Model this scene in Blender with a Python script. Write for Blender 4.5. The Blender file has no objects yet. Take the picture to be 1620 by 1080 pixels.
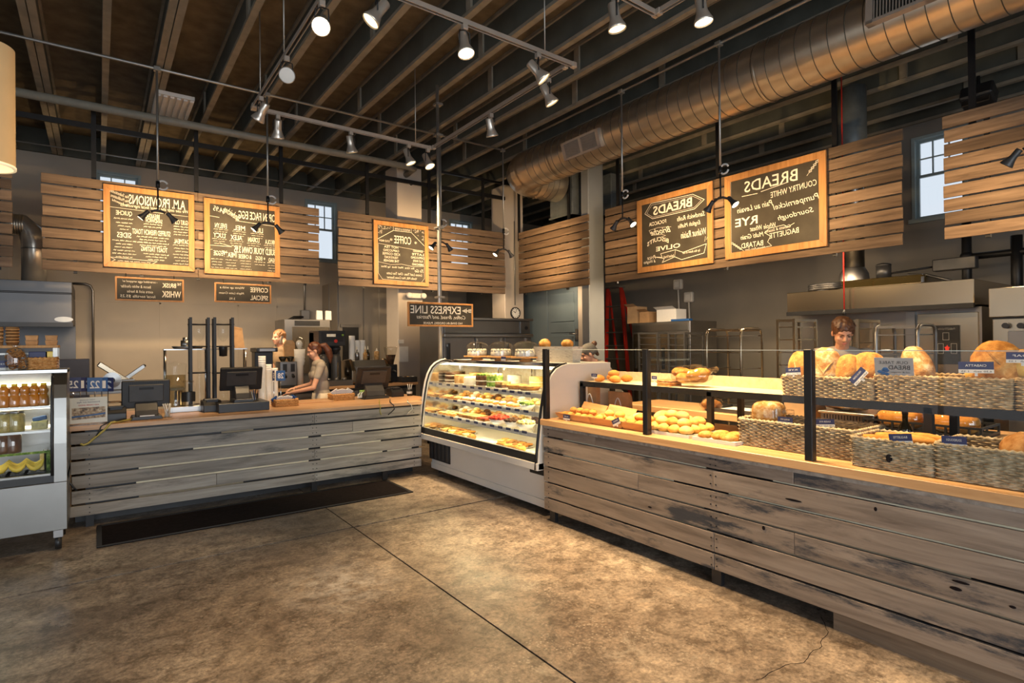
import bpy, math, random
from mathutils import Vector, Matrix, noise
from math import sin, cos, pi, radians as RAD, sqrt, atan2, hypot
random.seed(7)
S = bpy.context.scene
COL = S.collection

# ------------------------------------------------------------------ camera
CAM_H, FPX = 1.6, 900.0
YAW, PITCH, ROLL = RAD(36.03), RAD(.244), RAD(-.566)
_f = Vector((sin(YAW)*cos(PITCH), cos(YAW)*cos(PITCH), sin(PITCH)))
_r = Vector((cos(YAW), -sin(YAW), 0)); _u = _r.cross(_f)
CR = _r*cos(ROLL) + _u*sin(ROLL); CU = -_r*sin(ROLL) + _u*cos(ROLL); CF = _f
CP = Vector((0, 0, CAM_H))
cd = bpy.data.cameras.new('camera'); cam = bpy.data.objects.new('camera', cd); COL.objects.link(cam)
cd.sensor_width = 36.0; cd.lens = 36.0*FPX/1620.0; cd.clip_start = .02; cd.clip_end = 200
m3 = Matrix((CR, CU, -CF)).transposed()
cam.matrix_world = Matrix.Translation(CP) @ m3.to_4x4()
S.camera = cam

# ------------------------------------------------------------------ world, daylight, exposure
S.view_settings.view_transform = 'Standard'; S.view_settings.look = 'None'
S.view_settings.exposure = 0.0; S.view_settings.gamma = 1.0; S.view_settings.use_curve_mapping = False
S.cycles.use_denoising = True
try: S.cycles.denoiser = 'OPENIMAGEDENOISE'
except Exception: pass
S.cycles.max_bounces = 8; S.cycles.diffuse_bounces = 4; S.cycles.glossy_bounces = 4
S.cycles.transparent_max_bounces = 24; S.cycles.transmission_bounces = 6
S.cycles.sample_clamp_indirect = 4.0; S.cycles.caustics_reflective = False; S.cycles.caustics_refractive = False
W = bpy.data.worlds.new('overcast_sky'); S.world = W; W.use_nodes = True
W.node_tree.nodes['Background'].inputs[0].default_value = (.86, .905, .97, 1)
W.node_tree.nodes['Background'].inputs[1].default_value = 0.97

def area(name, loc, rot, sx, sy, power, color):
    l = bpy.data.lights.new(name, 'AREA'); l.shape = 'RECTANGLE'; l.size = sx; l.size_y = sy
    l.energy = power; l.color = color
    o = bpy.data.objects.new(name, l); COL.objects.link(o); o.location = loc; o.rotation_euler = rot
    return o
# daylight through the shop-front glass (behind the camera) and the side glazing
DAY = (.86, .93, 1.0)
area('daylight_front', (-.2, -4.6, 1.9), (RAD(90), 0, 0), 7.0, 3.2, 350, DAY)
area('daylight_side', (-4.6, -1.6, 1.9), (RAD(90), 0, RAD(-90)), 4.2, 3.0, 70, DAY)
# warm fill lights added unseen behind the slat panels, without fixtures
WARM = (1.0, .74, .46)
for x_, w_ in ((.55,60),(1.75,62),(3.3,20),(6.2,10)): area('kitchen_fill_back', (x_, 9.62, 2.74), (RAD(14), 0, 0), 1.0, .08, w_, WARM)
for y_, w_ in ((8.3,14),(6.2,48),(4.9,52),(3.4,44),(1.2,24)): area('kitchen_fill_right', (7.12, y_, 2.74), (RAD(12), 0, RAD(-90)), 1.0, .08, w_, WARM)

# ------------------------------------------------------------------ survey helpers (where a sight line meets a real plane)
def _ray(px, py): return CF + CR*((px-810)/FPX) - CU*((py-540)/FPX)
def _on(px, py, ax, v):
    d = _ray(px, py); t = (v-CP[ax])/d[ax]; return CP + d*t
def onX(px, py, v): return _on(px, py, 0, v)
def onY(px, py, v): return _on(px, py, 1, v)
def onZ(px, py, v): return _on(px, py, 2, v)

# ------------------------------------------------------------------ mesh builder
class MB:
    def __init__(s): s.v = []; s.f = []; s.mi = []; s.sm = []; s.cur = 0
    def add(s, vs, fs, smooth=False):
        n = len(s.v); s.v.extend([tuple(v) for v in vs])
        for f in fs: s.f.append([i+n for i in f]); s.mi.append(s.cur); s.sm.append(smooth)
        return s
    def box(s, x0, x1, y0, y1, z0, z1):
        vs = [(x0,y0,z0),(x1,y0,z0),(x1,y1,z0),(x0,y1,z0),(x0,y0,z1),(x1,y0,z1),(x1,y1,z1),(x0,y1,z1)]
        return s.add(vs, [(0,3,2,1),(4,5,6,7),(0,1,5,4),(1,2,6,5),(2,3,7,6),(3,0,4,7)])
    def cbox(s, c, d): return s.box(c[0]-d[0]/2, c[0]+d[0]/2, c[1]-d[1]/2, c[1]+d[1]/2, c[2]-d[2]/2, c[2]+d[2]/2)
    def obox(s, c, d, R, ch=0.0):
        # oriented box, R a 3x3 matrix; ch = chamfer on the vertical-local edges
        a, b, h = d[0]/2, d[1]/2, d[2]/2
        if ch:
            ring = [(-a+ch,-b),(a-ch,-b),(a,-b+ch),(a,b-ch),(a-ch,b),(-a+ch,b),(-a,b-ch),(-a,-b+ch)]
        else: ring = [(-a,-b),(a,-b),(a,b),(-a,b)]
        n = len(ring); c = Vector(c)
        vs = [c + R @ Vector((x,y,-h)) for x,y in ring] + [c + R @ Vector((x,y,h)) for x,y in ring]
        fs = [tuple(reversed(range(n))), tuple(range(n,2*n))] + [(i,(i+1)%n,n+(i+1)%n,n+i) for i in range(n)]
        return s.add(vs, fs)
    def cyl(s, p0, p1, r0, r1=None, n=12, caps=True, smooth=True):
        if r1 is None: r1 = r0
        p0, p1 = Vector(p0), Vector(p1); d = (p1-p0)
        if d.length < 1e-9: return s
        d.normalize(); a = d.orthogonal().normalized(); b = d.cross(a)
        vs = []
        for p, r in ((p0,r0),(p1,r1)):
            for i in range(n):
                t = 2*pi*i/n; vs.append(p + (a*cos(t)+b*sin(t))*r)
        s.add(vs, [(i,(i+1)%n,n+(i+1)%n,n+i) for i in range(n)], smooth)
        if caps:
            k = len(s.v)-2*n
            s.f.append([k+i for i in reversed(range(n))]); s.mi.append(s.cur); s.sm.append(False)
            s.f.append([k+n+i for i in range(n)]); s.mi.append(s.cur); s.sm.append(False)
        return s
    def tube(s, pts, r, n=8, closed=False, ry=None):
        pts = [Vector(p) for p in pts]; N = len(pts); vs = []; prev = None
        for i, p in enumerate(pts):
            if closed: d = pts[(i+1)%N]-pts[i-1]
            else: d = pts[min(i+1,N-1)]-pts[max(i-1,0)]
            d.normalize()
            if prev is None: a = d.orthogonal().normalized()
            else:
                a = prev - d*prev.dot(d)
                a = a.normalized() if a.length > 1e-6 else d.orthogonal().normalized()
            prev = a; b = d.cross(a); rr = r[i] if isinstance(r, (list, tuple)) else r
            for k in range(n):
                t = 2*pi*k/n; vs.append(p + a*cos(t)*rr + b*sin(t)*(rr if ry is None else ry))
        fs = []
        for i in range(N if closed else N-1):
            j = (i+1)%N
            for k in range(n): fs.append((i*n+k, i*n+(k+1)%n, j*n+(k+1)%n, j*n+k))
        s.add(vs, fs, True)
        if not closed:
            k = len(s.v)-N*n
            for base, rev in ((k,1),(k+(N-1)*n,0)):
                ids = [base+i for i in range(n)]
                s.f.append(ids[::-1] if rev else ids); s.mi.append(s.cur); s.sm.append(False)
        return s
    def lathe(s, c, prof, n=20, axis=None, smooth=True, ang=2*pi):
        c = Vector(c); R = Matrix.Identity(3) if axis is None else Vector((0,0,1)).rotation_difference(Vector(axis)).to_matrix()
        full = abs(ang-2*pi) < 1e-6; cols = n if full else n+1; vs = []
        for r, z in prof:
            for i in range(cols):
                t = ang*i/n; vs.append(c + R @ Vector((r*cos(t), r*sin(t), z)))
        fs = []
        for j in range(len(prof)-1):
            for i in range(n):
                k = (i+1)%cols; fs.append((j*cols+i, j*cols+k, (j+1)*cols+k, (j+1)*cols+i))
        return s.add(vs, fs, smooth)
    def ell(s, c, r, n=12, m=8, fn=None, R=None):
        c = Vector(c)
        if not isinstance(r, (tuple, list)): r = (r, r, r)
        vs = []; fs = []
        for j in range(m+1):
            ph = -pi/2 + pi*j/m
            for i in range(n):
                t = 2*pi*i/n; u = Vector((cos(ph)*cos(t), cos(ph)*sin(t), sin(ph)))
                p = Vector((u.x*r[0], u.y*r[1], u.z*r[2]))
                if fn: p = fn(p, u)
                if R is not None: p = R @ p
                vs.append(c+p)
        for j in range(m):
            for i in range(n): fs.append((j*n+i, j*n+(i+1)%n, (j+1)*n+(i+1)%n, (j+1)*n+i))
        return s.add(vs, fs, True)
    def prism(s, poly, axis, a, b):
        # poly: 2-D outline in the two other axes (x: (y,z), y: (x,z), z: (x,y))
        def P(u, v, w): return {'x': (w,u,v), 'y': (u,w,v), 'z': (u,v,w)}[axis]
        n = len(poly)
        vs = [P(u,v,a) for u,v in poly] + [P(u,v,b) for u,v in poly]
        return s.add(vs, [tuple(reversed(range(n))), tuple(range(n,2*n))] + [(i,(i+1)%n,n+(i+1)%n,n+i) for i in range(n)])
    def quad(s, a, b, c, d): return s.add([a,b,c,d], [(0,1,2,3)])
    def mesh(s, name):
        me = bpy.data.meshes.new(name); me.from_pydata(s.v, [], s.f)
        me.polygons.foreach_set('use_smooth', s.sm); me.polygons.foreach_set('material_index', s.mi)
        me.update(); return me
    def build(s, name, mat, parent=None, bev=0, world=True, seg=1):
        # vertices are given in world metres; a parent's own location is taken off
        if parent is not None and world:
            L = parent['_o'] if '_o' in parent.keys() else (0,0,0)
            s.v = [(v[0]-L[0], v[1]-L[1], v[2]-L[2]) for v in s.v]
        me = s.mesh(name)
        for mm in (mat if isinstance(mat, (list, tuple)) else [mat]): me.materials.append(mm)
        return put(name, me, parent, bev, seg)
def put(name, me, parent=None, bev=0, seg=1):
    o = bpy.data.objects.new(name, me); COL.objects.link(o)
    if parent is not None:
        o.parent = parent
        if '_o' in parent.keys() and parent.type == 'EMPTY': o['_o'] = parent['_o']
        elif '_o' in parent.keys(): o['_o'] = parent['_o']
    if bev:
        b = o.modifiers.new('bevel', 'BEVEL'); b.width = bev; b.segments = seg; b.limit_method = 'ANGLE'; b.angle_limit = RAD(40)
    return o
def tag(o, label, cat, group=None, kind=None):
    o['label'] = label; o['category'] = cat
    if group: o['group'] = group
    if kind: o['kind'] = kind
    return o
def thing(name, label, cat, loc=(0,0,0), group=None, rotz=0):
    o = bpy.data.objects.new(name, None); COL.objects.link(o); o.empty_display_size = .05
    o.location = loc; o.rotation_euler = (0,0,rotz); o['_o'] = tuple(loc) if not rotz else (0,0,0)
    return tag(o, label, cat, group)
def struct(name, mb, mat, parent=None, bev=0):
    o = mb.build(name, mat, parent, bev)
    if parent is None: o['kind'] = 'structure'
    return o
def sroot(name):
    o = bpy.data.objects.new(name, None); COL.objects.link(o); o['kind'] = 'structure'; return o
def dup(root, loc=None, rotz=None, label=None, group=None, name=None):
    # a copy of a thing with copies of its parts and their sub-parts; mesh data shared
    r = root.copy(); COL.objects.link(r)
    if name: r.name = name
    if loc is not None: r.location = loc
    if rotz is not None: r.rotation_euler = (0,0,rotz)
    if label: r['label'] = label
    if group: r['group'] = group
    for ch in list(root.children):
        c = ch.copy(); COL.objects.link(c); c.parent = r
        for g in ch.children:
            d = g.copy(); COL.objects.link(d); d.parent = c
    return r
ORD = ['first','second','third','fourth','fifth','sixth','seventh','eighth','ninth','tenth','eleventh','twelfth','thirteenth','fourteenth','fifteenth','sixteenth']

# ------------------------------------------------------------------ materials
def _nt(name):
    m = bpy.data.materials.new(name); m.use_nodes = True
    return m, m.node_tree, m.node_tree.nodes['Principled BSDF']
def _n(nt, t, **kw):
    n = nt.nodes.new(t)
    for k, v in kw.items():
        if k in n.inputs: n.inputs[k].default_value = v
        else: setattr(n, k, v)
    return n
def mapping(nt, scale=(1,1,1), rnd=True):
    tc = _n(nt, 'ShaderNodeTexCoord'); mp = _n(nt, 'ShaderNodeMapping'); mp.inputs['Scale'].default_value = scale
    nt.links.new(tc.outputs['Object'], mp.inputs['Vector'])
    if rnd:
        oi = _n(nt, 'ShaderNodeObjectInfo'); mu = _n(nt, 'ShaderNodeMath', operation='MULTIPLY'); mu.inputs[1].default_value = 37.0
        nt.links.new(oi.outputs['Random'], mu.inputs[0]); nt.links.new(mu.outputs[0], mp.inputs['Location'])
    return mp.outputs[0]
def ramp(nt, fac, stops):
    r = _n(nt, 'ShaderNodeValToRGB'); e = r.color_ramp.elements
    while len(e) < len(stops): e.new(.5)
    for x, (p, c) in zip(e, stops): x.position = p; x.color = (*c, 1)
    nt.links.new(fac, r.inputs[0]); return r.outputs[0]
def mix(nt, a, b, fac, mode='MIX'):
    m = _n(nt, 'ShaderNodeMix', data_type='RGBA', blend_type=mode)
    for sock, v in ((m.inputs[6], a), (m.inputs[7], b), (m.inputs[0], fac)):
        if hasattr(v, 'links'): nt.links.new(v, sock)
        elif isinstance(v, (int, float)): sock.default_value = v
        else: sock.default_value = (*v, 1)
    return m.outputs[2]
def bump(nt, bs, h, strength=.3, dist=.01):
    b = _n(nt, 'ShaderNodeBump'); b.inputs['Strength'].default_value = strength; b.inputs['Distance'].default_value = dist
    nt.links.new(h, b.inputs['Height']); nt.links.new(b.outputs[0], bs.inputs['Normal'])
def plain(name, col, rough=.5, metal=0, var=.12, scale=12, spec=None, bmp=0, emit=None, es=0, sub=0):
    m, nt, bs = _nt(name)
    v = mapping(nt, (scale,)*3)
    nz = _n(nt, 'ShaderNodeTexNoise'); nz.inputs['Scale'].default_value = 1; nz.inputs['Detail'].default_value = 4
    nt.links.new(v, nz.inputs['Vector'])
    lo = tuple(c*(1-var) for c in col); hi = tuple(min(1, c*(1+var)) for c in col)
    nt.links.new(ramp(nt, nz.outputs[0], [(.3, lo), (.7, hi)]), bs.inputs['Base Color'])
    bs.inputs['Roughness'].default_value = rough; bs.inputs['Metallic'].default_value = metal
    if spec is not None: bs.inputs['Specular IOR Level'].default_value = spec
    if bmp: bump(nt, bs, nz.outputs[0], bmp, .01)
    if emit: bs.inputs['Emission Color'].default_value = (*emit, 1); bs.inputs['Emission Strength'].default_value = es
    if sub: bs.inputs['Subsurface Weight'].default_value = sub; bs.inputs['Subsurface Radius'].default_value = (.02,.008,.004)
    return m
def wood(name, stops, axis='x', rough=.55, grain=1.0, stain=None, objvar=.35, spec=.3):
    # stops: dark..light grain colours; axis = board direction; stain = (colour, amount) for weather marks
    m, nt, bs = _nt(name)
    sc = {'x': (1.2,16,16), 'y': (16,1.2,16), 'z': (16,16,1.2)}[axis]
    v = mapping(nt, tuple(q*grain for q in sc))
    nz = _n(nt, 'ShaderNodeTexNoise'); nz.inputs['Scale'].default_value = 1.3; nz.inputs['Detail'].default_value = 7; nz.inputs['Roughness'].default_value = .62; nz.inputs['Distortion'].default_value = .6
    nt.links.new(v, nz.inputs['Vector'])
    k = len(stops); col = ramp(nt, nz.outputs[0], [(.28+.44*i/(k-1), c) for i, c in enumerate(stops)])
    oi = _n(nt, 'ShaderNodeObjectInfo'); hs = _n(nt, 'ShaderNodeHueSaturation')
    mr = _n(nt, 'ShaderNodeMapRange'); mr.inputs[3].default_value = 1-objvar; mr.inputs[4].default_value = 1+objvar
    nt.links.new(oi.outputs['Random'], mr.inputs[0]); nt.links.new(mr.outputs[0], hs.inputs['Value']); nt.links.new(col, hs.inputs['Color'])
    out = hs.outputs[0]
    if stain:
        for (scol, lo, hi, ss, amt) in stain:
            v2 = mapping(nt, {'x': (ss,ss*5,ss*5), 'y': (ss*5,ss,ss*5), 'z': (ss*5,ss*5,ss)}[axis])
            n2 = _n(nt, 'ShaderNodeTexNoise'); n2.inputs['Scale'].default_value = 1; n2.inputs['Detail'].default_value = 9; n2.inputs['Roughness'].default_value = .72
            nt.links.new(v2, n2.inputs['Vector'])
            r2 = ramp(nt, n2.outputs[0], [(lo, (0,0,0)), (hi, (amt,)*3)])
            out = mix(nt, out, scol, r2)
    nt.links.new(out, bs.inputs['Base Color']); bs.inputs['Roughness'].default_value = rough; bs.inputs['Specular IOR Level'].default_value = spec
    bump(nt, bs, nz.outputs[0], .25, .004)
    return m
def glass(name, tint=(1,1,1), refl=.35, base=.03):
    m = bpy.data.materials.new(name); m.use_nodes = True; nt = m.node_tree; nt.nodes.clear()
    o = _n(nt, 'ShaderNodeOutputMaterial'); t = _n(nt, 'ShaderNodeBsdfTransparent'); g = _n(nt, 'ShaderNodeBsdfGlossy'); x = _n(nt, 'ShaderNodeMixShader')
    t.inputs[0].default_value = (*tint, 1); g.inputs['Roughness'].default_value = .02
    lw = _n(nt, 'ShaderNodeLayerWeight'); lw.inputs[0].default_value = .5
    pw = _n(nt, 'ShaderNodeMath', operation='POWER'); pw.inputs[1].default_value = 4.0; nt.links.new(lw.outputs['Facing'], pw.inputs[0])
    mr = _n(nt, 'ShaderNodeMapRange'); mr.inputs[3].default_value = base; mr.inputs[4].default_value = refl
    nt.links.new(pw.outputs[0], mr.inputs[0]); nt.links.new(mr.outputs[0], x.inputs[0])
    nt.links.new(t.outputs[0], x.inputs[1]); nt.links.new(g.outputs[0], x.inputs[2]); nt.links.new(x.outputs[0], o.inputs[0])
    return m
def emis(name, col, st):
    m = bpy.data.materials.new(name); m.use_nodes = True; nt = m.node_tree; nt.nodes.clear()
    o = _n(nt, 'ShaderNodeOutputMaterial'); e = _n(nt, 'ShaderNodeEmission'); e.inputs[0].default_value = (*col,1); e.inputs[1].default_value = st
    nt.links.new(e.outputs[0], o.inputs[0]); return m
def concrete():
    m, nt, bs = _nt('stained_concrete'); tc = _n(nt, 'ShaderNodeTexCoord')
    def nz(scale, det=6, rough=.6, dist=0.0):
        n = _n(nt, 'ShaderNodeTexNoise'); n.inputs['Scale'].default_value = scale; n.inputs['Detail'].default_value = det; n.inputs['Roughness'].default_value = rough; n.inputs['Distortion'].default_value = dist
        nt.links.new(tc.outputs['Object'], n.inputs['Vector']); return n.outputs[0]
    base = ramp(nt, nz(.55, 10, .68, .3), [(.36, (.115,.088,.068)), (.50, (.205,.165,.128)), (.62, (.37,.31,.245))])
    speck = ramp(nt, nz(38, 5, .75), [(.36, (.50,.48,.46)), (.50, (1,1,1)), (.62, (1.45,1.42,1.36))])
    c = mix(nt, base, speck, .8, 'MULTIPLY')
    mott = ramp(nt, nz(7, 9, .78, .4), [(.40, (.50,.47,.44)), (.51, (1,1,1)), (.63, (1.35,1.32,1.27))])
    c = mix(nt, c, mott, 1.0, 'MULTIPLY')
    pale = ramp(nt, nz(3.2, 10, .8, .5), [(.56, (0,0,0)), (.70, (.45,.45,.45))])
    c = mix(nt, c, (.50,.45,.37), pale)
    vo = _n(nt, 'ShaderNodeTexVoronoi'); vo.inputs['Scale'].default_value = 42; vo.inputs['Randomness'].default_value = 1; nt.links.new(tc.outputs['Object'], vo.inputs['Vector'])
    dots = ramp(nt, vo.outputs['Distance'], [(.10, (.38,.38,.38)), (.34, (0,0,0))]); dm = ramp(nt, nz(2.4, 8, .75), [(.46, (0,0,0)), (.60, (1,1,1))])
    c = mix(nt, c, (.52,.46,.37), mix(nt, dots, dm, 1.0, 'MULTIPLY'))
    pits = ramp(nt, nz(24, 7, .8, .8), [(.28, (.85,.85,.85)), (.38, (0,0,0))]); c = mix(nt, c, (.055,.042,.032), pits)
    dark = ramp(nt, nz(1.1, 9, .72, .5), [(.54, (0,0,0)), (.70, (.62,.62,.62))])
    c = mix(nt, c, (.085,.064,.050), dark)
    # a pale patch, broken up by noise, in the middle of the room
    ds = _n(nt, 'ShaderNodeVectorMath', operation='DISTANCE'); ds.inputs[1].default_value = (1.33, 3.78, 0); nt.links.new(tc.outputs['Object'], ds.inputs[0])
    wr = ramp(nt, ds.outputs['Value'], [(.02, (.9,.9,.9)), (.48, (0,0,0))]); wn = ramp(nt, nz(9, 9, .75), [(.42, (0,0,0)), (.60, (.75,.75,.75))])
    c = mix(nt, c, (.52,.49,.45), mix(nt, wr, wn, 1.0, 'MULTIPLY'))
    nt.links.new(c, bs.inputs['Base Color'])
    rr = ramp(nt, nz(2.0, 8, .7), [(.35, (.26,)*3), (.65, (.50,)*3)]); nt.links.new(rr, bs.inputs['Roughness'])
    bs.inputs['Specular IOR Level'].default_value = .45
    bump(nt, bs, nz(34, 6), .10, .004); return m
def bread(name, lo, mid, hi, scale=9):
    m, nt, bs = _nt(name); v = mapping(nt, (scale,)*3)
    n = _n(nt, 'ShaderNodeTexNoise'); n.inputs['Scale'].default_value = 1; n.inputs['Detail'].default_value = 7; n.inputs['Roughness'].default_value = .65
    nt.links.new(v, n.inputs['Vector'])
    nt.links.new(ramp(nt, n.outputs[0], [(.36, lo), (.5, mid), (.64, hi)]), bs.inputs['Base Color'])
    bs.inputs['Roughness'].default_value = .72; bs.inputs['Specular IOR Level'].default_value = .18
    bump(nt, bs, n.outputs[0], .6, .015); return m

M = {}
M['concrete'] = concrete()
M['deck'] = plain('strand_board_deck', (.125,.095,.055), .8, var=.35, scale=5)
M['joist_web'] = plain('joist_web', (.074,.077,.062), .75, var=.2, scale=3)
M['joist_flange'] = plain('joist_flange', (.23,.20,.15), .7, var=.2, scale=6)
M['wall_back'] = plain('painted_panel_wall', (.40,.345,.28), .6, var=.05, scale=2)
M['wall_right'] = plain('grey_painted_wall', (.20,.185,.165), .6, var=.06, scale=2)
M['wall_dark'] = plain('warm_grey_wall', (.30,.28,.25), .8, var=.06, scale=2)  # one even warm grey for the left and front walls and baseboards
M['column'] = plain('painted_column', (.52,.45,.38), .55, var=.04, scale=3)
M['grey_column'] = plain('blue_grey_column', (.26,.27,.27), .5, var=.05, scale=3)
M['white_paint'] = plain('white_paint', (.68,.65,.60), .45, var=.05, scale=8)
M['window_frame'] = plain('window_frame_vinyl', (.30,.36,.36), .4, var=.05)
M['slat_x'] = wood('reclaimed_slat_wood_across', [(.088,.058,.040),(.175,.118,.078),(.26,.183,.125)], 'x', .65, stain=[((.06,.05,.045), .62, .74, .8, .75)])
M['slat_y'] = wood('reclaimed_slat_wood_along', [(.085,.054,.033),(.172,.112,.068),(.255,.173,.11)], 'y', .65, stain=[((.06,.05,.045), .62, .74, .8, .75)])
M['grey_x'] = wood('weathered_grey_wood_across', [(.18,.16,.137),(.31,.283,.247),(.40,.372,.33)], 'x', .6, objvar=.14, stain=[((.05,.055,.06), .56, .68, .8, .75)])
M['grey_y'] = wood('weathered_grey_wood_along', [(.135,.103,.080),(.245,.193,.150),(.335,.27,.212)], 'y', .55, objvar=.12, stain=[((.030,.037,.048), .55, .625, .8, .92), ((.20,.18,.16), .55, .8, .4, .5)])
M['butcher_x'] = wood('butcher_block_across', [(.42,.23,.11),(.56,.33,.17),(.66,.42,.24)], 'x', .35, objvar=.05, spec=.5)
M['butcher_y'] = wood('butcher_block_along', [(.50,.27,.11),(.62,.36,.16),(.70,.44,.22)], 'y', .35, objvar=.05, spec=.5)
M['oak'] = wood('oak_frame', [(.34,.155,.048),(.46,.22,.075),(.53,.275,.105)], 'z', .45, objvar=.06)
M['ply'] = wood('pale_plywood', [(.60,.45,.27),(.70,.55,.35),(.78,.63,.42)], 'x', .5, objvar=.05)
M['cream'] = plain('gap_light_cream', (.80,.72,.52), .7)  # bright cream stands in for light showing through the plank gaps
M['dim_backing'] = plain('brown_backing', (.30,.25,.17), .8)
M['orange_ply'] = wood('orange_plywood', [(.40,.20,.07),(.52,.28,.10),(.58,.33,.13)], 'z', .5, objvar=.05)
M['chalkboard'] = plain('chalkboard_black', (.052,.045,.034), .55, var=.25, scale=4, spec=.25)
M['chalk'] = plain('chalk_white', (.82,.76,.64), .9, var=.08, scale=30)
M['black_metal'] = plain('black_metal', (.012,.012,.013), .45, .3, var=.2)
M['black_plastic'] = plain('black_plastic', (.016,.016,.017), .38, var=.2)
M['dark_plastic'] = plain('charcoal_plastic', (.045,.043,.042), .4, var=.15)
M['rubber'] = plain('black_rubber_mat', (.011,.008,.0085), .95, spec=.1, var=.3, scale=30, bmp=.3)
M['steel'] = plain('brushed_stainless', (.36,.355,.345), .28, 1, var=.06, scale=2)
M['steel_dark'] = plain('dull_stainless', (.30,.29,.28), .38, 1, var=.08, scale=2)
M['galv_seam'] = plain('duct_seam_shadow', (.10,.085,.06), .5, .5)
M['duct_grey'] = plain('blue_grey_duct', (.15,.165,.165), .45, .3)
M['galv'] = plain('galvanised_steel', (.74,.64,.50), .33, .93, var=.16, scale=3)
M['lamp_metal'] = plain('satin_lamp_metal', (.62,.56,.48), .28, .7, var=.03)
M['chrome'] = plain('chrome', (.80,.79,.77), .10, 1, var=.02)
M['pipe_grey'] = plain('galvanised_conduit', (.42,.41,.38), .4, .8, var=.06)
M['track'] = plain('track_aluminium', (.50,.43,.36), .45, .5, var=.06)
M['cream_pipe'] = plain('painted_sprinkler_pipe', (.27,.25,.20), .5, var=.08)
M['glass'] = glass('clear_glass', (.98,.99,.985), .30, .018)
M['dome_glass'] = glass('dome_glass', (.94,.95,.94), .8, .10)
M['case_glass'] = glass('case_glass', (.985,.99,.985), .22, .012)
M['pane'] = glass('window_pane', (.95,.98,1.0), .25, .03)
M['lamp'] = emis('lamp_lens_lit', (1.0,.80,.52), 7)
M['lamp_far'] = emis('lamp_lens_side', (1.0,.76,.42), 2.6)
M['tube'] = emis('fluorescent_tube', (1.0,.88,.60), 5.0)
M['unlit_lens'] = plain('unlit_lamp_glass', (.55,.50,.42), .2, var=.05)
M['bread'] = bread('golden_bread', (.34,.13,.022), (.58,.26,.055), (.74,.43,.14), 12)
M['bread_dark'] = bread('brown_crust', (.20,.075,.02), (.38,.17,.05), (.55,.30,.12))
M['bread_pale'] = bread('pale_roll_crust', (.62,.30,.06), (.78,.47,.11), (.84,.58,.22), 6)
M['bread_flour'] = bread('floured_crust', (.36,.15,.035), (.58,.31,.10), (.82,.64,.40), 15)
M['bread_roll'] = bread('baguette_orange', (.48,.17,.03), (.64,.28,.06), (.72,.36,.10))
M['wicker'] = bread('grey_seagrass', (.24,.175,.10), (.44,.345,.22), (.60,.50,.35), 22)
M['wicker_warm'] = bread('warm_seagrass', (.28,.18,.08), (.50,.35,.18), (.66,.50,.30), 22)
M['wicker_orange'] = bread('orange_rattan', (.36,.16,.045), (.58,.30,.10), (.70,.42,.18), 60)
M['navy'] = plain('navy_card', (.035,.045,.135), .5, var=.08)
M['blue'] = plain('blue_card', (.015,.085,.27), .45, var=.08)
M['white_card'] = plain('white_card', (.80,.78,.74), .6, var=.03)
M['paper'] = plain('white_paper', (.78,.76,.72), .7, var=.04)
M['kraft'] = plain('kraft_paper', (.42,.25,.12), .75, var=.12, scale=20)
M['kraft_tray'] = wood('veneer_tray_wood', [(.42,.20,.07),(.55,.29,.11),(.64,.37,.17)], 'y', .55, objvar=.05)
M['cardboard'] = plain('cardboard', (.40,.26,.14), .8, var=.08)
M['dark_box'] = plain('dark_cardboard', (.055,.035,.022), .8, var=.1)
M['case_white'] = plain('case_white_enamel', (.70,.68,.64), .35, var=.03, scale=3)
M['cream_food'] = bread('cream_frosting', (.78,.70,.52), (.86,.80,.65), (.92,.88,.78), 20)
M['choc'] = bread('chocolate', (.035,.015,.007), (.09,.040,.018), (.16,.08,.04), 20)
M['caramel'] = bread('caramel_cake', (.40,.20,.06), (.58,.34,.13), (.72,.50,.25), 20)
M['custard'] = bread('custard_yellow', (.70,.48,.12), (.82,.64,.25), (.90,.78,.45), 20)
M['berry'] = bread('red_berries', (.32,.015,.01), (.55,.04,.02), (.66,.12,.06), 30)
M['green_food'] = bread('green_leaves', (.05,.12,.01), (.16,.28,.04), (.36,.45,.12), 30)
M['orange_juice'] = plain('orange_juice', (.75,.27,.015), .25, var=.12)
M['yellow'] = plain('yellow_plastic', (.80,.55,.03), .35, var=.1)
M['banana'] = plain('banana_yellow', (.75,.55,.06), .45, var=.15)
M['jam'] = plain('brown_preserve', (.16,.065,.03), .3, var=.25)
M['pickle'] = plain('yellow_preserve', (.55,.47,.16), .3, var=.25, scale=40)
M['red'] = plain('ladder_red', (.50,.025,.012), .45, var=.12)
M['red_cord'] = plain('red_cord', (.60,.03,.02), .5)
M['skin'] = plain('skin', (.62,.32,.19), .5, var=.06, scale=10, sub=.08)
M['skin_pale'] = plain('pale_skin', (.66,.36,.24), .5, var=.06, scale=10, sub=.08)
M['hair_brown'] = plain('brown_hair', (.085,.035,.014), .5, var=.5, scale=60)
M['hair_auburn'] = plain('auburn_hair', (.10,.032,.014), .45, var=.5, scale=60)
M['hair_sandy'] = plain('sandy_hair', (.28,.13,.05), .5, var=.4, scale=60)
M['lip'] = plain('lips', (.50,.17,.12), .5)
M['eye'] = plain('eye', (.05,.035,.025), .25)
M['tee_grey'] = plain('grey_tshirt', (.27,.255,.23), .85, var=.08, scale=14)
M['tee_taupe'] = plain('taupe_tshirt', (.36,.315,.26), .85, var=.08, scale=14)
M['jacket'] = plain('brown_shirt', (.28,.19,.11), .85, var=.1, scale=14)
M['denim'] = plain('dark_trousers', (.05,.05,.055), .85, var=.1)
M['cream_cloth'] = plain('cream_cloth', (.70,.62,.50), .85, var=.05, scale=10)
M['cap'] = plain('grey_knit_cap', (.11,.105,.095), .9, var=.15, scale=40)
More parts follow.
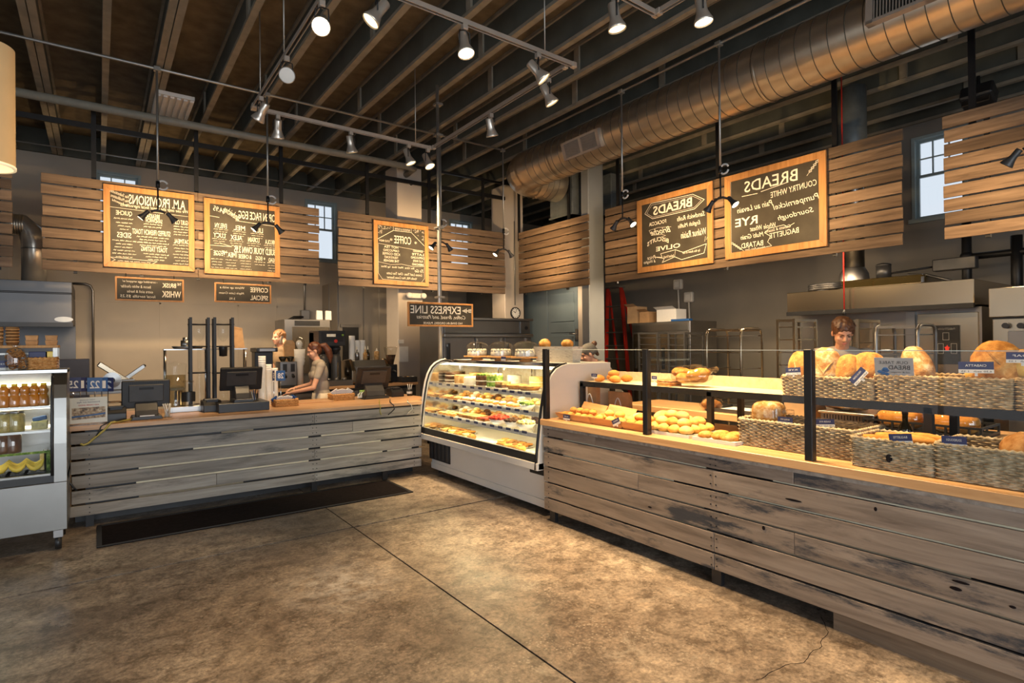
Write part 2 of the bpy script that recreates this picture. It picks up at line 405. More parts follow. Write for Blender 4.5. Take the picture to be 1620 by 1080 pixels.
M['shade'] = plain('drum_shade_fabric', (.55,.37,.18), .8, var=.04, emit=(1,.62,.28), es=.10)
M['fridge_steel'] = plain('fridge_steel', (.27,.265,.25), .34, 1, var=.12, scale=1.5)
M['glass_edge'] = plain('polished_glass_edge', (.55,.60,.55), .2, var=.03)
M['brown_board'] = wood('brown_kick_board', [(.10,.07,.045),(.17,.12,.08),(.23,.17,.115)], 'y', .6, objvar=.05)
M['hood_steel'] = plain('grey_hood_steel', (.115,.115,.118), .42, 1, var=.15, scale=1.2)
M['dark_navy'] = plain('dark_navy_cabinet', (.012,.014,.028), .5)
M['shade_in'] = plain('drum_shade_lining', (.85,.74,.55), .8, var=.03, emit=(1,.78,.45), es=.55)
M['door_blue'] = plain('blue_grey_door', (.15,.20,.235), .35, .2, var=.08, scale=2)
M['cooler_grey'] = plain('grey_cooler_panel', (.26,.23,.195), .5, var=.05, scale=2)
M['bottle'] = plain('dark_bottle_glass', (.025,.018,.006), .08, var=.1, spec=.8)
M['bottle_green'] = plain('green_bottle_glass', (.02,.16,.05), .1, var=.2, spec=.8)
M['gold_steel'] = plain('warm_reflecting_steel', (.46,.38,.27), .25, 1, var=.05, scale=2)
M['clear_plastic'] = glass('clear_plastic', (.92,.91,.88), .5, .12)
M['water'] = plain('coffee_liquid', (.03,.015,.008), .15)
M['yellow_cable'] = plain('yellow_cable', (.42,.34,.08), .5)
M['flyer_pic'] = bread('flyer_picture', (.14,.12,.12), (.45,.33,.24), (.70,.62,.52), 40)
# ================================================================== the room
ZC = 4.95                      # underside of the joists
YP, XP = 9.5, 7.0              # faces of the slat panels over the two service sides
YW, XW = 12.6, 10.3            # back wall and right wall
# floor: four concrete bays parted by saw-cut joints
fl = struct('floor', MB().box(-5,XW+.3,-5,YW+.3,-.14,-.012), M['rubber'])
xj, yj, g = 1.81, 4.89, .006
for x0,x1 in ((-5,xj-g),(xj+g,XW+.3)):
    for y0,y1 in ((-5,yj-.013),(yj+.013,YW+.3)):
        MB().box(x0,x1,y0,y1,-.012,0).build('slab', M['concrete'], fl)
cr = MB(); pts = [(1300,975),(1312,1000),(1300,1022),(1270,1045),(1225,1063),(1190,1079)]
P = [onZ(x,y,.0006) for x,y in pts]; Q = []
for a,b in zip(P,P[1:]):
    for k in range(5):
        p = a.lerp(b,k/5); Q.append(p+Vector((noise.noise(p*9)*.03, noise.noise(p*9+Vector((5,0,0)))*.03, 0)))
for a,b in zip(Q,Q[1:]):
    d = (b-a).normalized(); nn = Vector((-d.y,d.x,0))*.0016
    cr.quad(a-nn,b-nn,b+nn,a+nn)
cr.build('crack', M['rubber'], fl)
# deck and joists
ce = struct('ceiling', MB().box(-5,XW+.3,-5,YW+.3,ZC+.40,ZC+.5), M['deck'])
jb = MB()
jm = None
xs = [0.69+.6*k for k in range(-9,17)]
for i,x in enumerate(xs):
    if jm is None:
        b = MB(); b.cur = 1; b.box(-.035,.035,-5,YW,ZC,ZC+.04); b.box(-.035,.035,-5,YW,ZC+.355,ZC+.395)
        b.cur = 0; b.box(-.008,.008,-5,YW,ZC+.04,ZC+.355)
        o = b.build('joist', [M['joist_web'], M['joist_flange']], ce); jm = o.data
    else: o = put('joist', jm, ce)
    o.location.x = x
    if abs(x-.69) < .01 or abs(x+.51) < .01: 
        o2 = put('joist', jm, ce); o2.location.x = x-.08
bm_ = None
for i,x in enumerate(xs[3:-1]):
    for y in (2.6,5.6,8.6):
        yy = y+.35*((i*7)%5-2)
        if bm_ is None: o = MB().box(-.034,-.009,-.045,.045,ZC+.045,ZC+.35).build('web_stiffener', M['joist_flange'], ce); bm_ = o.data
        else: o = put('web_stiffener', bm_, ce)
        o.location = (x,yy,0)
# walls with openings
def wall(name, axis, v0, v1, a0, a1, z0, z1, holes, mat):
    # axis 'y': wall across X at Y in [v0,v1]; axis 'x': wall along Y
    b = MB()
    def bx(u0,u1,w0,w1):
        if u1-u0 < 1e-4 or w1-w0 < 1e-4: return
        if axis == 'y': b.box(u0,u1,v0,v1,w0,w1)
        else: b.box(v0,v1,u0,u1,w0,w1)
    u = a0
    for (h0,h1,k0,k1) in sorted(holes):
        bx(u,h0,z0,z1); bx(h0,h1,z0,k0); bx(h0,h1,k1,z1); u = h1
    bx(u,a1,z0,z1)
    return struct(name, b, mat)
WZ0, WZ1 = 3.49, 4.79
WA = [(-.04,.66),(3.64,4.34),(7.22,7.92)]
wb = wall('wall_back','y',YW,YW+.25,-5,XW+.3,0,ZC+.5,[(a,b_,WZ0,WZ1) for a,b_ in WA],M['wall_back'])
WBW = (2.78,3.49)
wall('wall_right','x',XW,XW+.25,-5,YW,0,ZC+.5,[(*WBW,WZ0-.03,WZ1-.05)],M['wall_right'])
wall('wall_left','x',-4.75,-4.5,-5,YW,0,ZC+.5,[(-2.2,6.2,.35,3.5)],M['wall_dark'])
wall('wall_front','y',-4.75,-4.5,-4.5,XW,0,ZC+.5,[(-3.4,5.8,.25,3.5)],M['wall_dark'])
# seams of the wall panels on the back wall (cover strips)
for x in (-1.2,.95,2.3,3.05):
    MB().box(x-.012,x+.012,YW-.006,YW,.0,ZC).build('cover_strip', M['wall_back'], wb)
MB().box(-1.3,3.9,YW-.006,YW,2.42,2.44).build('cover_strip', M['wall_back'], wb)
def window(k, axis, a0, a1, z0, z1, v):
    w = sroot('window_%d' % k)
    def B(n, parts, mat, par=w, bev=0):
        b = MB()
        for (u0,u1,d0,d1,q0,q1) in parts:
            if axis == 'y': b.box(u0,u1,v+d0,v+d1,q0,q1)
            else: b.box(v+d0,v+d1,u0,u1,q0,q1)
        return b.build(n, mat, par, bev)
    t = .045
    B('frame',[(a0,a0+t,-.02,.14,z0,z1),(a1-t,a1,-.02,.14,z0,z1),(a0+t,a1-t,-.02,.14,z1-t,z1)],M['window_frame'])
    B('window_sill',[(a0-.04,a1+.04,-.05,.14,z0-.05,z0+.01)],M['window_frame'])
    zm = (z0+z1)/2+.02
    for (q0,q1,d,lites) in ((zm,z1-t,.07,True),(z0+.01,zm+.03,.04,False)):
        s_ = .04; u0, u1 = a0+t, a1-t
        sa = B('sash',[(u0,u0+s_,d,d+.04,q0,q1),(u1-s_,u1,d,d+.04,q0,q1),(u0+s_,u1-s_,d,d+.04,q0,q0+s_),(u0+s_,u1-s_,d,d+.04,q1-s_,q1)],M['window_frame'])
        B('pane',[(u0+s_,u1-s_,d+.015,d+.021,q0+s_,q1-s_)],M['pane'],sa)
        if lites:
            for j in (1,2):
                x = u0+(u1-u0)*j/3; B('muntin',[(x-.009,x+.009,d+.005,d+.035,q0+s_,q1-s_)],M['window_frame'],sa)
            B('muntin',[(u0+s_,u1-s_,d+.006,d+.034,(q0+q1)/2-.009,(q0+q1)/2+.009)],M['window_frame'],sa)
    return w
for i,(a,b_) in enumerate(WA): window(i+1,'y',a,b_,WZ0,WZ1,YW)
window(4,'x',*WBW,WZ0-.03,WZ1-.05,XW)
# shop-front mullions behind the camera
w5 = sroot('window_5')
for x in (-3.4,-1.1,1.2,3.5,5.74): MB().box(x,x+.06,-4.68,-4.6,.25,3.5).build('mullion', M['black_metal'], w5)
w6 = sroot('window_6')
for y in (-2.2,.6,3.4,6.14): MB().box(-4.68,-4.6,y,y+.06,.35,3.5).build('mullion', M['black_metal'], w6)
# boxed columns
def column(n, x0,x1,y0,y1,mat):
    b = MB().box(x0,x1,y0,y1,0,ZC); o = struct(n,b,mat,None,.012); return o
c1x0 = onY(630,500,9.72).x; c1x1 = onY(669,500,9.72).x
column('column', c1x0,c1x1,9.72,10.25,M['column'])
c2x0 = onY(799,500,9.72).x; c2x1 = onY(829,500,9.72).x
column('column', c2x0,c2x1,9.72,10.2,M['column'])
column('column', 7.12,7.50,7.42,7.62,M['grey_column'])
# beam over the columns along the back service line
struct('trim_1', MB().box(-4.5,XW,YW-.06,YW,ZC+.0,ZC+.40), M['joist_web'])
# baseboard on the back wall
struct('baseboard_back', MB().box(-4.5,XW,YW-.015,YW,0,.12), M['wall_dark'])
struct('baseboard_right', MB().box(XW-.015,XW,-4.5,YW-.02,0,.12), M['wall_dark'])

# walk-in cooler boxes (grey insulated panels), behind the counters
def panel_box(n, x0,x1,y0,y1,z1, mat, seams, label, cat):
    t = thing(n,label,cat,((x0+x1)/2,y0,0))
    MB().box(x0,x1,y0,y1,0,z1).build('body',mat,t)
    for ax,v in seams:
        if ax == 'x': MB().box(v-.012,v+.012,y0-.008,y0,0,z1).build('cover_strip',M['steel_dark'],t)
        elif ax == 'y': MB().box(x0-.008,x0,v-.012,v+.012,0,z1).build('cover_strip',M['steel_dark'],t)
        else: MB().box(x0-.01,x1,y0-.01,y0,v,v+.03).build('cover_strip',M['steel_dark'],t)
    return t
k0 = onY(533,450,11.6)
cool = panel_box('cold_room', k0.x, 6.6, 11.6, 12.55, 2.92, M['cooler_grey'], [('x',k0.x+.02),('x',4.55),('x',4.9),('y',12.1)],
    'tall grey insulated cold room behind the espresso machine, left of the wide column', 'cold room')
d0 = onY(543,514,11.55).x; d1 = onY(568,514,11.55).x
b = MB().box(d0,d1,11.575,11.6,0,1.98); dd = b.build('doorway', M['black_plastic'], cool); dd['label'] = 'dark open doorway'
MB().box(d0-.05,d1+.02,11.56,11.6,1.98,2.04).build('door_frame', M['steel_dark'], cool)
# blue-grey double door in the corner, beyond the pastry case
XD = 7.62
p0 = onX(829,460,XD).y; p1 = onX(921,460,XD).y; pm = onX(866,460,XD).y
dr = thing('double_door','tall blue-grey double door in the far corner beside the grey column','door',(XD,(p0+p1)/2,0))
zt = 2.75
MB().box(XD+.02,XD+.1,p1-.02,p0,0,zt).build('door_frame',M['door_blue'],dr)
for a,b_ in ((pm+.008,p0-.01),(p1+.13,pm-.008)):
    l = MB().box(XD,XD+.03,a,b_,.01,zt-.04).build('door_leaf',M['door_blue'],dr,.004)
    if b_ < pm:
        for q0,q1 in ((1.82,2.02),(2.04,2.62),(.3,1.76)):
            MB().box(XD-.012,XD,a+.1,b_-.1,q0,q1).build('door_panel',M['door_blue'],l,.006)
hb = MB(); hz = onX(913,530,XD).z; hy = onX(913,530,XD).y
hb.box(XD-.02,XD,hy-.04,hy+.03,hz-.09,hz+.12); hb.cyl((XD-.05,hy-.01,hz+.02),(XD-.05,hy+.16,hz+.03),.012); hb.cyl((XD-.05,hy,hz+.02),(XD,hy,hz+.02),.012)
hb.build('door_handle',M['steel'],dr)
MB().box(XD-.02,XD+.1,p1-.02,p1+.10,0,zt+.1).build('door_jamb',M['column'],dr)
struct('wall_corner', MB().box(XD+.1,XD+.2,p1-.02,YW,0,2.95), M['wall_right'])

# ================================================================== slat panels
SZ0, SZ1 = 2.615, 3.885
NS = 9; pit = (SZ1-SZ0)/NS; sh = pit-.020
def slat_panel(axis, v, a0, a1, label, posts, splits=()):
    x0 = (a0 if axis == 'x' else v); y0 = (v if axis == 'x' else a0)
    t = thing('slat_panel',label,'slat panel',(x0,y0,SZ0))
    rr = random.Random(int(a0*100))
    for k in range(NS):
        z = SZ0+k*pit+.01
        segs = [a0]+[s for s in splits if (k*5+int(s*10))%4 == 0]+[a1]
        for u0,u1 in zip(segs,segs[1:]):
            e0 = (rr.random()-.5)*.02 if u0 == a0 else .0015; e1 = (rr.random()-.5)*.02 if u1 == a1 else -.0015
            dz = (rr.random()-.5)*.006; dp = (rr.random()-.5)*.006
            b = MB()
            if axis == 'x': b.box(u0+e0,u1+e1,v+dp,v+.022+dp,z+dz,z+sh+dz)
            else: b.box(v+dp,v+.022+dp,u0+e0,u1+e1,z+dz,z+sh+dz)
            b.build('slat', M['slat_'+axis], t, .002)
    for p in posts:
        b = MB()
        if axis == 'x': b.box(p-.02,p+.02,v+.026,v+.065,SZ0-.02,SZ1+.0)
        else: b.box(v+.026,v+.065,p-.02,p+.02,SZ0-.02,SZ1+.0)
        b.build('batten', M['black_metal'], t)
    return t
slat_panel('x',YP,-1.9,-.875,'weathered slat panel at the far left behind the drum lamp shade',(-1.7,-1.0))
slat_panel('x',YP,-.582,2.970,'long weathered slat panel behind the egg and provisions menu boards',(-.24,.5,1.2,2.2,2.75),(1.2,))
slat_panel('x',YP,3.295,6.755,'weathered slat panel behind the coffee menu board',(3.75,5.1,6.2),(5.1,))
slat_panel('y',XP,7.30,9.36,'warm-lit slat panel without a menu board, next to the corner column',(onX(900,300,7.1).y,9.2))
slat_panel('y',XP,2.462,6.90,'long slat panel behind the two bread menu boards',(onX(1322,200,7.1).y,4.62,onX(978,300,7.1).y),(4.62,))
slat_panel('y',XP,.6,2.092,'slat panel right of the high window, cut by the photo edge',(1.0,1.75))

# black strut frames the panels hang from
def strut_frame(axis, v, a0, a1, posts, zs, label):
    t = thing('strut_frame',label,'strut frame',(a0 if axis=='x' else v, v if axis=='x' else a0, zs[0][0]))
    for z,w in zs:
        if w > .05: a0 = min(a0,-3)
        b = MB()
        if axis == 'x': b.box(a0,a1,v,v+.041,z-w,z)
        else: b.box(v,v+.041,a0,a1,z-w,z)
        b.build('strut_rail', M['black_metal'], t)
    for p in posts:
        b = MB()
        if axis == 'x': b.box(p-.028,p+.028,v-.03,v,SZ1-.15,ZC)
        else: b.box(v-.03,v,p-.028,p+.028,SZ1-.15,ZC)
        b.build('post', M['black_metal'], t)
    return t
strut_frame('x',9.62,-.28,6.86,[onY(px,200,9.6).x for px in (148,310,444,580,678,763)],((4.95,.041),(4.66,.07)),'black strut frame hanging the slat panels over the back counter')
strut_frame('y',7.096,.6,9.3,[onX(px,230,7.1).y for px in (821,900,978,1137,1322,1540)],((4.95,.020),),'black strut frame hanging the slat panels on the bread side')
# white painted sprinkler pipe
tag(MB().tube([(-2.5,9.25,4.77),(4.45,9.25,4.77),(4.62,9.3,4.77),(4.66,9.72,4.77)],.055,12).build('sprinkler_pipe',M['cream_pipe']),'thick cream sprinkler pipe running along the back slat panels into the column','pipe')
# ================================================================== spiral duct
DX, DZ, DR = 6.05, 4.60, .322
duct = thing('spiral_duct','large galvanised spiral air duct with two grilles and an elbow under the joists','duct',(DX,4,DZ))
def duct_run(p0, p1, n=32, ridge=.16):
    p0, p1 = Vector(p0), Vector(p1); L = (p1-p0).length; prof = []
    k = int(L/ridge); b = MB(); ax = (p1-p0).normalized()
    b.lathe(p0,[(DR,0),(DR,L)],n,axis=ax)
    for i in range(1,k):
        z = i*ridge; b.cur = 1; b.lathe(p0,[(DR-.001,z-.005),(DR+.005,z-.002),(DR+.005,z+.002),(DR-.001,z+.005)],n,axis=ax,smooth=False)
    return b
YE = 7.75
duct_run((DX,-2,DZ),(DX,YE,DZ)).build('duct_run', [M['galv'],M['galv_seam']], duct)
el = MB(); RC = .42; N = 7
rings = []
for j in range(N+1):
    a = (pi/2)*j/N; c = Vector((DX+RC-RC*cos(a), YE+RC*sin(a), DZ)); t = Vector((sin(a),cos(a),0)); o_ = Vector((cos(a),-sin(a),0))
    rings.append([c+(o_*cos(2*pi*i/32)+Vector((0,0,1))*sin(2*pi*i/32))*DR for i in range(32)])
for j in range(N):
    el.add(rings[j]+rings[j+1],[(i,(i+1)%32,32+(i+1)%32,32+i) for i in range(32)])
el.build('elbow', M['galv'], duct)
duct_run((DX+RC,YE+RC,DZ),(7.04,YE+RC,DZ),ridge=.12).build('duct_run', [M['galv'],M['galv_seam']], duct)
MB().lathe((DX,YE-.02,DZ),[(DR+.018,0),(DR+.018,.05)],32,axis=(0,1,0)).build('collar',M['galv'],duct)
MB().lathe((DX+RC-.02,YE+RC,DZ),[(DR+.018,0),(DR+.018,.05)],32,axis=(1,0,0)).build('collar',M['galv'],duct)
def grille(y0, y1, ang, hh, ncell):
    # rectangular side grille bedded on the camera-side flank of the duct
    nrm = Vector((-cos(ang),0,-sin(ang))); up = Vector((-sin(ang),0,cos(ang)))
    c = Vector((DX,(y0+y1)/2,DZ))+nrm*(DR-.005); L = y1-y0
    R = Matrix((Vector((0,1,0)),nrm,up)).transposed()
    b = MB()
    for s_ in (-1,1):
        b.obox(c+Vector((0,s_*(L/2-.03),0)),(.06,.09,hh),R); b.obox(c+up*(s_*(hh/2-.015)),(L,.09,.03),R)
    b.obox(c+Vector((0,L*.0,0)),(.05,.085,hh),R)
    gr = b.build('grille', M['track'], duct)
    b = MB().obox(c-nrm*.0,(L-.04,.03,hh-.03),R); b.build('grille_back', M['black_metal'], gr)
    b = MB()
    for i in range(ncell):
        y = y0+.07+(L-.14)*i/(ncell-1); b.obox(c+Vector((0,y-(y0+y1)/2,0))+nrm*.03,(.006,.03,hh-.05),R)
    o = b.build('grille_blades', M['track'], gr); o['kind'] = 'stuff'
grille(5.72,6.50,RAD(18),.26,26)
grille(1.30,2.28,RAD(-4),.30,34)
for y in (.8,3.4,6.9): 
    MB().lathe((DX,y,DZ),[(DR+.010,0),(DR+.013,.012),(DR+.010,.03)],32,axis=(0,1,0)).build('hanger_band',M['galv'],duct)
    hb = MB(); hb.cyl((DX,y+.015,DZ+DR),(DX,y+.015,ZC+.03),.008,n=6); hb.build('hanger_rod',M['galv'],duct)
# square take-off ducts beyond the panels
def boxduct(x0,x1,y0,y1,z0,z1,label):
    t = thing('square_duct',label,'duct',((x0+x1)/2,(y0+y1)/2,z0))
    MB().box(x0,x1,y0,y1,z0,z1).build('body',M['duct_grey'],t,.006)
    for z in (z0,(z0+z1)/2,z1-.03): MB().box(x0-.018,x1+.018,y0-.018,y1+.018,z,z+.03).build('flange',M['duct_grey'],t)
boxduct(7.13,7.85,7.85,8.5,4.0,4.949,'square sheet-metal duct at the end of the round duct')
boxduct(8.2,8.55,7.9,8.4,4.15,4.949,'square grey duct hanging right of the round duct end, behind the grey column')
# brown cartons on top of the cold room
for i,(px,py,w,h,lb) in enumerate(((770,365,.75,.62,'large brown carton stored high above the cold room'),(832,365,.5,.3,'smaller brown carton stored high beside the corner column'))):
    p = onY(px,py,11.9); z0 = 2.92
    if i == 0:
        t = thing('carton',lb,'carton',(p.x,11.9,z0)); x = p.x
    else:
        t = thing('carton',lb,'carton',(8.0,9.6,2.95)); x = 8.0
    yy = 11.9 if i == 0 else 9.6
    zz = z0 if i == 0 else 2.95
    MB().box(x-w/2,x+w/2,yy-.3,yy+.3,zz,zz+h+(.55 if i==0 else .5)).build('box',M['dark_box'],t,.006)
    MB().box(x-.03,x+.03,yy-.304,yy+.304,zz,zz+h+(.552 if i==0 else .502)).build('tape',M['cardboard'],t)

# ================================================================== conduits
CY, CX, CZ = 7.93, 5.60, 4.915
cl = thing('conduit','thin grey conduit strapped under the joists along the back side','conduit',(0,CY,CZ))
MB().tube([(-3,CY,CZ),(CX-.05,CY,CZ)],.017,8).build('pipe',M['pipe_grey'],cl)
cr_ = thing('conduit','thin grey conduit strapped under the joists along the bread side','conduit',(CX,4,CZ))
MB().tube([(CX,CY-.05,CZ),(CX,-2.5,CZ)],.017,8).build('pipe',M['pipe_grey'],cr_)
tag(MB().tube([(-3,11.9,4.9),(6,11.9,4.9)],.012,6).build('conduit',M['pipe_grey']),'thin conduit near the top of the back wall','conduit')
# slim hanger rods for the track
def rod(px, py0, X, Y, z0, label):
    tag(MB().cyl((X,Y,z0),(X,Y,ZC+.3),.006,n=6).build('hanger_rod',M['pipe_grey']),label,'hanger rod','track hanger rods')
# ================================================================== light track
TZ = 4.1
TA0, TA1 = (1.325,6.39), (3.455,6.45)
def track(p0, p1, label):
    p0, p1 = Vector((*p0,TZ)), Vector((*p1,TZ)); d = (p1-p0).normalized(); n = Vector((-d.y,d.x,0)); R = Matrix((d,n,Vector((0,0,1)))).transposed(); L = (p1-p0).length; c = (p0+p1)/2
    t = thing('light_track',label,'light track',c)
    MB().obox(c+Vector((0,0,.018)),(L,.036,.006),R).obox(c+n*.0155,(L,.005,.034),R).obox(c-n*.0155,(L,.005,.034),R).build('rail',M['track'],t)
    MB().obox(c+Vector((0,0,.008)),(L-.01,.026,.012),R).build('slot',M['black_plastic'],t)
    for s_ in (p0,p1): MB().obox(s_,(.05,.05,.05),R).build('end_feed',M['track'],t,.006)
    return t
track((1.325,6.34),(1.305,1.2),'light track running away along the left of the ceiling loop')
track((1.33,6.40),(3.42,6.44),'light track along the far side of the ceiling loop')
track((3.455,6.40),(3.42,3.85),'light track along the right of the ceiling loop')
track((3.47,3.79),(1.4,3.75),'light track crossing the near side of the ceiling loop')
track((onZ(1000,0,TZ).x-.5,onZ(1000,0,TZ).y+.0),(onZ(1037,22,TZ).x,onZ(1037,22,TZ).y),'short light track at the top edge beside the duct')
track((onZ(1037,22,TZ).x,onZ(1037,22,TZ).y-.03),(onZ(1037,22,TZ).x,.3),'light track running out of the top of the photo beside the duct')
for px,X,Y,lb in ((448,1.315,onZ(448,90,TZ).y,'slim rod holding the left light track'),(651,onZ(651,233,TZ).x,6.435,'slim rod holding the far light track'),(867,onZ(867,82,TZ).x,3.782,'rod holding the near light track near its end'),(421,1.40,6.402,'slim rod at the far left corner of the light track')):
    rod(px,0,X,Y,TZ+.018,lb)
# vertical pole from joists down behind the pastry case
pole = thing('pole','grey conduit pole rising from the pastry case to the joists','pole',(3.565,6.49,0))
MB().cyl((3.565,6.49,0),(3.565,6.49,ZC),.022,n=12).build('pipe',M['pipe_grey'],pole)
MB().cyl((3.61,6.53,0),(3.61,6.53,4.3),.012,n=8).build('side_pipe',M['pipe_grey'],pole)
for z in (2.2,3.1,4.3,4.7): MB().box(3.535,3.63,6.46,6.56,z,z+.025).build('strap',M['pipe_grey'],pole)

# track heads: adapter, yoke, can, flared rim, lens
def head_parts(t, c, aim, lit, s=1.0):
    # c: pivot of the can; aim: unit vector of the beam
    c = Vector(c); aim = Vector(aim).normalized()
    prof = [(0.0,-.10),(.030,-.10),(.034,-.092),(.034,-.02),(.036,0),(.046,.028),(.058,.055),(.060,.068),(.056,.070)]
    MB().lathe(c,[(r*s,z*s) for r,z in prof],18,axis=aim).build('can',M['lamp_metal'],t)
    MB().lathe(c,[(.0,.060*s),(.055*s,.060*s)],18,axis=aim).build('lens',M[lit],t)
def track_head(px, py, aim, label, lit='lamp', power=60, zt=TZ-.012, drop=.17, cone=75, where=None):
    p = onZ(px,py,zt-drop)
    if where == 'L': p.x = 1.305+.02*(p.y-1.2)/5.14
    elif where == 'F': p.y = 6.40+.04*(p.x-1.33)/2.09
    elif where == 'R': p.x = 3.42+.035*(p.y-3.85)/2.55
    elif where == 'N': p.y = 3.75+.04*(p.x-1.4)/2.07
    elif where == 'T': p.y = onZ(1037,22,TZ).y
    elif where == 'S': p.x = onZ(1037,22,TZ).x; p.y = min(p.y,onZ(1037,22,TZ).y-.1)
    t = thing('track_lamp',label,'track lamp',(p.x,p.y,zt))
    MB().box(p.x-.022,p.x+.022,p.y-.022,p.y+.022,zt-.05,zt-.004).build('adapter',M['track'],t,.004)
    a = Vector(aim).normalized(); side = a.cross(Vector((0,0,1)))
    side = side.normalized() if side.length > .05 else Vector((1,0,0))
    y = MB(); q0 = Vector((p.x,p.y,zt-.05)); pc = Vector((p.x,p.y,zt-drop))
    y.tube([q0,q0+side*.045+Vector((0,0,-.01)),pc+side*.05],.005,6); y.tube([q0,q0-side*.045+Vector((0,0,-.01)),pc-side*.05],.005,6)
    y.build('yoke',M['black_metal'],t)
    head_parts(t,pc,a,lit,1.12)
    if power:
        l = bpy.data.lights.new('track_beam','SPOT'); l.energy = power*1.0; l.color = (1.0,.69,.37); l.spot_size = RAD(cone); l.spot_blend = .75; l.shadow_soft_size = .05
        o = bpy.data.objects.new('track_beam',l); COL.objects.link(o); o.parent = t; o.location = pc+a*.085-Vector(t['_o'])
        o.rotation_euler = a.to_track_quat('-Z','Y').to_euler()
TH = [
 (500,35,(-.35,-.75,-.75),'brightest track lamp, aimed at the viewer from the left light track','lamp',170),
 (600,17,(-.55,.15,-.8),'chrome track lamp at the top edge, left of the near track','lamp_far',200),
 (447,118,(-.2,-.9,-.35),'unlit track lamp with a pale lens on the left light track','unlit_lens',0),
 (408,178,(-.35,.55,-.8),'track lamp at the far left corner of the light track','lamp',260),
 (441,205,(.1,.5,-.9),'first track lamp from the left on the far track','lamp_far',260),
 (556,230,(.25,.2,-.95),'second track lamp from the left on the far track','lamp_far',260),
 (651,247,(.3,-.2,-.95),'third track lamp from the left on the far track, above the wide column','lamp_far',260),
 (705,240,(.20,-.42,-.9),'track lamp on the right track next to the pole','lamp_far',420),
 (769,202,(.35,.2,-.9),'track lamp half way along the right light track','lamp_far',420),
 (743,66,(.0,-.3,-1),'track lamp hanging straight down from the near track','lamp',760),
 (862,108,(.55,-.35,-.75),'track lamp under the near track end, aimed right','lamp_far',380),
 (862,150,(.45,-.2,-.9),'track lamp low on the right track below the near track end','lamp_far',300),
 (986,22,(.15,-.1,-1),'chrome track lamp under the short track at the top edge','lamp_far',420),
 (1098,12,(.1,-.1,-1),'rightmost track lamp at the top edge, in front of the duct','lamp',800)]
for a,w_ in zip(TH,'LNLLFFFFRNNRTS'): track_head(*a[:5],power=a[5],where=None if w_ == '-' else w_)

# twin-head pendant spots in front of the menu boards
def twin(x, y, zb, left_aim, right_aim, side, label, powers=(70,70), ring=True):
    # side: unit vector of the cross bar
    t = thing('pendant_spot',label,'pendant spotlight',(x,y,CZ))
    MB().cyl((x,y,zb+.30),(x,y,CZ),.013,n=8).build('stem',M['pipe_grey'],t)
    MB().cyl((x,y,zb+.02),(x,y,zb+.32),.009,n=8).build('lower_stem',M['black_metal'],t)
    MB().box(x-.035,x+.035,y-.035,y+.035,CZ-.03,CZ+.02).build('junction_box',M['pipe_grey'],t,.004)
    MB().cyl((x,y,zb+.29),(x,y,zb+.37),.022,n=10).build('coupling',M['black_metal'],t)
    sd = Vector(side)
    if ring:
        c = Vector((x,y,zb+.33))+sd*.05; R = []
        for i in range(22):
            a = 2*pi*i/22*.93+.4; R.append(c+(sd*cos(a)+Vector((0,0,1))*sin(a))*.052)
        MB().tube(R,.011,8).build('cord_loop',M['white_card'],t)
    c = Vector((x,y,zb))
    bar = MB(); bar.tube([c-sd*.075,c-sd*.03+Vector((0,0,.022)),c+sd*.03+Vector((0,0,.022)),c+sd*.075],.014,8); bar.build('cross_bar',M['dark_plastic'],t)
    for sgn,am,pw in ((-1,left_aim,powers[0]),(1,right_aim,powers[1])):
        a = Vector(am).normalized(); fwd = Vector((0,1,0)) if abs(sd.x) > .5 else Vector((1,0,0))
        ha = (sd*sgn*.62+fwd*.06-Vector((0,0,.72))).normalized(); hc = c+sd*(sgn*.10)+ha*.05
        s = .95
        prof = [(0,-.06),(.020,-.06),(.024,-.05),(.024,.0),(.034,.035),(.046,.062),(.047,.07),(.044,.071)]
        h = MB().lathe(hc,prof,16,axis=ha).build('lamp_head',M['dark_plastic'] if sgn*pw>=0 else M['dark_plastic'],t)
        MB().lathe(hc,[(0,.066),(.044,.066)],16,axis=ha).build('lens',M['lamp'],h)
        if pw:
            l = bpy.data.lights.new('pendant_beam','SPOT'); l.energy = pw; l.color = (1.0,.66,.32); l.spot_size = RAD(86); l.spot_blend = 1.0; l.shadow_soft_size = .04
            o = bpy.data.objects.new('pendant_beam',l); COL.objects.link(o); o.parent = t; o.location = hc+ha*.12-Vector(t['_o'])
            o.rotation_euler = a.to_track_quat('-Z','Y').to_euler()
PW = 185
def twinY(px, pyb, la, ra, lb, pw=(PW,PW)):
    p = onY(px,pyb,CY); twin(p.x,CY,p.z,la,ra,(1,0,0),lb,pw)
def twinX(px, pyb, la, ra, lb, pw=(PW,PW)):
    p = onX(px,pyb,CX); twin(CX,p.y,p.z,la,ra,(0,-1,0),lb,pw)
twinY(250,336,(-.14,.95,.15),(.14,.95,.10),'twin pendant spotlight in front of the provisions menu board')
twinY(424,355,(-.16,.95,.15),(.12,.95,.10),'twin pendant spotlight in front of the open-face egg menu board')
twinY(698,385,(-.08,.95,.18),(.55,.85,.12),'twin pendant spotlight beside the pole, lighting the coffee menu board')
twinY(797,396,(-.35,.85,-.02),(.96,.27,.16),'twin pendant spotlight in the corner between the two slat walls')
twinX(985,348,(.42,.90,.07),(.95,.12,.10),'twin pendant spotlight left of the smaller bread menu board')
twinX(1140,316,(.85,.62,.08),(.95,.04,.10),'twin pendant spotlight between the two bread menu boards')
twinX(1640,232,(.85,.40,-.05),(.85,-.3,-.1),'twin pendant spotlight at the right edge in front of the last slat panel')

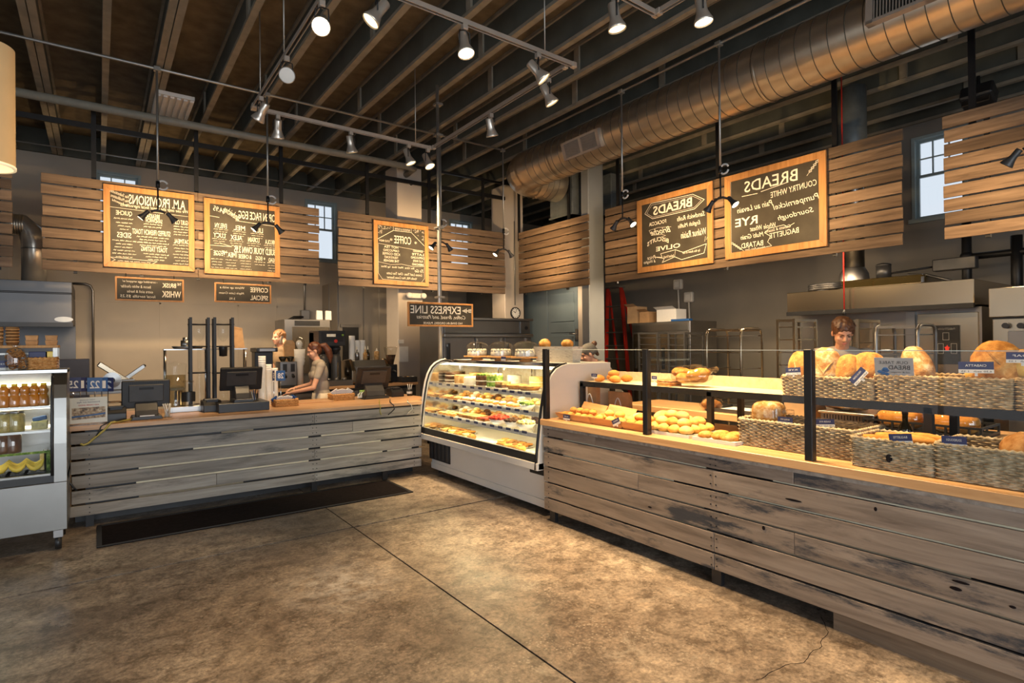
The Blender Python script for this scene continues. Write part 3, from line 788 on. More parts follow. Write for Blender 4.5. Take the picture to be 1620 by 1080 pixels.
# louvred fixture between the joists
p = onZ(272,170,ZC-.02)
t = thing('louvre_fixture','white slatted fixture fixed under the joists above the provisions menu board','fixture',(p.x,p.y,ZC))
q = p; MB().box(q.x-.22,q.x+.22,q.y-.5,q.y+.5,ZC-.05,ZC).build('tray',M['white_paint'],t,.004)
for i in range(6):
    x = q.x-.19+.076*i; MB().box(x-.022,x+.022,q.y-.48,q.y+.48,ZC-.075,ZC-.052).build('louvre',M['white_paint'],t)
# small camera on the wide column and a little sensor on the duct side
p = onY(649,290,9.72); t = thing('security_camera','small black dome camera on the face of the wide column','camera',(p.x,9.72,p.z))
MB().ell((p.x,9.70,p.z),(.05,.05,.05)).build('dome',M['black_plastic'],t); MB().cyl((p.x,9.72,p.z),(p.x,9.69,p.z),.055).build('base',M['white_paint'],t)
# drum pendant at the left edge
p = onY(-28,180,3.6); sx = p.x; r_ = onY(25,250,3.6).x-p.x; zt_ = onY(10,80,3.6).z; zb_ = onY(10,268,3.6).z
t = thing('drum_pendant','large beige fabric drum lampshade hanging at the left edge','pendant lamp',(sx,3.6,zb_))
MB().lathe((sx,3.6,zb_),[(r_,0),(r_,zt_-zb_)],48).build('shade',M['shade'],t)
MB().lathe((sx,3.6,zb_),[(r_-.006,.002),(r_-.006,zt_-zb_-.002)],48).build('lining',M['shade_in'],t)
MB().lathe((sx,3.6,zb_),[(r_-.008,0),(r_+.003,0),(r_+.003,.012),(r_-.008,.012)],48).build('hem',M['shade_in'],t)
MB().cyl((sx,3.6,zt_-.1),(sx,3.6,ZC+.3),.01).build('cord',M['black_plastic'],t)
MB().ell((sx,3.6,zb_+.2),(.06,.06,.08)).build('bulb',M['lamp_far'],t)
# ================================================================== lettering (the photograph shows all writing mirrored)
_tc = {}
def _glyphs(s, shear=0.0, bold=0.0, space=1.0):
    key = (s, shear, bold, space)
    if key in _tc: return _tc[key]
    c = bpy.data.curves.new('t','FONT'); c.body = s; c.align_x = 'LEFT'; c.resolution_u = 2; c.shear = shear; c.offset = bold; c.space_character = space
    o = bpy.data.objects.new('t',c); me = bpy.data.meshes.new_from_object(o)
    vs = [(v.co.x,v.co.y) for v in me.vertices]; fs = [tuple(p.vertices) for p in me.polygons]
    bpy.data.objects.remove(o); bpy.data.curves.remove(c); bpy.data.meshes.remove(me)
    if not vs: vs, fs = [(0,0),(1,0),(0,1)], []
    x0 = min(v[0] for v in vs); x1 = max(v[0] for v in vs); y0 = min(v[1] for v in vs); y1 = max(v[1] for v in vs)
    vs = [((x-x0)/(x1-x0)-.5, (y-y0)/(y1-y0)-.5) for x,y in vs]
    _tc[key] = (vs,fs); return vs, fs
class Face:
    # a flat face: origin at its centre, u to the right and v up as seen by the reader's eye in the photo, n towards it
    def __init__(s, o, u, v, w, h): s.o=Vector(o); s.u=Vector(u).normalized(); s.v=Vector(v).normalized(); s.n=s.u.cross(s.v); s.w=w; s.h=h
    def P(s, a, b, d=.0012): return s.o + s.u*(a*s.w/2) + s.v*(b*s.h/2) + s.n*d
    def text(s, mb, t, a, b, w, h, shear=0, rot=0, bold=0, arc=0, space=1.0, lift=.0012):
        # centre (a,b), size (w,h) in half-board units; mirrored left-right
        vs, fs = _glyphs(t, shear, bold, space); W_, H_ = w*s.w/2, h*s.h/2; out = []
        cr_, sr_ = cos(rot), sin(rot)
        for x,y in vs:
            X, Y = -x*W_, y*H_ + arc*H_*(1-4*x*x)
            X, Y = X*cr_-Y*sr_, X*sr_+Y*cr_
            out.append(s.o + s.u*(a*s.w/2+X) + s.v*(b*s.h/2+Y) + s.n*lift)
        mb.add(out, fs)
    def line(s, mb, pts, t=.006, closed=False):
        Q = [s.P(a,b) for a,b in pts]
        if closed: Q.append(Q[0])
        for p,q in zip(Q,Q[1:]):
            d = (q-p).normalized(); nn = s.n.cross(d)*t/2; e = d*t*.4
            mb.quad(p-nn-e,q-nn+e,q+nn+e,p+nn-e)
    def squig(s, mb, a, b, w, t=.0045, amp=.012, seed=0):
        # a line of small handwriting
        r = random.Random(seed*31+int((a+b)*1000)); k = max(6,int(w*s.w/2/.016)); x = a-w/2
        while x < a+w/2:
            L = (.05+.09*r.random()); e = min(x+L,a+w/2); n = max(3,int((e-x)*s.w/2/.0075))
            s.line(mb,[(x+(e-x)*i/n, b+amp*.9*((i%2)*2-1)*(.15+1.3*r.random())) for i in range(n+1)],t)
            x = e+.025
    def box(s, mb, a0,a1,b0,b1,t=.006): s.line(mb,[(a0,b0),(a1,b0),(a1,b1),(a0,b1)],t,True)
def chalkboard(face, label, fw, draw, depth=.03, name='chalkboard', group=None, cat='chalkboard', parent=None):
    # fw: frame width in metres
    t = thing(name,label,cat,face.o - face.v*(face.h/2)) if parent is None else parent
    R = Matrix((face.u,face.n,face.v)).transposed()
    b = MB().obox(face.o-face.n*.008,(face.w-fw,.012,face.h-fw),R); bo = b.build('board',M['chalkboard'],t)
    fr = MB(); c = face.o+face.n*(depth/2-.014)
    # mitred rails
    for k in range(4):
        hw, hh = face.w/2, face.h/2
        o4 = [(-hw,-hh),(hw,-hh),(hw,hh),(-hw,hh)]; i4 = [(-hw+fw,-hh+fw),(hw-fw,-hh+fw),(hw-fw,hh-fw),(-hw+fw,hh-fw)]
        a,bb,cc,dd = o4[k],o4[(k+1)%4],i4[(k+1)%4],i4[k]
        vs = [c+face.u*p[0]+face.v*p[1]-face.n*depth/2 for p in (a,bb,cc,dd)]+[c+face.u*p[0]+face.v*p[1]+face.n*depth/2 for p in (a,bb,cc,dd)]
        rl = MB().add(vs,[(0,3,2,1),(4,5,6,7),(0,1,5,4),(1,2,6,5),(2,3,7,6),(3,0,4,7)]).build('frame_rail',M['oak'],t,.002)
    lt = MB(); draw(face, lt)
    if lt.f: lt.build('lettering',M['chalk'],bo)['kind'] = 'stuff'
    return t
def faceL(pts, v): # board facing the room from the back side: corners TL TR BR BL in the photo
    q = [onY(*p,v) for p in pts]; x0=(q[0].x+q[3].x)/2; x1=(q[1].x+q[2].x)/2; z1=(q[0].z+q[1].z)/2; z0=(q[2].z+q[3].z)/2
    return Face(((x0+x1)/2,v,(z0+z1)/2),(1,0,0),(0,0,1),x1-x0,z1-z0)
def faceR(pts, v):
    q = [onX(*p,v) for p in pts]; y0=(q[0].y+q[3].y)/2; y1=(q[1].y+q[2].y)/2; z1=(q[0].z+q[1].z)/2; z0=(q[2].z+q[3].z)/2
    return Face((v,(y0+y1)/2,(z0+z1)/2),(0,-1,0),(0,0,1),y0-y1,z1-z0)
def d_prov(f, m):
    T = f.text
    T(m,'A.M. PROVISIONS',.16,.70,1.26,.24,bold=.006,space=.95); f.line(m,[(-.86,.46),(.86,.42)],.004)
    T(m,'We use only the finest local ingredients',.10,.53,1.5,.10,shear=.3)
    for i,s in enumerate(('No Substitutes','No Modifications','Be Respectful')): T(m,s,-.66+.0*i,.80-.11*i,.42-.04*i,.075,shear=.2,rot=-.32)
    T(m,'QUICHE',-.57,.33,.34,.13,bold=.004); T(m,'SIDES',-.57,-.20,.30,.13,bold=.004)
    for i,b in enumerate((.20,.10,.02,-.06)): f.squig(m,-.57,b,.42-.08*i,seed=i)
    for i,b in enumerate((-.34,-.42,-.50,-.58,-.66,-.74)): f.squig(m,-.57,b,.50-.05*((i*3)%4),seed=i+9)
    T(m,'BREAKFAST',.02,.33,.36,.12,bold=.003); T(m,'SANDWICH',.08,.22,.36,.10,bold=.003)
    for i,b in enumerate((.13,.06)): f.squig(m,.05,b,.40,seed=i+20)
    T(m,'STUFFED FRENCH TOAST',.02,-.08,.84,.13,bold=.004)
    for i,b in enumerate((-.20,-.27,-.34,-.41)): f.squig(m,.05,b,.70-.12*(i%2),seed=i+30)
    T(m,'TOAST TASTING',.08,-.50,.58,.12,bold=.004)
    for i,b in enumerate((-.62,-.69,-.76)): f.squig(m,.12,b,.56-.1*i,seed=i+40)
    T(m,'YOGURT CUP',.74,.25,.42,.12,bold=.003)
    for i,b in enumerate((.14,.07,.0,-.07)): f.squig(m,.72,b,.40,seed=i+50)
    T(m,'OATMEAL',.70,-.24,.36,.12,bold=.004)
    for i,b in enumerate((-.34,-.42,-.50,-.58,-.66,-.74,-.82)): f.squig(m,.70,b,.40-.05*(i%3),seed=i+60)
    f.line(m,[(-.86,-.76),(-.76,-.82),(-.86,-.88),(.12,-.93),(.04,-.86),(.14,-.80),(-.86,-.76)],.005); f.squig(m,-.36,-.84,.7,seed=77)
def d_egg(f, m):
    T = f.text
    T(m,'OPEN FACE EGG',.38,.66,1.0,.22,bold=.006); T(m,'Sandwiches',-.28,.66,.48,.17,shear=.3,rot=-.55); T(m,'$4.95',-.62,.72,.30,.15,rot=-.2)
    f.line(m,[(-.90,.54),(-.62,.52)],.005); f.line(m,[(-.2,.48),(.85,.44)],.005)
    for s,a,b in (('LILLY',.38,.28),('MEL',-.10,.29),('EVELYN',-.58,.30),('MIKOLA',.74,-.02),('LORAIN',.28,-.0),('ALEX',-.18,.02),('LUCY',-.62,.04)):
        T(m,s,a,b,.30,.13,bold=.004)
        for i in range(3): f.squig(m,a,b-.10-.06*i,.36-.05*i,t=.0035,amp=.008,seed=int(a*50)+i)
    T(m,'BUILD YOUR OWN 3.95',.32,-.30,1.12,.18,bold=.006); f.line(m,[(-.90,-.24),(-.30,-.24)],.005); f.line(m,[(-.62,-.16),(-.30,-.24)],.004)
    T(m,'BREAD',.80,-.52,.24,.11,bold=.003); T(m,'+ EGG',.46,-.50,.26,.11,bold=.003); T(m,'& CHEESE',.04,-.48,.34,.11,bold=.003)
    T(m,'MEAT',-.34,-.46,.26,.13,bold=.003); T(m,'VEGGIE',-.62,-.44,.30,.13,bold=.003)
    for a in (-.88,-.50,-.44,-.18): f.line(m,[(a,-.36),(a,-.52)],.004)
    f.line(m,[(-.88,-.36),(-.80,-.35)],.004); f.line(m,[(-.50,-.37),(-.56,-.36)],.004)
    for a,n in ((.80,4),(.44,2),(.06,4),(-.32,4),(-.68,4)):
        for i in range(n): f.squig(m,a,-.60-.075*i,.30-.03*(i%3),t=.0035,amp=.009,seed=int(a*90)+i)
    f.squig(m,.0,-.90,1.7,amp=.012,seed=5)
def d_coffee(f, m):
    T = f.text
    f.line(m,[(-.88,.40),(-.88,.88),(.88,.88),(.88,.40)],.006); f.line(m,[(-.88,.40),(-.30,.74),(.36,.74),(.88,.32)],.008); f.line(m,[(-.30,.74),(-.30,.88)],.005); f.line(m,[(.36,.74),(.36,.88)],.005)
    rr = random.Random(4)
    for k in range(46):
        a = -.86+.5*rr.random(); b = .86-.4*rr.random()
        if b > .46+(a+.86)*.6+.06:
            f.line(m,[(a,b),(a+.03,b+.02),(a+.05,b-.01)],.0035)
        a2 = .40+.46*rr.random()
        if b > .80-(a2-.40)*.78: f.line(m,[(a2,b),(a2+.03,b+.02),(a2+.05,b-.01)],.0035)
    T(m,'COFFEE',.04,.46,.62,.25,bold=.008); T(m,'ESPRESSO & COFFEE',.03,.80,.56,.06); T(m,'*',-.38,.44,.09,.09); T(m,'*',.52,.42,.09,.09)
    T(m,'COLD BREW',-.62,.38,.38,.06); f.line(m,[(-.84,.28),(.88,.16)],.004)
    for i,s in enumerate(('HOT TEA','CAPPUCCINO','ICED COFFEE','TODAYS ROAST','THE BREWER')): T(m,s,-.38,.20-.11*i,.50+.06*(i%3),.075,bold=.003)
    for i,s in enumerate(('ESPRESSO','LATTE','CAPPUCCINO','FLAT WHITE','AMERICANO')): T(m,s,.60,.15-.11*i,.36+.08*(i%3),.07,bold=.002)
    f.line(m,[(-.84,-.30),(-.4,-.36),(0,-.32),(.4,-.37),(.84,-.34)],.004); T(m,'Sm 12oz  Med 16oz  Lg 20oz',-.14,-.44,1.2,.08); T(m,'To Go',.64,-.50,.32,.10,shear=.4)
    T(m,'Loose Leaf Teas, Chai Tea Latte',.10,-.64,1.3,.09,shear=.2); T(m,'Vanilla Milk, Hot Cocoa Steamer',.0,-.77,1.1,.09,shear=.2)
    f.line(m,[(-.84,.26),(-.84,-.66),(-.70,-.84),(.72,-.88),(.84,-.74),(.84,.1)],.004)
def d_bread1(f, m):
    T = f.text; f.box(m,-.89,.89,-.89,.89,.006)
    f.line(m,[(-.78,.60),(-.60,.84),(.52,.80),(.80,.60),(.56,.42),(-.56,.42)],.008,True)
    f.line(m,[(-.72,.60),(-.58,.79),(.51,.76),(.73,.60),(.55,.46),(-.55,.46)],.004,True)
    T(m,'BREADS',-.02,.62,1.04,.24,bold=.022); T(m,'FOCACCIA',-.42,.28,.48,.10,bold=.008); T(m,'Sandwich Rolls',.46,.26,.70,.12,shear=.3)
    T(m,'Brioche',-.34,.05,.56,.16,shear=.45,bold=.006); f.line(m,[(-.62,.02),(-.66,.12),(-.40,.15),(-.05,.10)],.004); f.line(m,[(-.6,-.02),(-.30,-.05),(-.2,-.10),(-.34,-.12)],.004)
    T(m,'English Muffin',.42,.05,.56,.14,shear=.3); T(m,'BISCUITS',-.42,-.26,.60,.11,bold=.006,arc=.9); T(m,'Walnut Raisin',.52,-.18,.62,.17,shear=.25)
    T(m,'OLIVE',-.14,-.42,.66,.12,bold=.016)
    f.line(m,[(-.52,-.62),(-.30,-.66),(-.34,-.56),(.06,-.52),(.26,-.62),(.84,-.50),(.78,-.72),(.22,-.80),(.04,-.70),(-.30,-.80),(-.24,-.70),(-.52,-.62)],.007)
    f.line(m,[(.06,-.52),(.04,-.70)],.004); T(m,'baked fresh',-.12,-.66,.28,.07,shear=.2); T(m,'by the dozen & half',.46,-.64,.44,.08,shear=.1)
    T(m,'Price',-.60,-.62,.24,.10,shear=.3); T(m,'& Weights',-.66,-.74,.34,.10,shear=.3); f.line(m,[(.84,-.40),(.88,-.30)],.004); f.line(m,[(.80,-.44),(.82,-.32)],.004)
def ear(f, m, a, b, dx, dy, n=5, s=.045):
    f.line(m,[(a,b),(a+dx*n,b+dy*n)],.004)
    for i in range(1,n+1):
        x, y = a+dx*i, b+dy*i
        for sg in (1,-1):
            px, py = -dy*sg, dx*sg; L = hypot(px,py); px, py = px/L*s*.6, py/L*s*.6
            f.line(m,[(x,y),(x+px+dx*.5,y+py+dy*.5),(x+dx*1.1,y+dy*1.1)],.006)
def d_bread2(f, m):
    T = f.text; f.box(m,-.91,.91,-.90,.90,.005); f.box(m,-.87,.87,-.86,.86,.004)
    T(m,'BREADS',-.04,.64,1.06,.26,bold=.006); f.line(m,[(-.62,.44),(-.30,.43)],.007); f.line(m,[(-.22,.45),(.30,.52)],.007); 
    T(m,'COUNTRY WHITE',.40,.35,.86,.13,rot=.06); T(m,'Pain au Levain',-.36,.14,.74,.13,shear=.3,rot=.03)
    T(m,'Pumpernickel',.44,.04,.86,.17,shear=.25,rot=.05);
    T(m,'RYE',-.54,-.16,.48,.19,bold=.012); T(m,'Sourdough',.44,-.22,.66,.15,shear=.3,rot=.06)
    T(m,'Whole Wheat',-.20,-.36,.52,.11,shear=.3); T(m,'Multi Grain',-.42,-.52,.48,.11,shear=.3); T(m,'BAGUETTE',.22,-.58,.56,.12,bold=.004,rot=.05); T(m,'BATARD',-.42,-.72,.46,.12,bold=.006)
    T(m,'Ciabatta & Sesame',.10,-.46,.50,.07,shear=.3,rot=.06); T(m,'Hours 9am-2pm',-.36,-.83,.42,.06,shear=.3)
    f.line(m,[(.42,-.40),(.30,-.46),(.22,-.40),(-.06,-.42),(-.16,-.50),(-.04,-.60),(-.10,-.72),(-.02,-.82),(-.34,-.84)],.006)
    ear(f,m,.66,.56,.04,.055,6); ear(f,m,-.60,-.84,-.045,.04,5,.035)
ML = M
chalkboard(faceL([(163,290),(307,309),(308,430),(164,421)],9.46),'framed A.M. PROVISIONS chalkboard menu on the left slat panel',.075,d_prov)
chalkboard(faceL([(322,313),(442,327),(443,440),(324,431)],9.46),'framed OPEN FACE EGG chalkboard menu beside the provisions menu',.075,d_egg)
chalkboard(faceL([(590,349),(677,357),(678,454),(592,448)],9.46),'framed COFFEE chalkboard menu in front of the wide column',.075,d_coffee)
chalkboard(faceR([(1007,319),(1127,286),(1129,416),(1011,432)],6.96),'smaller framed BREADS chalkboard with the title inside a pointed banner',.085,d_bread1)
chalkboard(faceR([(1145,281),(1307,237),(1309,389),(1150,411)],6.96),'larger framed BREADS chalkboard listing COUNTRY WHITE and Pumpernickel',.085,d_bread2)
def d_brisk(f, m):
    T = f.text; T(m,'THE',.86,.56,.12,.22,bold=.01); T(m,'BRISK',.55,.42,.42,.40,bold=.02); T(m,'WHISK',.62,-.34,.58,.56,bold=.02)
    T(m,'- scrambled eggs wrapped w/',-.30,.62,1.0,.24,shear=.15); T(m,'bacon & white cheddar',-.42,.22,.86,.24,shear=.15); T(m,'extra aioli & herbs',-.30,-.20,.74,.22,shear=.15); T(m,'local tortilla $5.25',-.36,-.62,1.0,.26,shear=.15)
def d_special(f, m):
    T = f.text; T(m,'COFFEE',.56,.40,.64,.50,bold=.012); T(m,'SPECIAL',.56,-.42,.64,.50,bold=.012); T(m,'Warm up with a',-.40,.50,.84,.30,shear=.2); T(m,'Maple Latte Cream',-.42,-.06,.86,.28,shear=.2); T(m,'3.95',-.40,-.60,.2,.22)
def hooks(t, f):
    for a in (-.7,.7):
        p = f.P(a,1.0); MB().tube([p,p+Vector((0,.01,.04)),p+Vector((0,.03,.07))],.006,6).build('hook',M['black_metal'],t)
for pts,d,lb in (([(182,436),(291,443),(291,480),(182,473)],d_brisk,'small framed BRISK WHISK chalkboard hung below the provisions menu'),([(339,445),(429,452),(429,480),(340,478)],d_special,'small framed COFFEE SPECIAL chalkboard hung below the egg menu')):
    f = faceL(pts,9.49); hooks(chalkboard(f,lb,.022,d,.02),f)
def d_express(f, m):
    T = f.text; T(m,'EXPRESS LINE',-.16,.40,1.52,.66,bold=.010); T(m,'Coffee, Bread, and Pastries',-.0,-.22,1.5,.36,shear=.35); T(m,'NO DINE-IN ORDERS, PLEASE',.05,-.72,1.2,.20,bold=.004)
    f.line(m,[(.66,.38),(.95,.40)],.012); f.line(m,[(.66,.38),(.80,.56),(.78,.38),(.80,.22),(.66,.38)],.008); f.line(m,[(.86,.50),(.95,.52)],.008); f.line(m,[(.86,.28),(.95,.26)],.008)
f = faceL([(645,479),(748,479),(748,517),(645,516)],6.44)
# the sign is clamped to the pole
ex = chalkboard(f,'framed EXPRESS LINE chalkboard sign clamped to the pole above the pastry case',.022,d_express,.024)
MB().box(3.53,3.60,6.445,6.52,f.o.z-.02,f.o.z+.02).build('clamp',M['pipe_grey'],ex)
# ================================================================== left service counter
LY, LX0, LX1 = 6.35, -.20, 3.22
def plank_rows(t, axis, v, a0, a1, zs, splits, th=.022, gap=.010, mat=None):
    nb = MB()
    for k,(z0,z1) in enumerate(zip(zs,zs[1:])):
        sp = [a0]+[s for s,rows in splits if k in rows]+[a1]
        rr = random.Random(k*3+int(a1*10))
        for u0,u1 in zip(sp,sp[1:]):
            e0 = (rr.random()-.5)*.03 if u0 == a0 else .0012; e1 = (rr.random()-.5)*.012 if u1 == a1 else -.0012; dp = (rr.random()-.5)*.004
            b = MB()
            if axis == 'x': b.box(u0+e0,u1+e1,v+dp,v+th+dp,z0+gap/2,z1-gap/2)
            else: b.box(v+dp,v+th+dp,u0+e0,u1+e1,z0+gap/2,z1-gap/2)
            b.build('plank', mat, t, .0025)
    return nb
lc = thing('service_counter','long service counter faced with horizontal grey planks under the tills','counter',((LX0+LX1)/2,LY,0))
zsL = [.098,.21,.343,.474,.604,.738,.858]
plank_rows(lc,'x',LY,LX0,LX1,zsL,[(1.92,(0,2,5)),(.95,(1,)),(2.35,(4,))],mat=M['grey_x'],gap=.019)
MB().prism([(LX0-.04,LY-.03),(LX1,LY-.03),(LX1,6.455),(3.50,6.455),(3.50,7.52),(LX0-.04,7.52)],'z',.868,.908).build('counter_top',M['butcher_x'],lc,.003)
MB().box(LX0+.10,LX1-.01,LY+.05,LY+.06,.10,.865).build('backing',M['black_plastic'],lc)
for k_,a_,b__ in ((2,.28,1.86),(2,1.99,3.1),(3,.30,1.86),(3,1.99,2.7),(4,.75,1.86),(4,2.0,2.5),(5,1.0,1.3),(1,.3,1.2)):
    MB().box(a_,b__,LY+.026,LY+.034,zsL[k_]-.02,zsL[k_]+.02).build('gap_strip',M['cream' if k_ in (2,3,4) else 'dim_backing'],lc)  # cream strips put light from within into the gaps, brown in the rest
for x in (LX0+.13,1.92,2.75): MB().box(x-.03,x+.03,LY+.023,LY+.05,0,.865).build('stud',M['black_metal'],lc)
MB().box(LX0-.02,LX0+.0,LY+.03,7.5,.12,.866).build('end_panel',M['orange_ply'],lc)
MB().box(LX0,LX1,7.4,7.42,.05,.866).build('back_panel',M['orange_ply'],lc)
MB().box(LX0+.02,LX1,LY+.25,LY+.27,0,.10).build('plinth',M['black_plastic'],lc)
nb = MB()
for x in (LX0+.13,1.90,1.94,LX1-.1):
    for z0,z1 in zip(zsL,zsL[1:]):
        for dz in (.3,.7): nb.cyl((x,LY-.004,z0+(z1-z0)*dz),(x,LY+.01,z0+(z1-z0)*dz),.005,n=6)
o = nb.build('nails',M['black_metal'],lc); o['kind'] = 'stuff'
# ================================================================== floor mat
mt = thing('floor_mat','long black rubber floor mat along the foot of the service counter','floor mat',(1.3,6.1,0))
mq = [onZ(145,868,0),onZ(652,780,0),onZ(600,752,0),onZ(160,820,0)]
x0,x1 = (mq[0].x+mq[3].x)/2,(mq[1].x+mq[2].x)/2; y0,y1 = (mq[0].y+mq[1].y)/2, 6.33
MB().box(x0,x1,y0,y1,.0005,.008).build('mat',M['rubber'],mt,.003)
for a in ((x0,x1,y0,y0+.035),(x0,x1,y1-.035,y1),(x0,x0+.035,y0+.035,y1-.035),(x1-.035,x1,y0+.035,y1-.035)): MB().box(*a,.008,.0105).build('edge_strip',M['black_plastic'],mt)
# ================================================================== bread counter (right)
RX, RY0, RY1 = 3.265, .15, 4.02
rc = thing('bread_counter','long bread counter faced with horizontal brown-grey planks and an orange wood top','counter',(RX,2,0))
zsR = [.098,.214,.352,.490,.624,.762,.858]
plank_rows(rc,'y',RX,RY0,RY1,zsR,[(2.255,(0,1,4)),(2.9,(3,)),(1.72,(2,5)),(1.2,(4,)),(3.35,(5,))],mat=M['grey_y'],gap=.013)
MB().box(RX-.035,RX+.92,RY0,RY1+.005,.866,.918).build('counter_top',M['butcher_y'],rc,.003)
MB().box(RX-.006,RX+.012,RY0,RY1,.838,.866).build('apron',M['grey_x'],rc)
MB().box(RX+.05,RX+.06,RY0,RY1,.10,.86).build('backing',M['black_plastic'],rc)
for k_,a_,b__ in ((5,2.33,3.78),(5,.7,1.86),(4,2.6,3.78),(4,.7,2.16),(3,2.35,3.5),(3,.9,2.16),(2,2.33,3.6),(2,.7,2.0)):
    MB().box(RX+.027,RX+.034,a_,b__,zsR[k_]-.02,zsR[k_]+.02).build('gap_strip',M['dim_backing' if k_ < 4 else 'cream'],rc)  # cream strips stand in for light behind the gaps, brown lower down
for y in (3.93,2.255,.6): MB().box(RX+.023,RX+.06,y-.035,y+.035,0,.85).build('stud',M['black_plastic'],rc)
for y in (3.2,2.0): MB().box(RX+.3,RX+.42,y-.06,y+.06,0,.09).build('foot_block',M['jacket'],rc)
MB().box(RX+.03,RX+.05,RY0,1.52,0,.095).build('kick_board',M['brown_board'],rc)
MB().box(RX+.25,RX+.27,1.6,RY1,0,.10).build('plinth',M['black_plastic'],rc)
MB().box(RX+.90,RX+.92,RY0,RY1,.05,.866).build('back_panel',M['orange_ply'],rc)
nb = MB()
for y in (3.95,2.275,2.235):
    for z0,z1 in zip(zsR,zsR[1:]):
        for dz in (.3,.7): nb.cyl((RX-.004,y,z0+(z1-z0)*dz),(RX+.01,y,z0+(z1-z0)*dz),.005,n=6)
o = nb.build('nails',M['black_metal'],rc); o['kind'] = 'stuff'
# knots and dark stains are in the plank wood; a few split knots
kn = MB()
for px,py,w,h in ((1278,745,9,4),(1385,640+165,3,5),(1255,791,20,3),(1520,921,14,3),(1512,931,10,4),(1028,802,7,3),(1208,835,4,6),(1602,960,5,3)):
    p = onX(px,py,RX-.0032); kn.ell(p,(.0012,w*.0025,h*.0022),8,6)
o = kn.build('knots',M['rubber'],rc); o['kind'] = 'stuff'
# ------------------------------------------------------------------ glass screen on the bread counter
gs = thing('glass_screen','clear glass sneeze screen with square black posts standing on the bread counter','glass screen',(RX+.02,2.3,.918))
py_ = [3.995,2.825,1.630,.43]
for y in py_: MB().box(RX-.005,RX+.045,y-.022,y+.022,.919,1.552).build('post',M['black_metal'],gs,.002)
for a,b_ in zip(py_,py_[1:]): MB().box(RX+.016,RX+.024,b_+.024,a-.024,.935,1.545).build('glass_panel',M['glass'],gs); MB().box(RX+.0155,RX+.0245,b_+.024,a-.024,1.5452,1.5485).build('glass_edge',M['glass_edge'],gs)
# ================================================================== upper display shelf behind the glass
sx0, sx1, sz = 3.72, 4.16, 1.235
us = thing('display_shelf','long wooden display shelf on a black steel frame behind the glass','shelf',(sx0,2,.918))
MB().box(sx0+.01,sx1,.2,4.0,sz-.012,sz).build('shelf_board',M['ply'],us)
MB().box(sx1-.02,sx1,.2,4.0,sz,sz+.085).build('back_rail',M['ply'],us)
MB().box(sx0,sx0+.012,.2,4.02,sz-.045,sz+.004).build('front_rail',M['black_metal'],us); MB().box(sx1-.03,sx1-.018,.2,4.02,sz-.045,sz-.012).build('rear_rail',M['black_metal'],us)
for y in (4.0,2.6,1.2):
    for x in (sx0+.02,sx1-.02): MB().box(x-.02,x+.02,y-.02,y+.02,.9185,sz-.012).build('leg',M['black_metal'],us)
# ================================================================== wooden work table behind the counter
wt = thing('work_table','large wooden work table behind the bread counter, loaded with trays','table',(4.6,2.9,0))
tx0, tx1, ty0, ty1, tz = 4.42, 5.02, 1.05, 4.15, .97
MB().box(tx0,tx1,ty0,ty1,tz-.06,tz).build('table_top',M['butcher_y'],wt,.004)
for x in (tx0+.05,tx1-.05):
    for y in (ty0+.06,ty1-.06): MB().box(x-.035,x+.035,y-.035,y+.035,0,tz-.06).build('leg',M['steel_dark'],wt)
MB().box(tx0+.05,tx1-.05,ty0+.06,ty1-.06,.22,.25).build('under_shelf',M['steel_dark'],wt)

# ================================================================== curved pastry case
PY0, PY1 = 4.06, 6.44
pc = thing('pastry_case','white refrigerated pastry case with curved glass front, full of lit pastries','display case',(3.4,5.2,0))
def sheet(prof, y0, y1, off=0): # a curved sheet from a side outline (x,z)
    n = len(prof); vs = [(x,y0,z) for x,z in prof]+[(x,y1,z) for x,z in prof]
    return vs, [(i,i+1,n+i+1,n+i) for i in range(n-1)]
gl = [(3.262,.57),(3.275,.70),(3.295,.85),(3.318,1.0),(3.345,1.13),(3.375,1.22),(3.415,1.295),(3.47,1.345),(3.54,1.375),(3.62,1.388)]
prof_side = [(3.235,.445),(3.245,.57),(3.262,.70),(3.282,.85),(3.306,1.0),(3.333,1.135),(3.365,1.232),(3.41,1.310),(3.468,1.362),(3.54,1.392),(3.62,1.405),(4.18,1.405),(4.18,.445)]
sd_ = []
for y0,y1 in ((PY0,PY0+.022),(PY1-.022,PY1)): sd_.append(MB().prism(prof_side,'y',y0,y1).build('side_panel',M['case_white'],pc,.003))
def trim(y, mat, r): 
    pts = [(x-.004,y,z) for x,z in prof_side[:11]]; return MB().tube(pts,r,8).build('edge_trim',mat,pc)
trim(PY1-.011,M['case_white'],.021); trim(PY1-.034,M['chrome'],.008); trim(PY0+.035,M['black_metal'],.013); trim(PY1-.045,M['black_metal'],.010)
vs, fs = sheet(gl,PY0+.03,PY1-.03); b = MB().add(vs,fs,True)
go = b.build('curved_glass',M['case_glass'],pc); 
so = go.modifiers.new('thick','SOLIDIFY'); so.thickness = .006
MB().box(3.225,3.30,PY0+.0,PY1-.0,.440,.506).build('sill',M['case_white'],pc,.003)
MB().prism([(3.238,.508),(3.252,.578),(3.285,.578),(3.285,.508)],'y',PY0+.022,PY1-.022).build('sill_band',M['black_plastic'],pc)
MB().box(3.30,4.16,PY0+.022,PY1-.022,.445,.50).build('deck_pan',M['case_white'],pc)
MB().box(3.60,4.18,PY0+.022,PY1-.022,1.385,1.405).build('top_panel',M['case_white'],pc,.002)
MB().box(3.59,3.62,PY0+.022,PY1-.022,1.372,1.410).build('top_front_rail',M['chrome'],pc,.003)
MB().box(4.14,4.16,PY0+.022,PY1-.022,.50,1.385).build('rear_doors',M['cream_food'],pc)
MB().box(3.38,4.14,PY0+.03,PY1-.06,.06,.445).build('base_cabinet',M['case_white'],pc,.004)
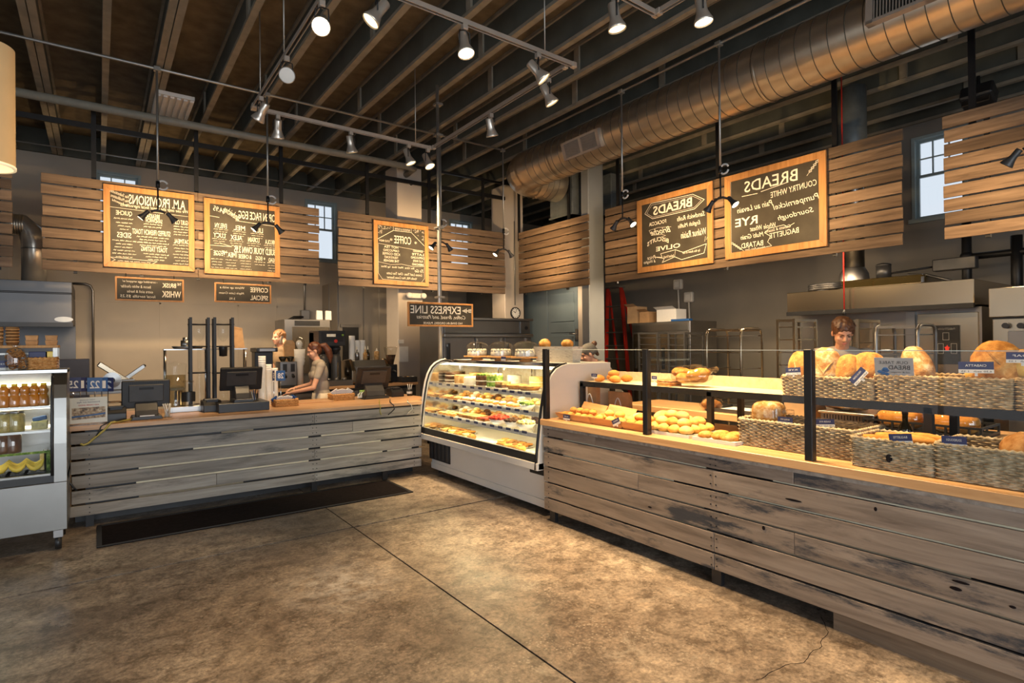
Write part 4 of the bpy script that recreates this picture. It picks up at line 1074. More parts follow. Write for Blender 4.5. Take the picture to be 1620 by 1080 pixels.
MB().box(3.368,3.38,PY0+.03,PY1-.06,.06,.135).build('kick_rail',M['case_white'],pc,.003)
gy0, gy1 = onX(712,710,3.375).y, onX(680,710,3.375).y
vg = MB().box(3.370,3.381,gy0,gy1,.175,.405).build('vent_grille',M['black_plastic'],pc)
vb = MB()
for i in range(5):
    y = gy0+(gy1-gy0)*(i+.5)/5; MB().box(3.362,3.371,y-.028,y+.028,.19,.39).build('vent_louvre',M['dark_plastic'],vg)
MB().box(3.368,3.381,PY0+.05,PY0+.30,.36,.43).build('switch_plate',M['black_plastic'],pc)
for y in (PY0+.12,PY1-.12):
    for x in (3.46,4.05): MB().cyl((x,y,0),(x,y,.07),.022,.018,n=10).build('foot',M['steel_dark'],pc)
SH = [(1.105,3.47),(.93,3.43),(.73,3.40)]
MB().prism([(3.29,.58),(3.31,.85),(3.36,1.10),(3.43,1.28),(3.5,1.345),(3.62,1.37),(4.135,1.37),(4.135,.505),(3.30,.505)],'y',PY1-.029,PY1-.025).build('mirror_panel',M['chrome'],pc)
for z,x in SH:
    MB().box(x,4.08,PY0+.035,PY1-.035,z-.008,z).build('glass_shelf',M['case_glass'],pc)
    MB().box(x-.006,x,PY0+.035,PY1-.035,z-.036,z+.008).build('tag_rail',M['case_white'],pc)
    MB().cyl((x+.03,PY0+.06,z-.020),(x+.03,PY1-.06,z-.020),.010,n=10).build('light_tube',M['tube'],pc)
for x in (4.10,):
    for y in (PY0+.5,(PY0+PY1)/2,PY1-.5): MB().box(x,x+.03,y-.012,y+.012,.50,1.38).build('shelf_upright',M['chrome'],pc)
MB().cyl((3.66,PY0+.06,1.355),(3.66,PY1-.06,1.355),.016,n=10).build('light_tube',M['tube'],pc)
for x,z,w in ((3.66,1.33,70),(3.53,1.065,40),(3.50,.89,36),(3.47,.69,36)):
    o = area('case_light',(x+.03-3.4,0,z),(0,0,0),.05,2.2,w*.24,(1.0,.80,.42)); o.parent = pc; o.location = (x+.03-3.4,.05,z)
# ================================================================== what is in the pastry case
def lumpy(seed, amp, fr=6): 
    off = Vector((seed*3.1,seed*1.7,seed*.9))
    return lambda p,u: p*(1+amp*noise.noise(p*fr+off))
def ordn(i): return ORD[i] if i < len(ORD) else 'number %d' % (i+1)
def plate(t, x, y, z, r, mat='white_card', h=.012):
    MB().lathe((x,y,z),[(0,.002),(r*.6,.002),(r,h),(r*.99,h+.003),(r*.6,.006),(0,.006)],20).build('plate',M[mat],t)
def cake(x, y, z, r, h, mat, label, top=None, layers=0, cut=False, group='cakes on the upper case shelf'):
    h *= 1.3; t = thing('cake',label,'cake',(x,y,z),group)
    plate(t,x,y,z,r*1.18)
    b = MB().lathe((x,y,z+.006),[(0,0),(r*.98,0),(r,.01),(r,h-.012),(r*.95,h),(0,h)],24); b.build('body',M[mat],t)
    if layers:
        for k in range(layers): MB().lathe((x,y,z+.006+h*(k+.6)/(layers+.3)),[(r*1.004,0),(r*1.012,.006),(r*1.004,.012)],24).build('filling',M['cream_food'],t)
    if top:
        b = MB(); rr = random.Random(int(y*99))
        for k in range(11):
            a = 2*pi*k/10; q = r*.72 if k < 10 else 0
            b.ell((x+q*cos(a),y+q*sin(a),z+h+.012),(.022,.022,.018),8,6,lumpy(k,.25,30))
        b.build('topping',M[top],t)
    return t
S1, S2, S3, S4 = 1.106, .931, .731, .501
yy = lambda px,py,x,z: onX(px,py,x).y
row1 = [(697,.095,.105,'cream_food',None,0,'white-frosted cake at the left end of the top case shelf'),(716,.10,.10,'choc',None,2,'dark chocolate cake second from the left on the top case shelf'),(731,.095,.085,'caramel',None,0,'tan caramel cake on the top case shelf'),
        (748,.11,.075,'cream_food',None,0,'pale cheesecake in the middle of the top case shelf'),(766,.10,.095,'choc','green_food',1,'dark cake with green topping on the top case shelf'),(783,.095,.10,'green_food','custard',1,'green and yellow topped cake on the top case shelf')]
for px,r,h,mt_,tp,ly,lb in row1:
    y = yy(px,600,3.66,0); cake(3.66,y,S1,r,h,mt_,lb,tp,ly)
# sandwich wedges and pies to the right of the top shelf
y = yy(797,600,3.62,0)
t = thing('cake_slices','plate of layered cake slices right of the whole cakes','cake slices',(3.62,y,S1)); plate(t,3.62,y,S1,.10)
for k in range(3):
    for j in range(2): 
        yk = y-.05+.05*k; s_ = MB().prism([(3.55,yk-.02),(3.68,yk),(3.55,yk+.02)],'z',S1+.014+j*.035,S1+.044+j*.035).build('slice',M['caramel' if j else 'choc'],t)
for i,(px,lb) in enumerate(((818,'round golden pie near the right end of the top case shelf'),(838,'second golden pie at the right end of the top case shelf'))):
    y = yy(px,605,3.62,0)
    t = thing('pie',lb,'pie',(3.62,y,S1)); plate(t,3.62,y,S1,.12)
    MB().lathe((3.62,y,S1+.008),[(0,.0),(.09,.0),(.12,.045),(.105,.052),(.09,.042),(0,.05)],22).build('crust',M['bread'],t)
    lt = MB()
    for k in range(-2,3): lt.box(3.62-.085,3.62+.085,y+k*.032-.008,y+k*.032+.008,S1+.046,S1+.052); lt.box(3.62+k*.032-.008,3.62+k*.032+.008,y-.085,y+.085,S1+.05,S1+.056)
    lt.build('lattice',M['bread_dark'],t)
# second shelf: tart rows, trays
def tart(x, y, z, r, fill, label, group, crust='bread', proto={}):
    key = (r,fill,crust)
    if key in proto: return dup(proto[key],(x,y,z),None,label,group)
    t = thing('tart',label,'tart',(x,y,z),group)
    MB().lathe((x,y,z),[(0,0),(r*.75,0),(r,.026),(r*.93,.029),(r*.78,.018),(0,.018)],14).build('shell',M[crust],t)
    MB().ell((x,y,z+.018),(r*.8,r*.8,.02),12,6,lumpy(1,.15,60)).build('filling',M[fill],t)
    proto[key] = t; return t
k = 0
for c in range(10):
    for r_ in range(2):
        x = 3.50+.085*r_; y = 6.33-.085*c
        tart(x,y,S2,.038,'caramel' if (c+r_)%3 else 'choc','%s small nut tart from left, %s row, second case shelf' % (ordn(c),('front','rear')[r_]),'nut tarts on the second case shelf','bread_dark')
def tray(x, y, z, wx, wy, label, mat='white_card', h=.012, name='serving_tray', group=None):
    t = thing(name,label,'tray',(x,y,z),group)
    b = MB().box(x-wx/2,x+wx/2,y-wy/2,y+wy/2,z,z+.004); b.build('base',M[mat],t)
    for a in ((x-wx/2,x-wx/2+.008,y-wy/2,y+wy/2),(x+wx/2-.008,x+wx/2,y-wy/2,y+wy/2),(x-wx/2+.008,x+wx/2-.008,y-wy/2,y-wy/2+.008),(x-wx/2+.008,x+wx/2-.008,y+wy/2-.008,y+wy/2)): MB().box(*a,z+.004,z+h+.004).build('rim',M[mat],t)
    return t
def eclair(x, y, z, mat, label, group, rz=0, L=.06, proto={}):
    key = (mat,L)
    if key in proto: return dup(proto[key],(x,y,z),rz,label,group)
    t = thing('eclair',label,'pastry',(x,y,z),group)
    MB().ell((x,y,z+.018),(L,.022,.018),12,8).build('bun',M['bread'],t); MB().ell((x,y,z+.026),(L*.92,.018,.014),12,6).build('icing',M[mat],t)
    proto[key] = t; return t
def pastryrow(px0, px1, py, x, z, n, mat, word, where, group, L=.06, tr=True):
    ya, yb = yy(px0,py,x,0), yy(px1,py,x,0)
    if tr: tray(x,(ya+yb)/2,z,.22,abs(ya-yb)+.06,'white tray of %s %s' % (word,where),group='white trays in the pastry case')
    for i in range(n):
        y = ya+(yb-ya)*(i+.5)/n
        eclair(x+(.03 if i%2 else -.03),y,z+.005,mat,'%s %s from the left %s' % (ordn(i),word.rstrip('s'),where),group,RAD(15 if i%2 else -10),L)
pastryrow(738,757,628,3.56,S2,4,'cream_food','cream eclairs','on the second case shelf','cream eclairs')
pastryrow(760,782,632,3.56,S2,5,'custard','custard slices','on the second case shelf','custard slices')
pastryrow(786,806,636,3.56,S2,4,'cream_food','pale meringues','on the second case shelf','pale meringues',.05)
pastryrow(809,824,640,3.56,S2,3,'custard','lemon fingers','on the second case shelf','lemon fingers')
y = yy(834,640,3.55,0); t = thing('salad_bowl','bowl of green leaves at the right of the second case shelf','bowl',(3.55,y,S2))
MB().lathe((3.55,y,S2),[(0,0),(.05,0),(.085,.045),(.08,.045),(.045,.006),(0,.006)],18).build('bowl',M['white_card'],t)
b = MB(); rr = random.Random(3)
for i in range(26): b.ell((3.55+rr.uniform(-.06,.06),y+rr.uniform(-.06,.06),S2+.05+rr.random()*.02),(.028,.02,.006),7,4,None,Matrix.Rotation(rr.random()*6,3,'Z')@Matrix.Rotation(rr.uniform(-.7,.7),3,'X'))
o = b.build('leaves',M['green_food'],t); o['kind'] = 'stuff'
# third shelf
for c in range(4):
    for r_ in range(2): tart(3.48+.1*r_,6.31-.10*c,S3,.044,'custard','%s custard tart from left, %s row, third case shelf' % (ordn(c),('front','rear')[r_]),'custard tarts on the third case shelf')
for c in range(5):
    tart(3.50,5.85-.10*c,S3,.04,'cream_food','%s cream tart from the left on the third case shelf' % ordn(c),'cream tarts on the third case shelf')
def bars(px0, px1, py, x, z, n, mat, where, group):
    ya, yb = yy(px0,py,x,0), yy(px1,py,x,0)
    tray(x,(ya+yb)/2,z,.24,abs(ya-yb)+.04,'tray of %s' % where,'white_card',group='white trays in the pastry case'); first = None
    for i in range(n):
        for j in range(2):
            y = ya+(yb-ya)*(i+.5)/n; xx = x-.05+.10*j; lb = '%s of the %s, %s row' % (ordn(i),where,('front','rear')[j])
            if first is None:
                first = thing('bar_cake',lb,'cake bar',(xx,y,z+.005),group); w = abs(ya-yb)/n*.42
                MB().box(xx-.04,xx+.04,y-w,y+w,z+.005,z+.035).build('body',M['bread_dark'],first,.004); MB().box(xx-.04,xx+.04,y-w,y+w,z+.0352,z+.048).build('glaze',M[mat],first,.004)
            else: dup(first,(xx,y,z+.005),None,lb,group)
bars(735,763,656,3.54,S3,5,'caramel','nut bars on the third case shelf','nut bars in the pastry case')
bars(764,778,658,3.54,S3,2,'berry','berry bars on the third case shelf','berry bars in the pastry case')
def bowl_of(px, py, x, z, r, mat, n, label, br=.017):
    y = yy(px,py,x,0); t = thing('serving_bowl',label,'bowl',(x,y,z))
    MB().lathe((x,y,z),[(0,0),(r*.6,0),(r,.055),(r*.95,.055),(r*.55,.008),(0,.008)],22).build('bowl',M['white_card'],t)
    b = MB(); rr = random.Random(int(px))
    k = 0
    for ring,m_ in ((0,1),(.42,6),(.8,11)):
        for i in range(m_):
            a = 2*pi*i/m_+ring; b.ell((x+r*ring*cos(a),y+r*ring*sin(a),z+.062+.026*(1-ring)),(br*1.25,br*1.25,br),8,6,lumpy(k,.2,50)); k += 1
    b.build('heap',M[mat],t)
bowl_of(790,664,3.53,S3,.115,'berry',0,'white bowl heaped with red strawberries on the third case shelf',.022)
bowl_of(812,668,3.53,S3,.10,'choc',0,'white bowl heaped with dark truffles on the third case shelf')
bowl_of(832,674,3.53,S3,.10,'custard',0,'white bowl heaped with pale cream puffs on the third case shelf')
# deck
for i,(px,mat,kind) in enumerate(((688,'custard','biscuit'),(700,'caramel','biscuit'),(712,'custard','biscuit'),(724,'bread','bun'),(734,'custard','biscuit'),(746,'bread','bun'),(793,'bread','bun'),(804,'bread_pale','bun'),(814,'bread','bun'),(824,'bread_pale','bun'))):
    y = yy(px,676,3.46,0)
    t = thing('pastry','%s golden %s from the left on the case floor' % (ordn(i),kind),'pastry',(3.46,y,S4),'pastries on the case floor')
    if kind == 'bun':
        MB().ell((3.46,y,S4+.035),(.055,.055,.035),14,8,lumpy(i,.12,20)).build('bun',M[mat],t); MB().ell((3.46,y,S4+.066),(.03,.03,.008),10,5).build('glaze',M['bread_dark'],t)
    else:
        for q in range(3): MB().lathe((3.46+.02*q,y+.012*q,S4+.016*q),[(0,0),(.045,0),(.05,.007),(.045,.014),(0,.015)],14).build('biscuit',M[mat],t)
tray(3.50,yy(765,690,3.5,0),S4,.26,.42,'pale parchment tray in the middle of the case floor','paper')
# rear rows, seen between and above the front ones
rear = [(3.93,S1,'caramel',None,'caramel'),(3.93,S1,'choc',None,'chocolate'),(3.93,S1,'cream_food',None,'cream'),(3.93,S1,'custard',None,'custard'),(3.93,S1,'caramel',None,'nut')]
for i,(x,z,mt_,tp,wd) in enumerate(rear): cake(x,6.2-.42*i,z,.085,.095,mt_,'%s cake in the rear row of the top case shelf, %s from left' % (wd,ordn(i)),tp,1)
for zi,(z,nm) in enumerate(((S2,'second'),(S3,'third'))):
    for i in range(9):
        y = 6.22-.235*i; x = 3.80; wd, mt_ = (('almond','caramel'),('cream','cream_food'),('lemon','custard'),('chocolate','choc'))[(i+zi)%4]
        t = thing('pastry_plate','plate of %s pastries, %s from left in rear row, %s case shelf' % (wd,ordn(i),nm),'pastries',(x,y,z),'rear pastry plates')
        plate(t,x,y,z,.105); rr = random.Random(i+zi*20)
        for k in range(5):
            a = 2*pi*k/5+i; MB().ell((x+.058*cos(a),y+.058*sin(a),z+.032),(.042,.032,.024),10,6,lumpy(k+i,.2,25)).build('pastry',M['bread' if k%2 else mt_],t)
        MB().ell((x,y,z+.058),(.045,.04,.026),10,6,lumpy(i,.2,25)).build('pastry',M[mt_],t)
for i in range(6):
    px = (714,727,740,800,813,828)[i]; y = yy(px,670,3.66,0); wd, mt_ = (('flat','bread_pale'),('brown','bread_dark'),('golden','bread'))[i%3]
    t = thing('biscuit_plate','plate of %s biscuits at the rear of the case floor, %s from left' % (wd,ordn(i)),'biscuits',(3.66,y,S4),'biscuit plates on the case floor'); plate(t,3.66,y,S4,.12)
    for k in range(6): MB().lathe((3.66+.06*cos(k*1.05),y+.06*sin(k*1.05),S4+.014+.012*(k%2)),[(0,0),(.042,0),(.046,.007),(.042,.014),(0,.016)],12).build('biscuit',M[mt_],t)
# price tags: dark card on a small white stand
tagp = None
def ptag(x, y, z, w, h, label, group, ang=0, tilt=0, back='navy', txt=None):
    global tagp
    key = 'p'
    if tagp is None:
        tagp = thing('price_tag',label,'price tag',(x,y,z),group)
        MB().box(-.002,.002,-.5,.5,.42,1.0).build('card',M['navy'],tagp,world=False)
        MB().box(-.0025,.0015,-.5,.5,.0,.42).build('price_strip',M['white_card'],tagp,world=False)
        t = tagp
    else: t = dup(tagp,(x,y,z),None,label,group)
    t.scale = (1,w,h); t.rotation_euler = (0,0,ang); t.rotation_euler.rotate_axis('X',tilt)
    return t
rows = [('top',SH[0],[(684+i*12.6,607+i*1.35) for i in range(13)]),('second',SH[1],[(678+i*14.0,629+i*2.0) for i in range(12)]),('third',SH[2],[(676+i*12.8,650+i*2.6) for i in range(13)])]
for nm,(z,x),pts in rows:
    for i,(px,py) in enumerate(pts):
        y = onX(px,py,x-.012).y
        if y < PY0+.06 or y > PY1-.05: continue
        ptag(x-.012,y,z-.030,.078,.044,'%s dark price tag from the left along the %s case shelf edge' % (ordn(i),nm),'price tags in the pastry case')
for i,(px,py) in enumerate(((698,677),(710,680),(731,684),(767,692),(793,697),(811,705),(838,705))):
    y = onX(px,py,3.345).y; ptag(3.345,y,.505,.095,.055,'%s dark price tag from the left on the case floor' % ordn(i),'price tags in the pastry case')
# ================================================================== on top of the pastry case
def dome(px, lb):
    y = onX(px,570,3.80).y; x, z = 3.80, 1.405
    t = thing('cake_stand','wooden cake stand with a glass dome, '+lb,'cake stand',(x,y,z),'domed cake stands')
    MB().lathe((x,y,z),[(0,0),(.07,0),(.075,.012),(.05,.02),(.05,.035),(.165,.038),(.168,.055),(0,.055)],28).build('board',M['orange_ply'],t)
    MB().lathe((x,y,z+.056),[(.145,0),(.145,.09),(.135,.125),(.105,.152),(.06,.166),(.012,.170)],28).build('glass_dome',M['dome_glass'],t)
    MB().lathe((x,y,z+.056),[(.012,.168),(.010,.180),(.018,.188),(.020,.200),(.012,.210),(0,.212)],14).build('knob',M['dome_glass'],t)
    c = thing('meringue_cake','cream cake with piped peaks under the dome '+lb,'cake',(x,y,z+.056),'cakes under glass domes')
    MB().lathe((x,y,z+.056),[(0,0),(.118,0),(.122,.01),(.12,.045),(.11,.055),(0,.055)],26).build('body',M['cream_food'],c)
    pk = MB()
    for ring,n in ((0,1),(.045,6),(.085,11),(.108,15)):
        for i in range(n):
            a = 2*pi*i/n+ring*9; pk.cyl((x+ring*cos(a),y+ring*sin(a),z+.108),(x+ring*cos(a),y+ring*sin(a),z+.140),.017,.002,n=7)
    pk.build('piped_peaks',M['cream_food'],c)
dome(755,'left of the three on the pastry case'); dome(792.5,'middle of the three on the pastry case'); dome(832,'right of the three by the white planter')
y = onX(793,570,3.6).y; ptag(3.63,y,1.415,.085,.045,'dark price tag in front of the middle cake dome','price tags on the case top')
# birch-bark planter with loaves
pl = [onX(846,548,3.86),onX(911,548,3.86)]; ya, yb = pl[0].y, pl[1].y
def tapered(t, name, x0, x1, y0, y1, z0, z1, tp, mat, th=.012):
    def ring(a,z,ins): return [(x0-a+ins,y0-a+ins,z),(x1+a-ins,y0-a+ins,z),(x1+a-ins,y1+a-ins,z),(x0-a+ins,y1+a-ins,z)]
    vs = ring(0,z0,0)+ring(tp,z1,0)+ring(tp,z1,th)+ring(0,z0+th,th)
    fs = [(0,3,2,1)]+[(i,(i+1)%4,4+(i+1)%4,4+i) for i in range(4)]+[(4+i,4+(i+1)%4,8+(i+1)%4,8+i) for i in range(4)]+[(8+i,8+(i+1)%4,12+(i+1)%4,12+i) for i in range(4)]+[(12,13,14,15)]
    return MB().add(vs,fs).build(name,mat,t)
def birch():
    m, nt, bs = _nt('birch_bark'); v = mapping(nt,(14,14,70),False)
    n = _n(nt,'ShaderNodeTexNoise'); n.inputs['Scale'].default_value = 1.4; n.inputs['Detail'].default_value = 6; n.inputs['Roughness'].default_value = .7
    nt.links.new(v,n.inputs['Vector']); nt.links.new(ramp(nt,n.outputs[0],[(.30,(.12,.09,.06)),(.41,(.62,.54,.42)),(.7,(.78,.71,.58))]),bs.inputs['Base Color']); bs.inputs['Roughness'].default_value = .7; return m
M['birch'] = birch()
pz = 1.405
t = thing('birch_planter','white birch-bark box planter holding loaves on the right end of the pastry case','planter',(3.92,(ya+yb)/2,pz))
tapered(t,'bark_box',3.84,3.94,4.25,4.83,pz+.0005,onX(880,548,3.83).z,.022,M['birch'])
for nm,px,r,lb in (('bread_loaf',862,(.07,.09,.055),'brown loaf poking out of the left side of the birch planter'),('bread_loaf',897,(.07,.085,.045),'pale loaf poking out of the right side of the birch planter')):
    y = onX(px,545,3.89).y; t = thing(nm,lb,'loaf',(3.89,y,pz+.14))
    MB().ell((3.89,y,pz+.19),(r[0]*.62,r[1],r[2]),16,10,lumpy(px,.12,9)).build('crust',M['bread'],t)
    MB().ell((3.89,y,pz+.19+r[2]*.75),(r[0]*.3,r[1]*.7,r[2]*.3),10,6).build('score',M['bread_flour'],t)
# dark trays behind the cake stands
tag(MB().box(3.99,4.12,5.25,5.95,1.4055,1.425).build('tray',M['black_plastic']),'low black tray behind the cake stands on the case top','tray')
# ================================================================== wicker baskets
_wm = {}
def weave_mesh(w, d, h, flare=.0):
    key = (round(w,3),round(d,3),round(h,3))
    if key in _wm: return _wm[key]
    per = []; st = .0092; rc_ = .025
    def seg(x0,y0,x1,y1):
        L = hypot(x1-x0,y1-y0); n = max(2,int(L/st))
        for i in range(n): per.append((x0+(x1-x0)*i/n, y0+(y1-y0)*i/n, (y1-y0)/L, -(x1-x0)/L))
    a, b = w/2, d/2
    seg(-a,-b+rc_,-a,b-rc_) ; 
    def arc(cx,cy,t0): 
        for i in range(3):
            t = t0-(pi/2)*i/3; per.append((cx+rc_*cos(t),cy+rc_*sin(t),cos(t),sin(t)))
    per = []
    def side(p,q,nx,ny):
        L = hypot(q[0]-p[0],q[1]-p[1]); n = max(2,int(round(L/st)))
        for i in range(n): per.append((p[0]+(q[0]-p[0])*i/n, p[1]+(q[1]-p[1])*i/n, nx, ny))
    side((-a+rc_,-b),(a-rc_,-b),0,-1)
    for i in range(3): t = -pi/2+(pi/2)*i/3; per.append((a-rc_+rc_*cos(t),-b+rc_+rc_*sin(t),cos(t),sin(t)))
    side((a,-b+rc_),(a,b-rc_),1,0)
    for i in range(3): t = (pi/2)*i/3; per.append((a-rc_+rc_*cos(t),b-rc_+rc_*sin(t),cos(t),sin(t)))
    side((a-rc_,b),(-a+rc_,b),0,1)
    for i in range(3): t = pi/2+(pi/2)*i/3; per.append((-a+rc_+rc_*cos(t),b-rc_+rc_*sin(t),cos(t),sin(t)))
    side((-a,b-rc_),(-a,-b+rc_),-1,0)
    for i in range(3): t = pi+(pi/2)*i/3; per.append((-a+rc_+rc_*cos(t),-b+rc_+rc_*sin(t),cos(t),sin(t)))
    N = len(per); rows = int(h/.0108); vs = []; fs = []
    lay = []
    for inner in (0,1):
        for j in range(rows):
            for q,bul in ((0.0,-.0045),(.28,.0015),(.5,.003),(.72,.0015)):
                z = h*(j+q)/rows; fl = 1+flare*z/h
                for i,(x,y,nx,ny) in enumerate(per):
                    jit = noise.noise(Vector((i*.7,j*1.3,inner*5)))
                    cw = cos(pi*(i/3+j)); o_ = .0052*math.copysign(abs(cw)**.6,cw)*(.3 if q == 0 else 1)+bul*1.5+.0018*jit
                    if inner: o_ = -o_-.014
                    vs.append((x*fl+nx*o_,y*fl+ny*o_,z+.0025*jit))
        R = rows*4; base = inner*R*N
        for j in range(R-1):
            for i in range(N):
                f = (base+j*N+i,base+j*N+(i+1)%N,base+(j+1)*N+(i+1)%N,base+(j+1)*N+i)
                fs.append(f[::-1] if inner else f)
    m = MB().add(vs,fs,True).mesh('weave'); _wm[key] = (m,per); return _wm[key]
def basket(x, y, z, w, d, h, label, mat='wicker', group=None, rz=0, name='wicker_basket', handle=False):
    # w along X, d along Y; (x,y) centre of the base
    t = thing(name,label,'basket',(x,y,z),group,rz)
    m, per = weave_mesh(w,d,h,.03)
    o = put('weave',m,t)
    if not o.data.materials: o.data.materials.append(M[mat])
    fl = 1.03; rim = []
    for i,(px,py,nx,ny) in enumerate(per): rim.append((px*fl-nx*.007,py*fl-ny*.007,h+.004*cos(pi*i/1.5)+.003))
    MB().tube(rim,.011,6,closed=True).build('rim',M[mat],t,world=False)
    MB().box(-w/2+.012,w/2-.012,-d/2+.012,d/2-.012,.004,.016).build('base',M[mat],t,world=False)
    if handle:
        o = MB().ell((-w/2*1.02-.004,0,h*.45),(.006,.016,.022),12,8).build('hand_hole',M['rubber'],t,world=False); o['label'] = 'dark hand hole'
    return t
def bk(px0, px1, pyb, xf, z, depth, h, label, **k):
    # a basket whose camera-side face lies on X = xf between two photo columns
    a, b_ = onX(px0,pyb,xf).y, onX(px1,pyb,xf).y
    return basket(xf+depth/2,(a+b_)/2,z,depth,abs(a-b_),h,label,**k), min(a,b_), max(a,b_)
ZR = .9185
B1 = bk(1169,1354,720,3.44,ZR,.38,.165,'long grey seagrass basket holding the bagged multigrain loaf, behind a glass post',group='lower row of baskets')
B2 = bk(1346,1476,740,3.33,ZR,.36,.150,'short grey seagrass basket of baguettes with a dark hand hole',group='lower row of baskets',handle=True)
B3 = bk(1479,1690,760,3.33,ZR,.38,.165,'long grey seagrass basket at the lower right corner of the bread display',group='lower row of baskets')
ZS = 1.2355
B4 = bk(1237,1382,620,3.75,ZS,.36,.125,'seagrass basket packed with big country loaves on the display shelf',mat='wicker_warm',group='upper row of baskets')
B5 = bk(1385,1602,640,3.75,ZS,.36,.150,'widest seagrass basket on the display shelf, with the bread sign and the round loaf',mat='wicker_warm',group='upper row of baskets')
B6 = bk(1606,1760,650,3.75,ZS,.36,.150,'seagrass basket on the display shelf at the right photo edge',mat='wicker_warm',group='upper row of baskets')
# ================================================================== loaves
def loaf(c, r, mat, label, R=None, seed=1, score=None, group=None, n=22, m=14, flat=None, name='bread_loaf', amp=.10, slices=0, sq=1.0):
    c = Vector(c)
    def fn(p,u):
        k = sq
        if k != 1.0:
            e = lambda v: math.copysign(abs(v)**k, v)
            p = Vector((e(u.x)*r[0],e(u.y)*r[1],e(u.z)*r[2]))
        p = p*(1+amp*noise.noise(Vector((p.x*9+seed*3.3,p.y*9,p.z*9)))+.035*noise.noise(p*34+Vector((seed,0,0))))
        if flat is not None and p.z < -r[2]*flat: p.z = -r[2]*flat
        return p
    Rm = R or Matrix.Identity(3)
    t = thing(name,label,'loaf',tuple(c - Vector((0,0,r[2]))),group)
    MB().ell(c,r,n,m,fn,Rm).build('crust',M[mat],t)
    if score:
        for s0,s1 in score:
            pts = []
            for i in range(7):
                f = i/6; a = s0[0]+(s1[0]-s0[0])*f; b = s0[1]+(s1[1]-s0[1])*f
                q = 1-a*a-b*b; pts.append(c+Rm@Vector((a*r[0],b*r[1],sqrt(max(q,.02))*r[2]*.985)))
            MB().tube(pts,[.001,.004,.006,.0065,.006,.004,.001],6).build('score',M['bread_flour'],t)
    return t
def Rz(a): return Matrix.Rotation(a,3,'Z')
def Rx(a): return Matrix.Rotation(a,3,'X')
def Ry(a): return Matrix.Rotation(a,3,'Y')
def LX(px,py,x): return onX(px,py,x)
# big country loaves standing in basket B4 (they face the viewer)
def big(px,py,x,r,lb,mat,seed,rot,score):
    loaf(LX(px,py,x),r,mat,lb,Ry(RAD(-78))@Rz(rot),seed,score,'country loaves in the upper basket',sq=.85,amp=.13)
big(1268,583,3.90,(.12,.09,.07),'country loaf behind the second glass post, leftmost in the upper basket','bread',3,0,[((-.88,-.3),(.8,.4))])
big(1307,583,3.88,(.135,.105,.075),'large scored country loaf in front of the young man','bread_flour',7,.2,[((-.85,-.35),(.75,.5)),((-.75,.35),(.3,-.8))])
big(1341,588,3.90,(.12,.085,.075),'golden country loaf in the middle of the upper basket','bread',9,-.1,[((-.85,.3),(.85,-.3))])
big(1374,585,3.92,(.12,.10,.075),'right-hand country loaf in the upper basket, behind the tilted blue tag','bread',12,.15,[((-.8,-.4),(.8,.4))])
loaf(LX(1452,580,3.98),(.14,.07,.085),'bread_flour','pointed flat loaf leaning up in the widest upper basket',Ry(RAD(-55))@Rz(.5)@Rx(.5),21,[((-.6,0),(.6,.2))],sq=.8)
loaf(LX(1578,575,3.93),(.125,.115,.10),'bread','big round loaf at the right end of the widest upper basket',Ry(RAD(-70)),23,[((-.5,-.5),(.5,.4))],sq=.9)
loaf(LX(1548,592,3.99),(.06,.06,.06),'bread_pale','small pale bun beside the big round loaf',None,25)
loaf(LX(1616,576,3.95),(.08,.07,.08),'bread_pale','seeded loaf in a bag in the basket at the right edge of the shelf',None,27)
# bagged sliced multigrain loaf in basket B1
p = LX(1216,662,3.60)
t = loaf((3.60,p.y,ZR+.165),(.075,.095,.118),'bread_flour','square multigrain loaf in a clear bag in the long lower basket',None,31,None,sq=.45,amp=.06,name='bagged_loaf')
MB().ell((3.60,p.y,ZR+.167),(.080,.101,.122),18,12,lambda q,u: Vector((math.copysign(abs(u.x)**.45,u.x)*.080,math.copysign(abs(u.y)**.45,u.y)*.101,math.copysign(abs(u.z)**.55,u.z)*.122))*(1+.05*noise.noise(u*7))).build('bag',M['clear_plastic'],t)
# rye loaves in the lower right basket
loaf(LX(1622,712,3.50),(.13,.09,.08),'bread_dark','dark crusted loaf in the lower right basket at the photo edge',Rz(.5),35,[((-.6,-.2),(.6,.2))])
# baguettes in B2
for i,(px,py,x,ln,a) in enumerate(((1396,702,3.40,.10,.03),(1425,700,3.47,.19,-.02),(1405,698,3.54,.20,.04),(1440,700,3.60,.17,0))):
    q = LX(px,py,x)
    t = thing('baguette','%s baguette from the front in the short basket with the hand hole' % ordn(i),'baguette',(x,q.y,ZR+.1),'baguettes in the short basket')
    b = MB(); pts = [Vector((x+(k/8-.5)*a,q.y+(k/8-.5)*2*ln,ZR+.125+.018*(i%2)+.008*sin(k*.8))) for k in range(9)]
    b.tube(pts,[.012,.024,.029,.031,.032,.031,.029,.024,.012],12); b.build('crust',M['bread_roll'],t)
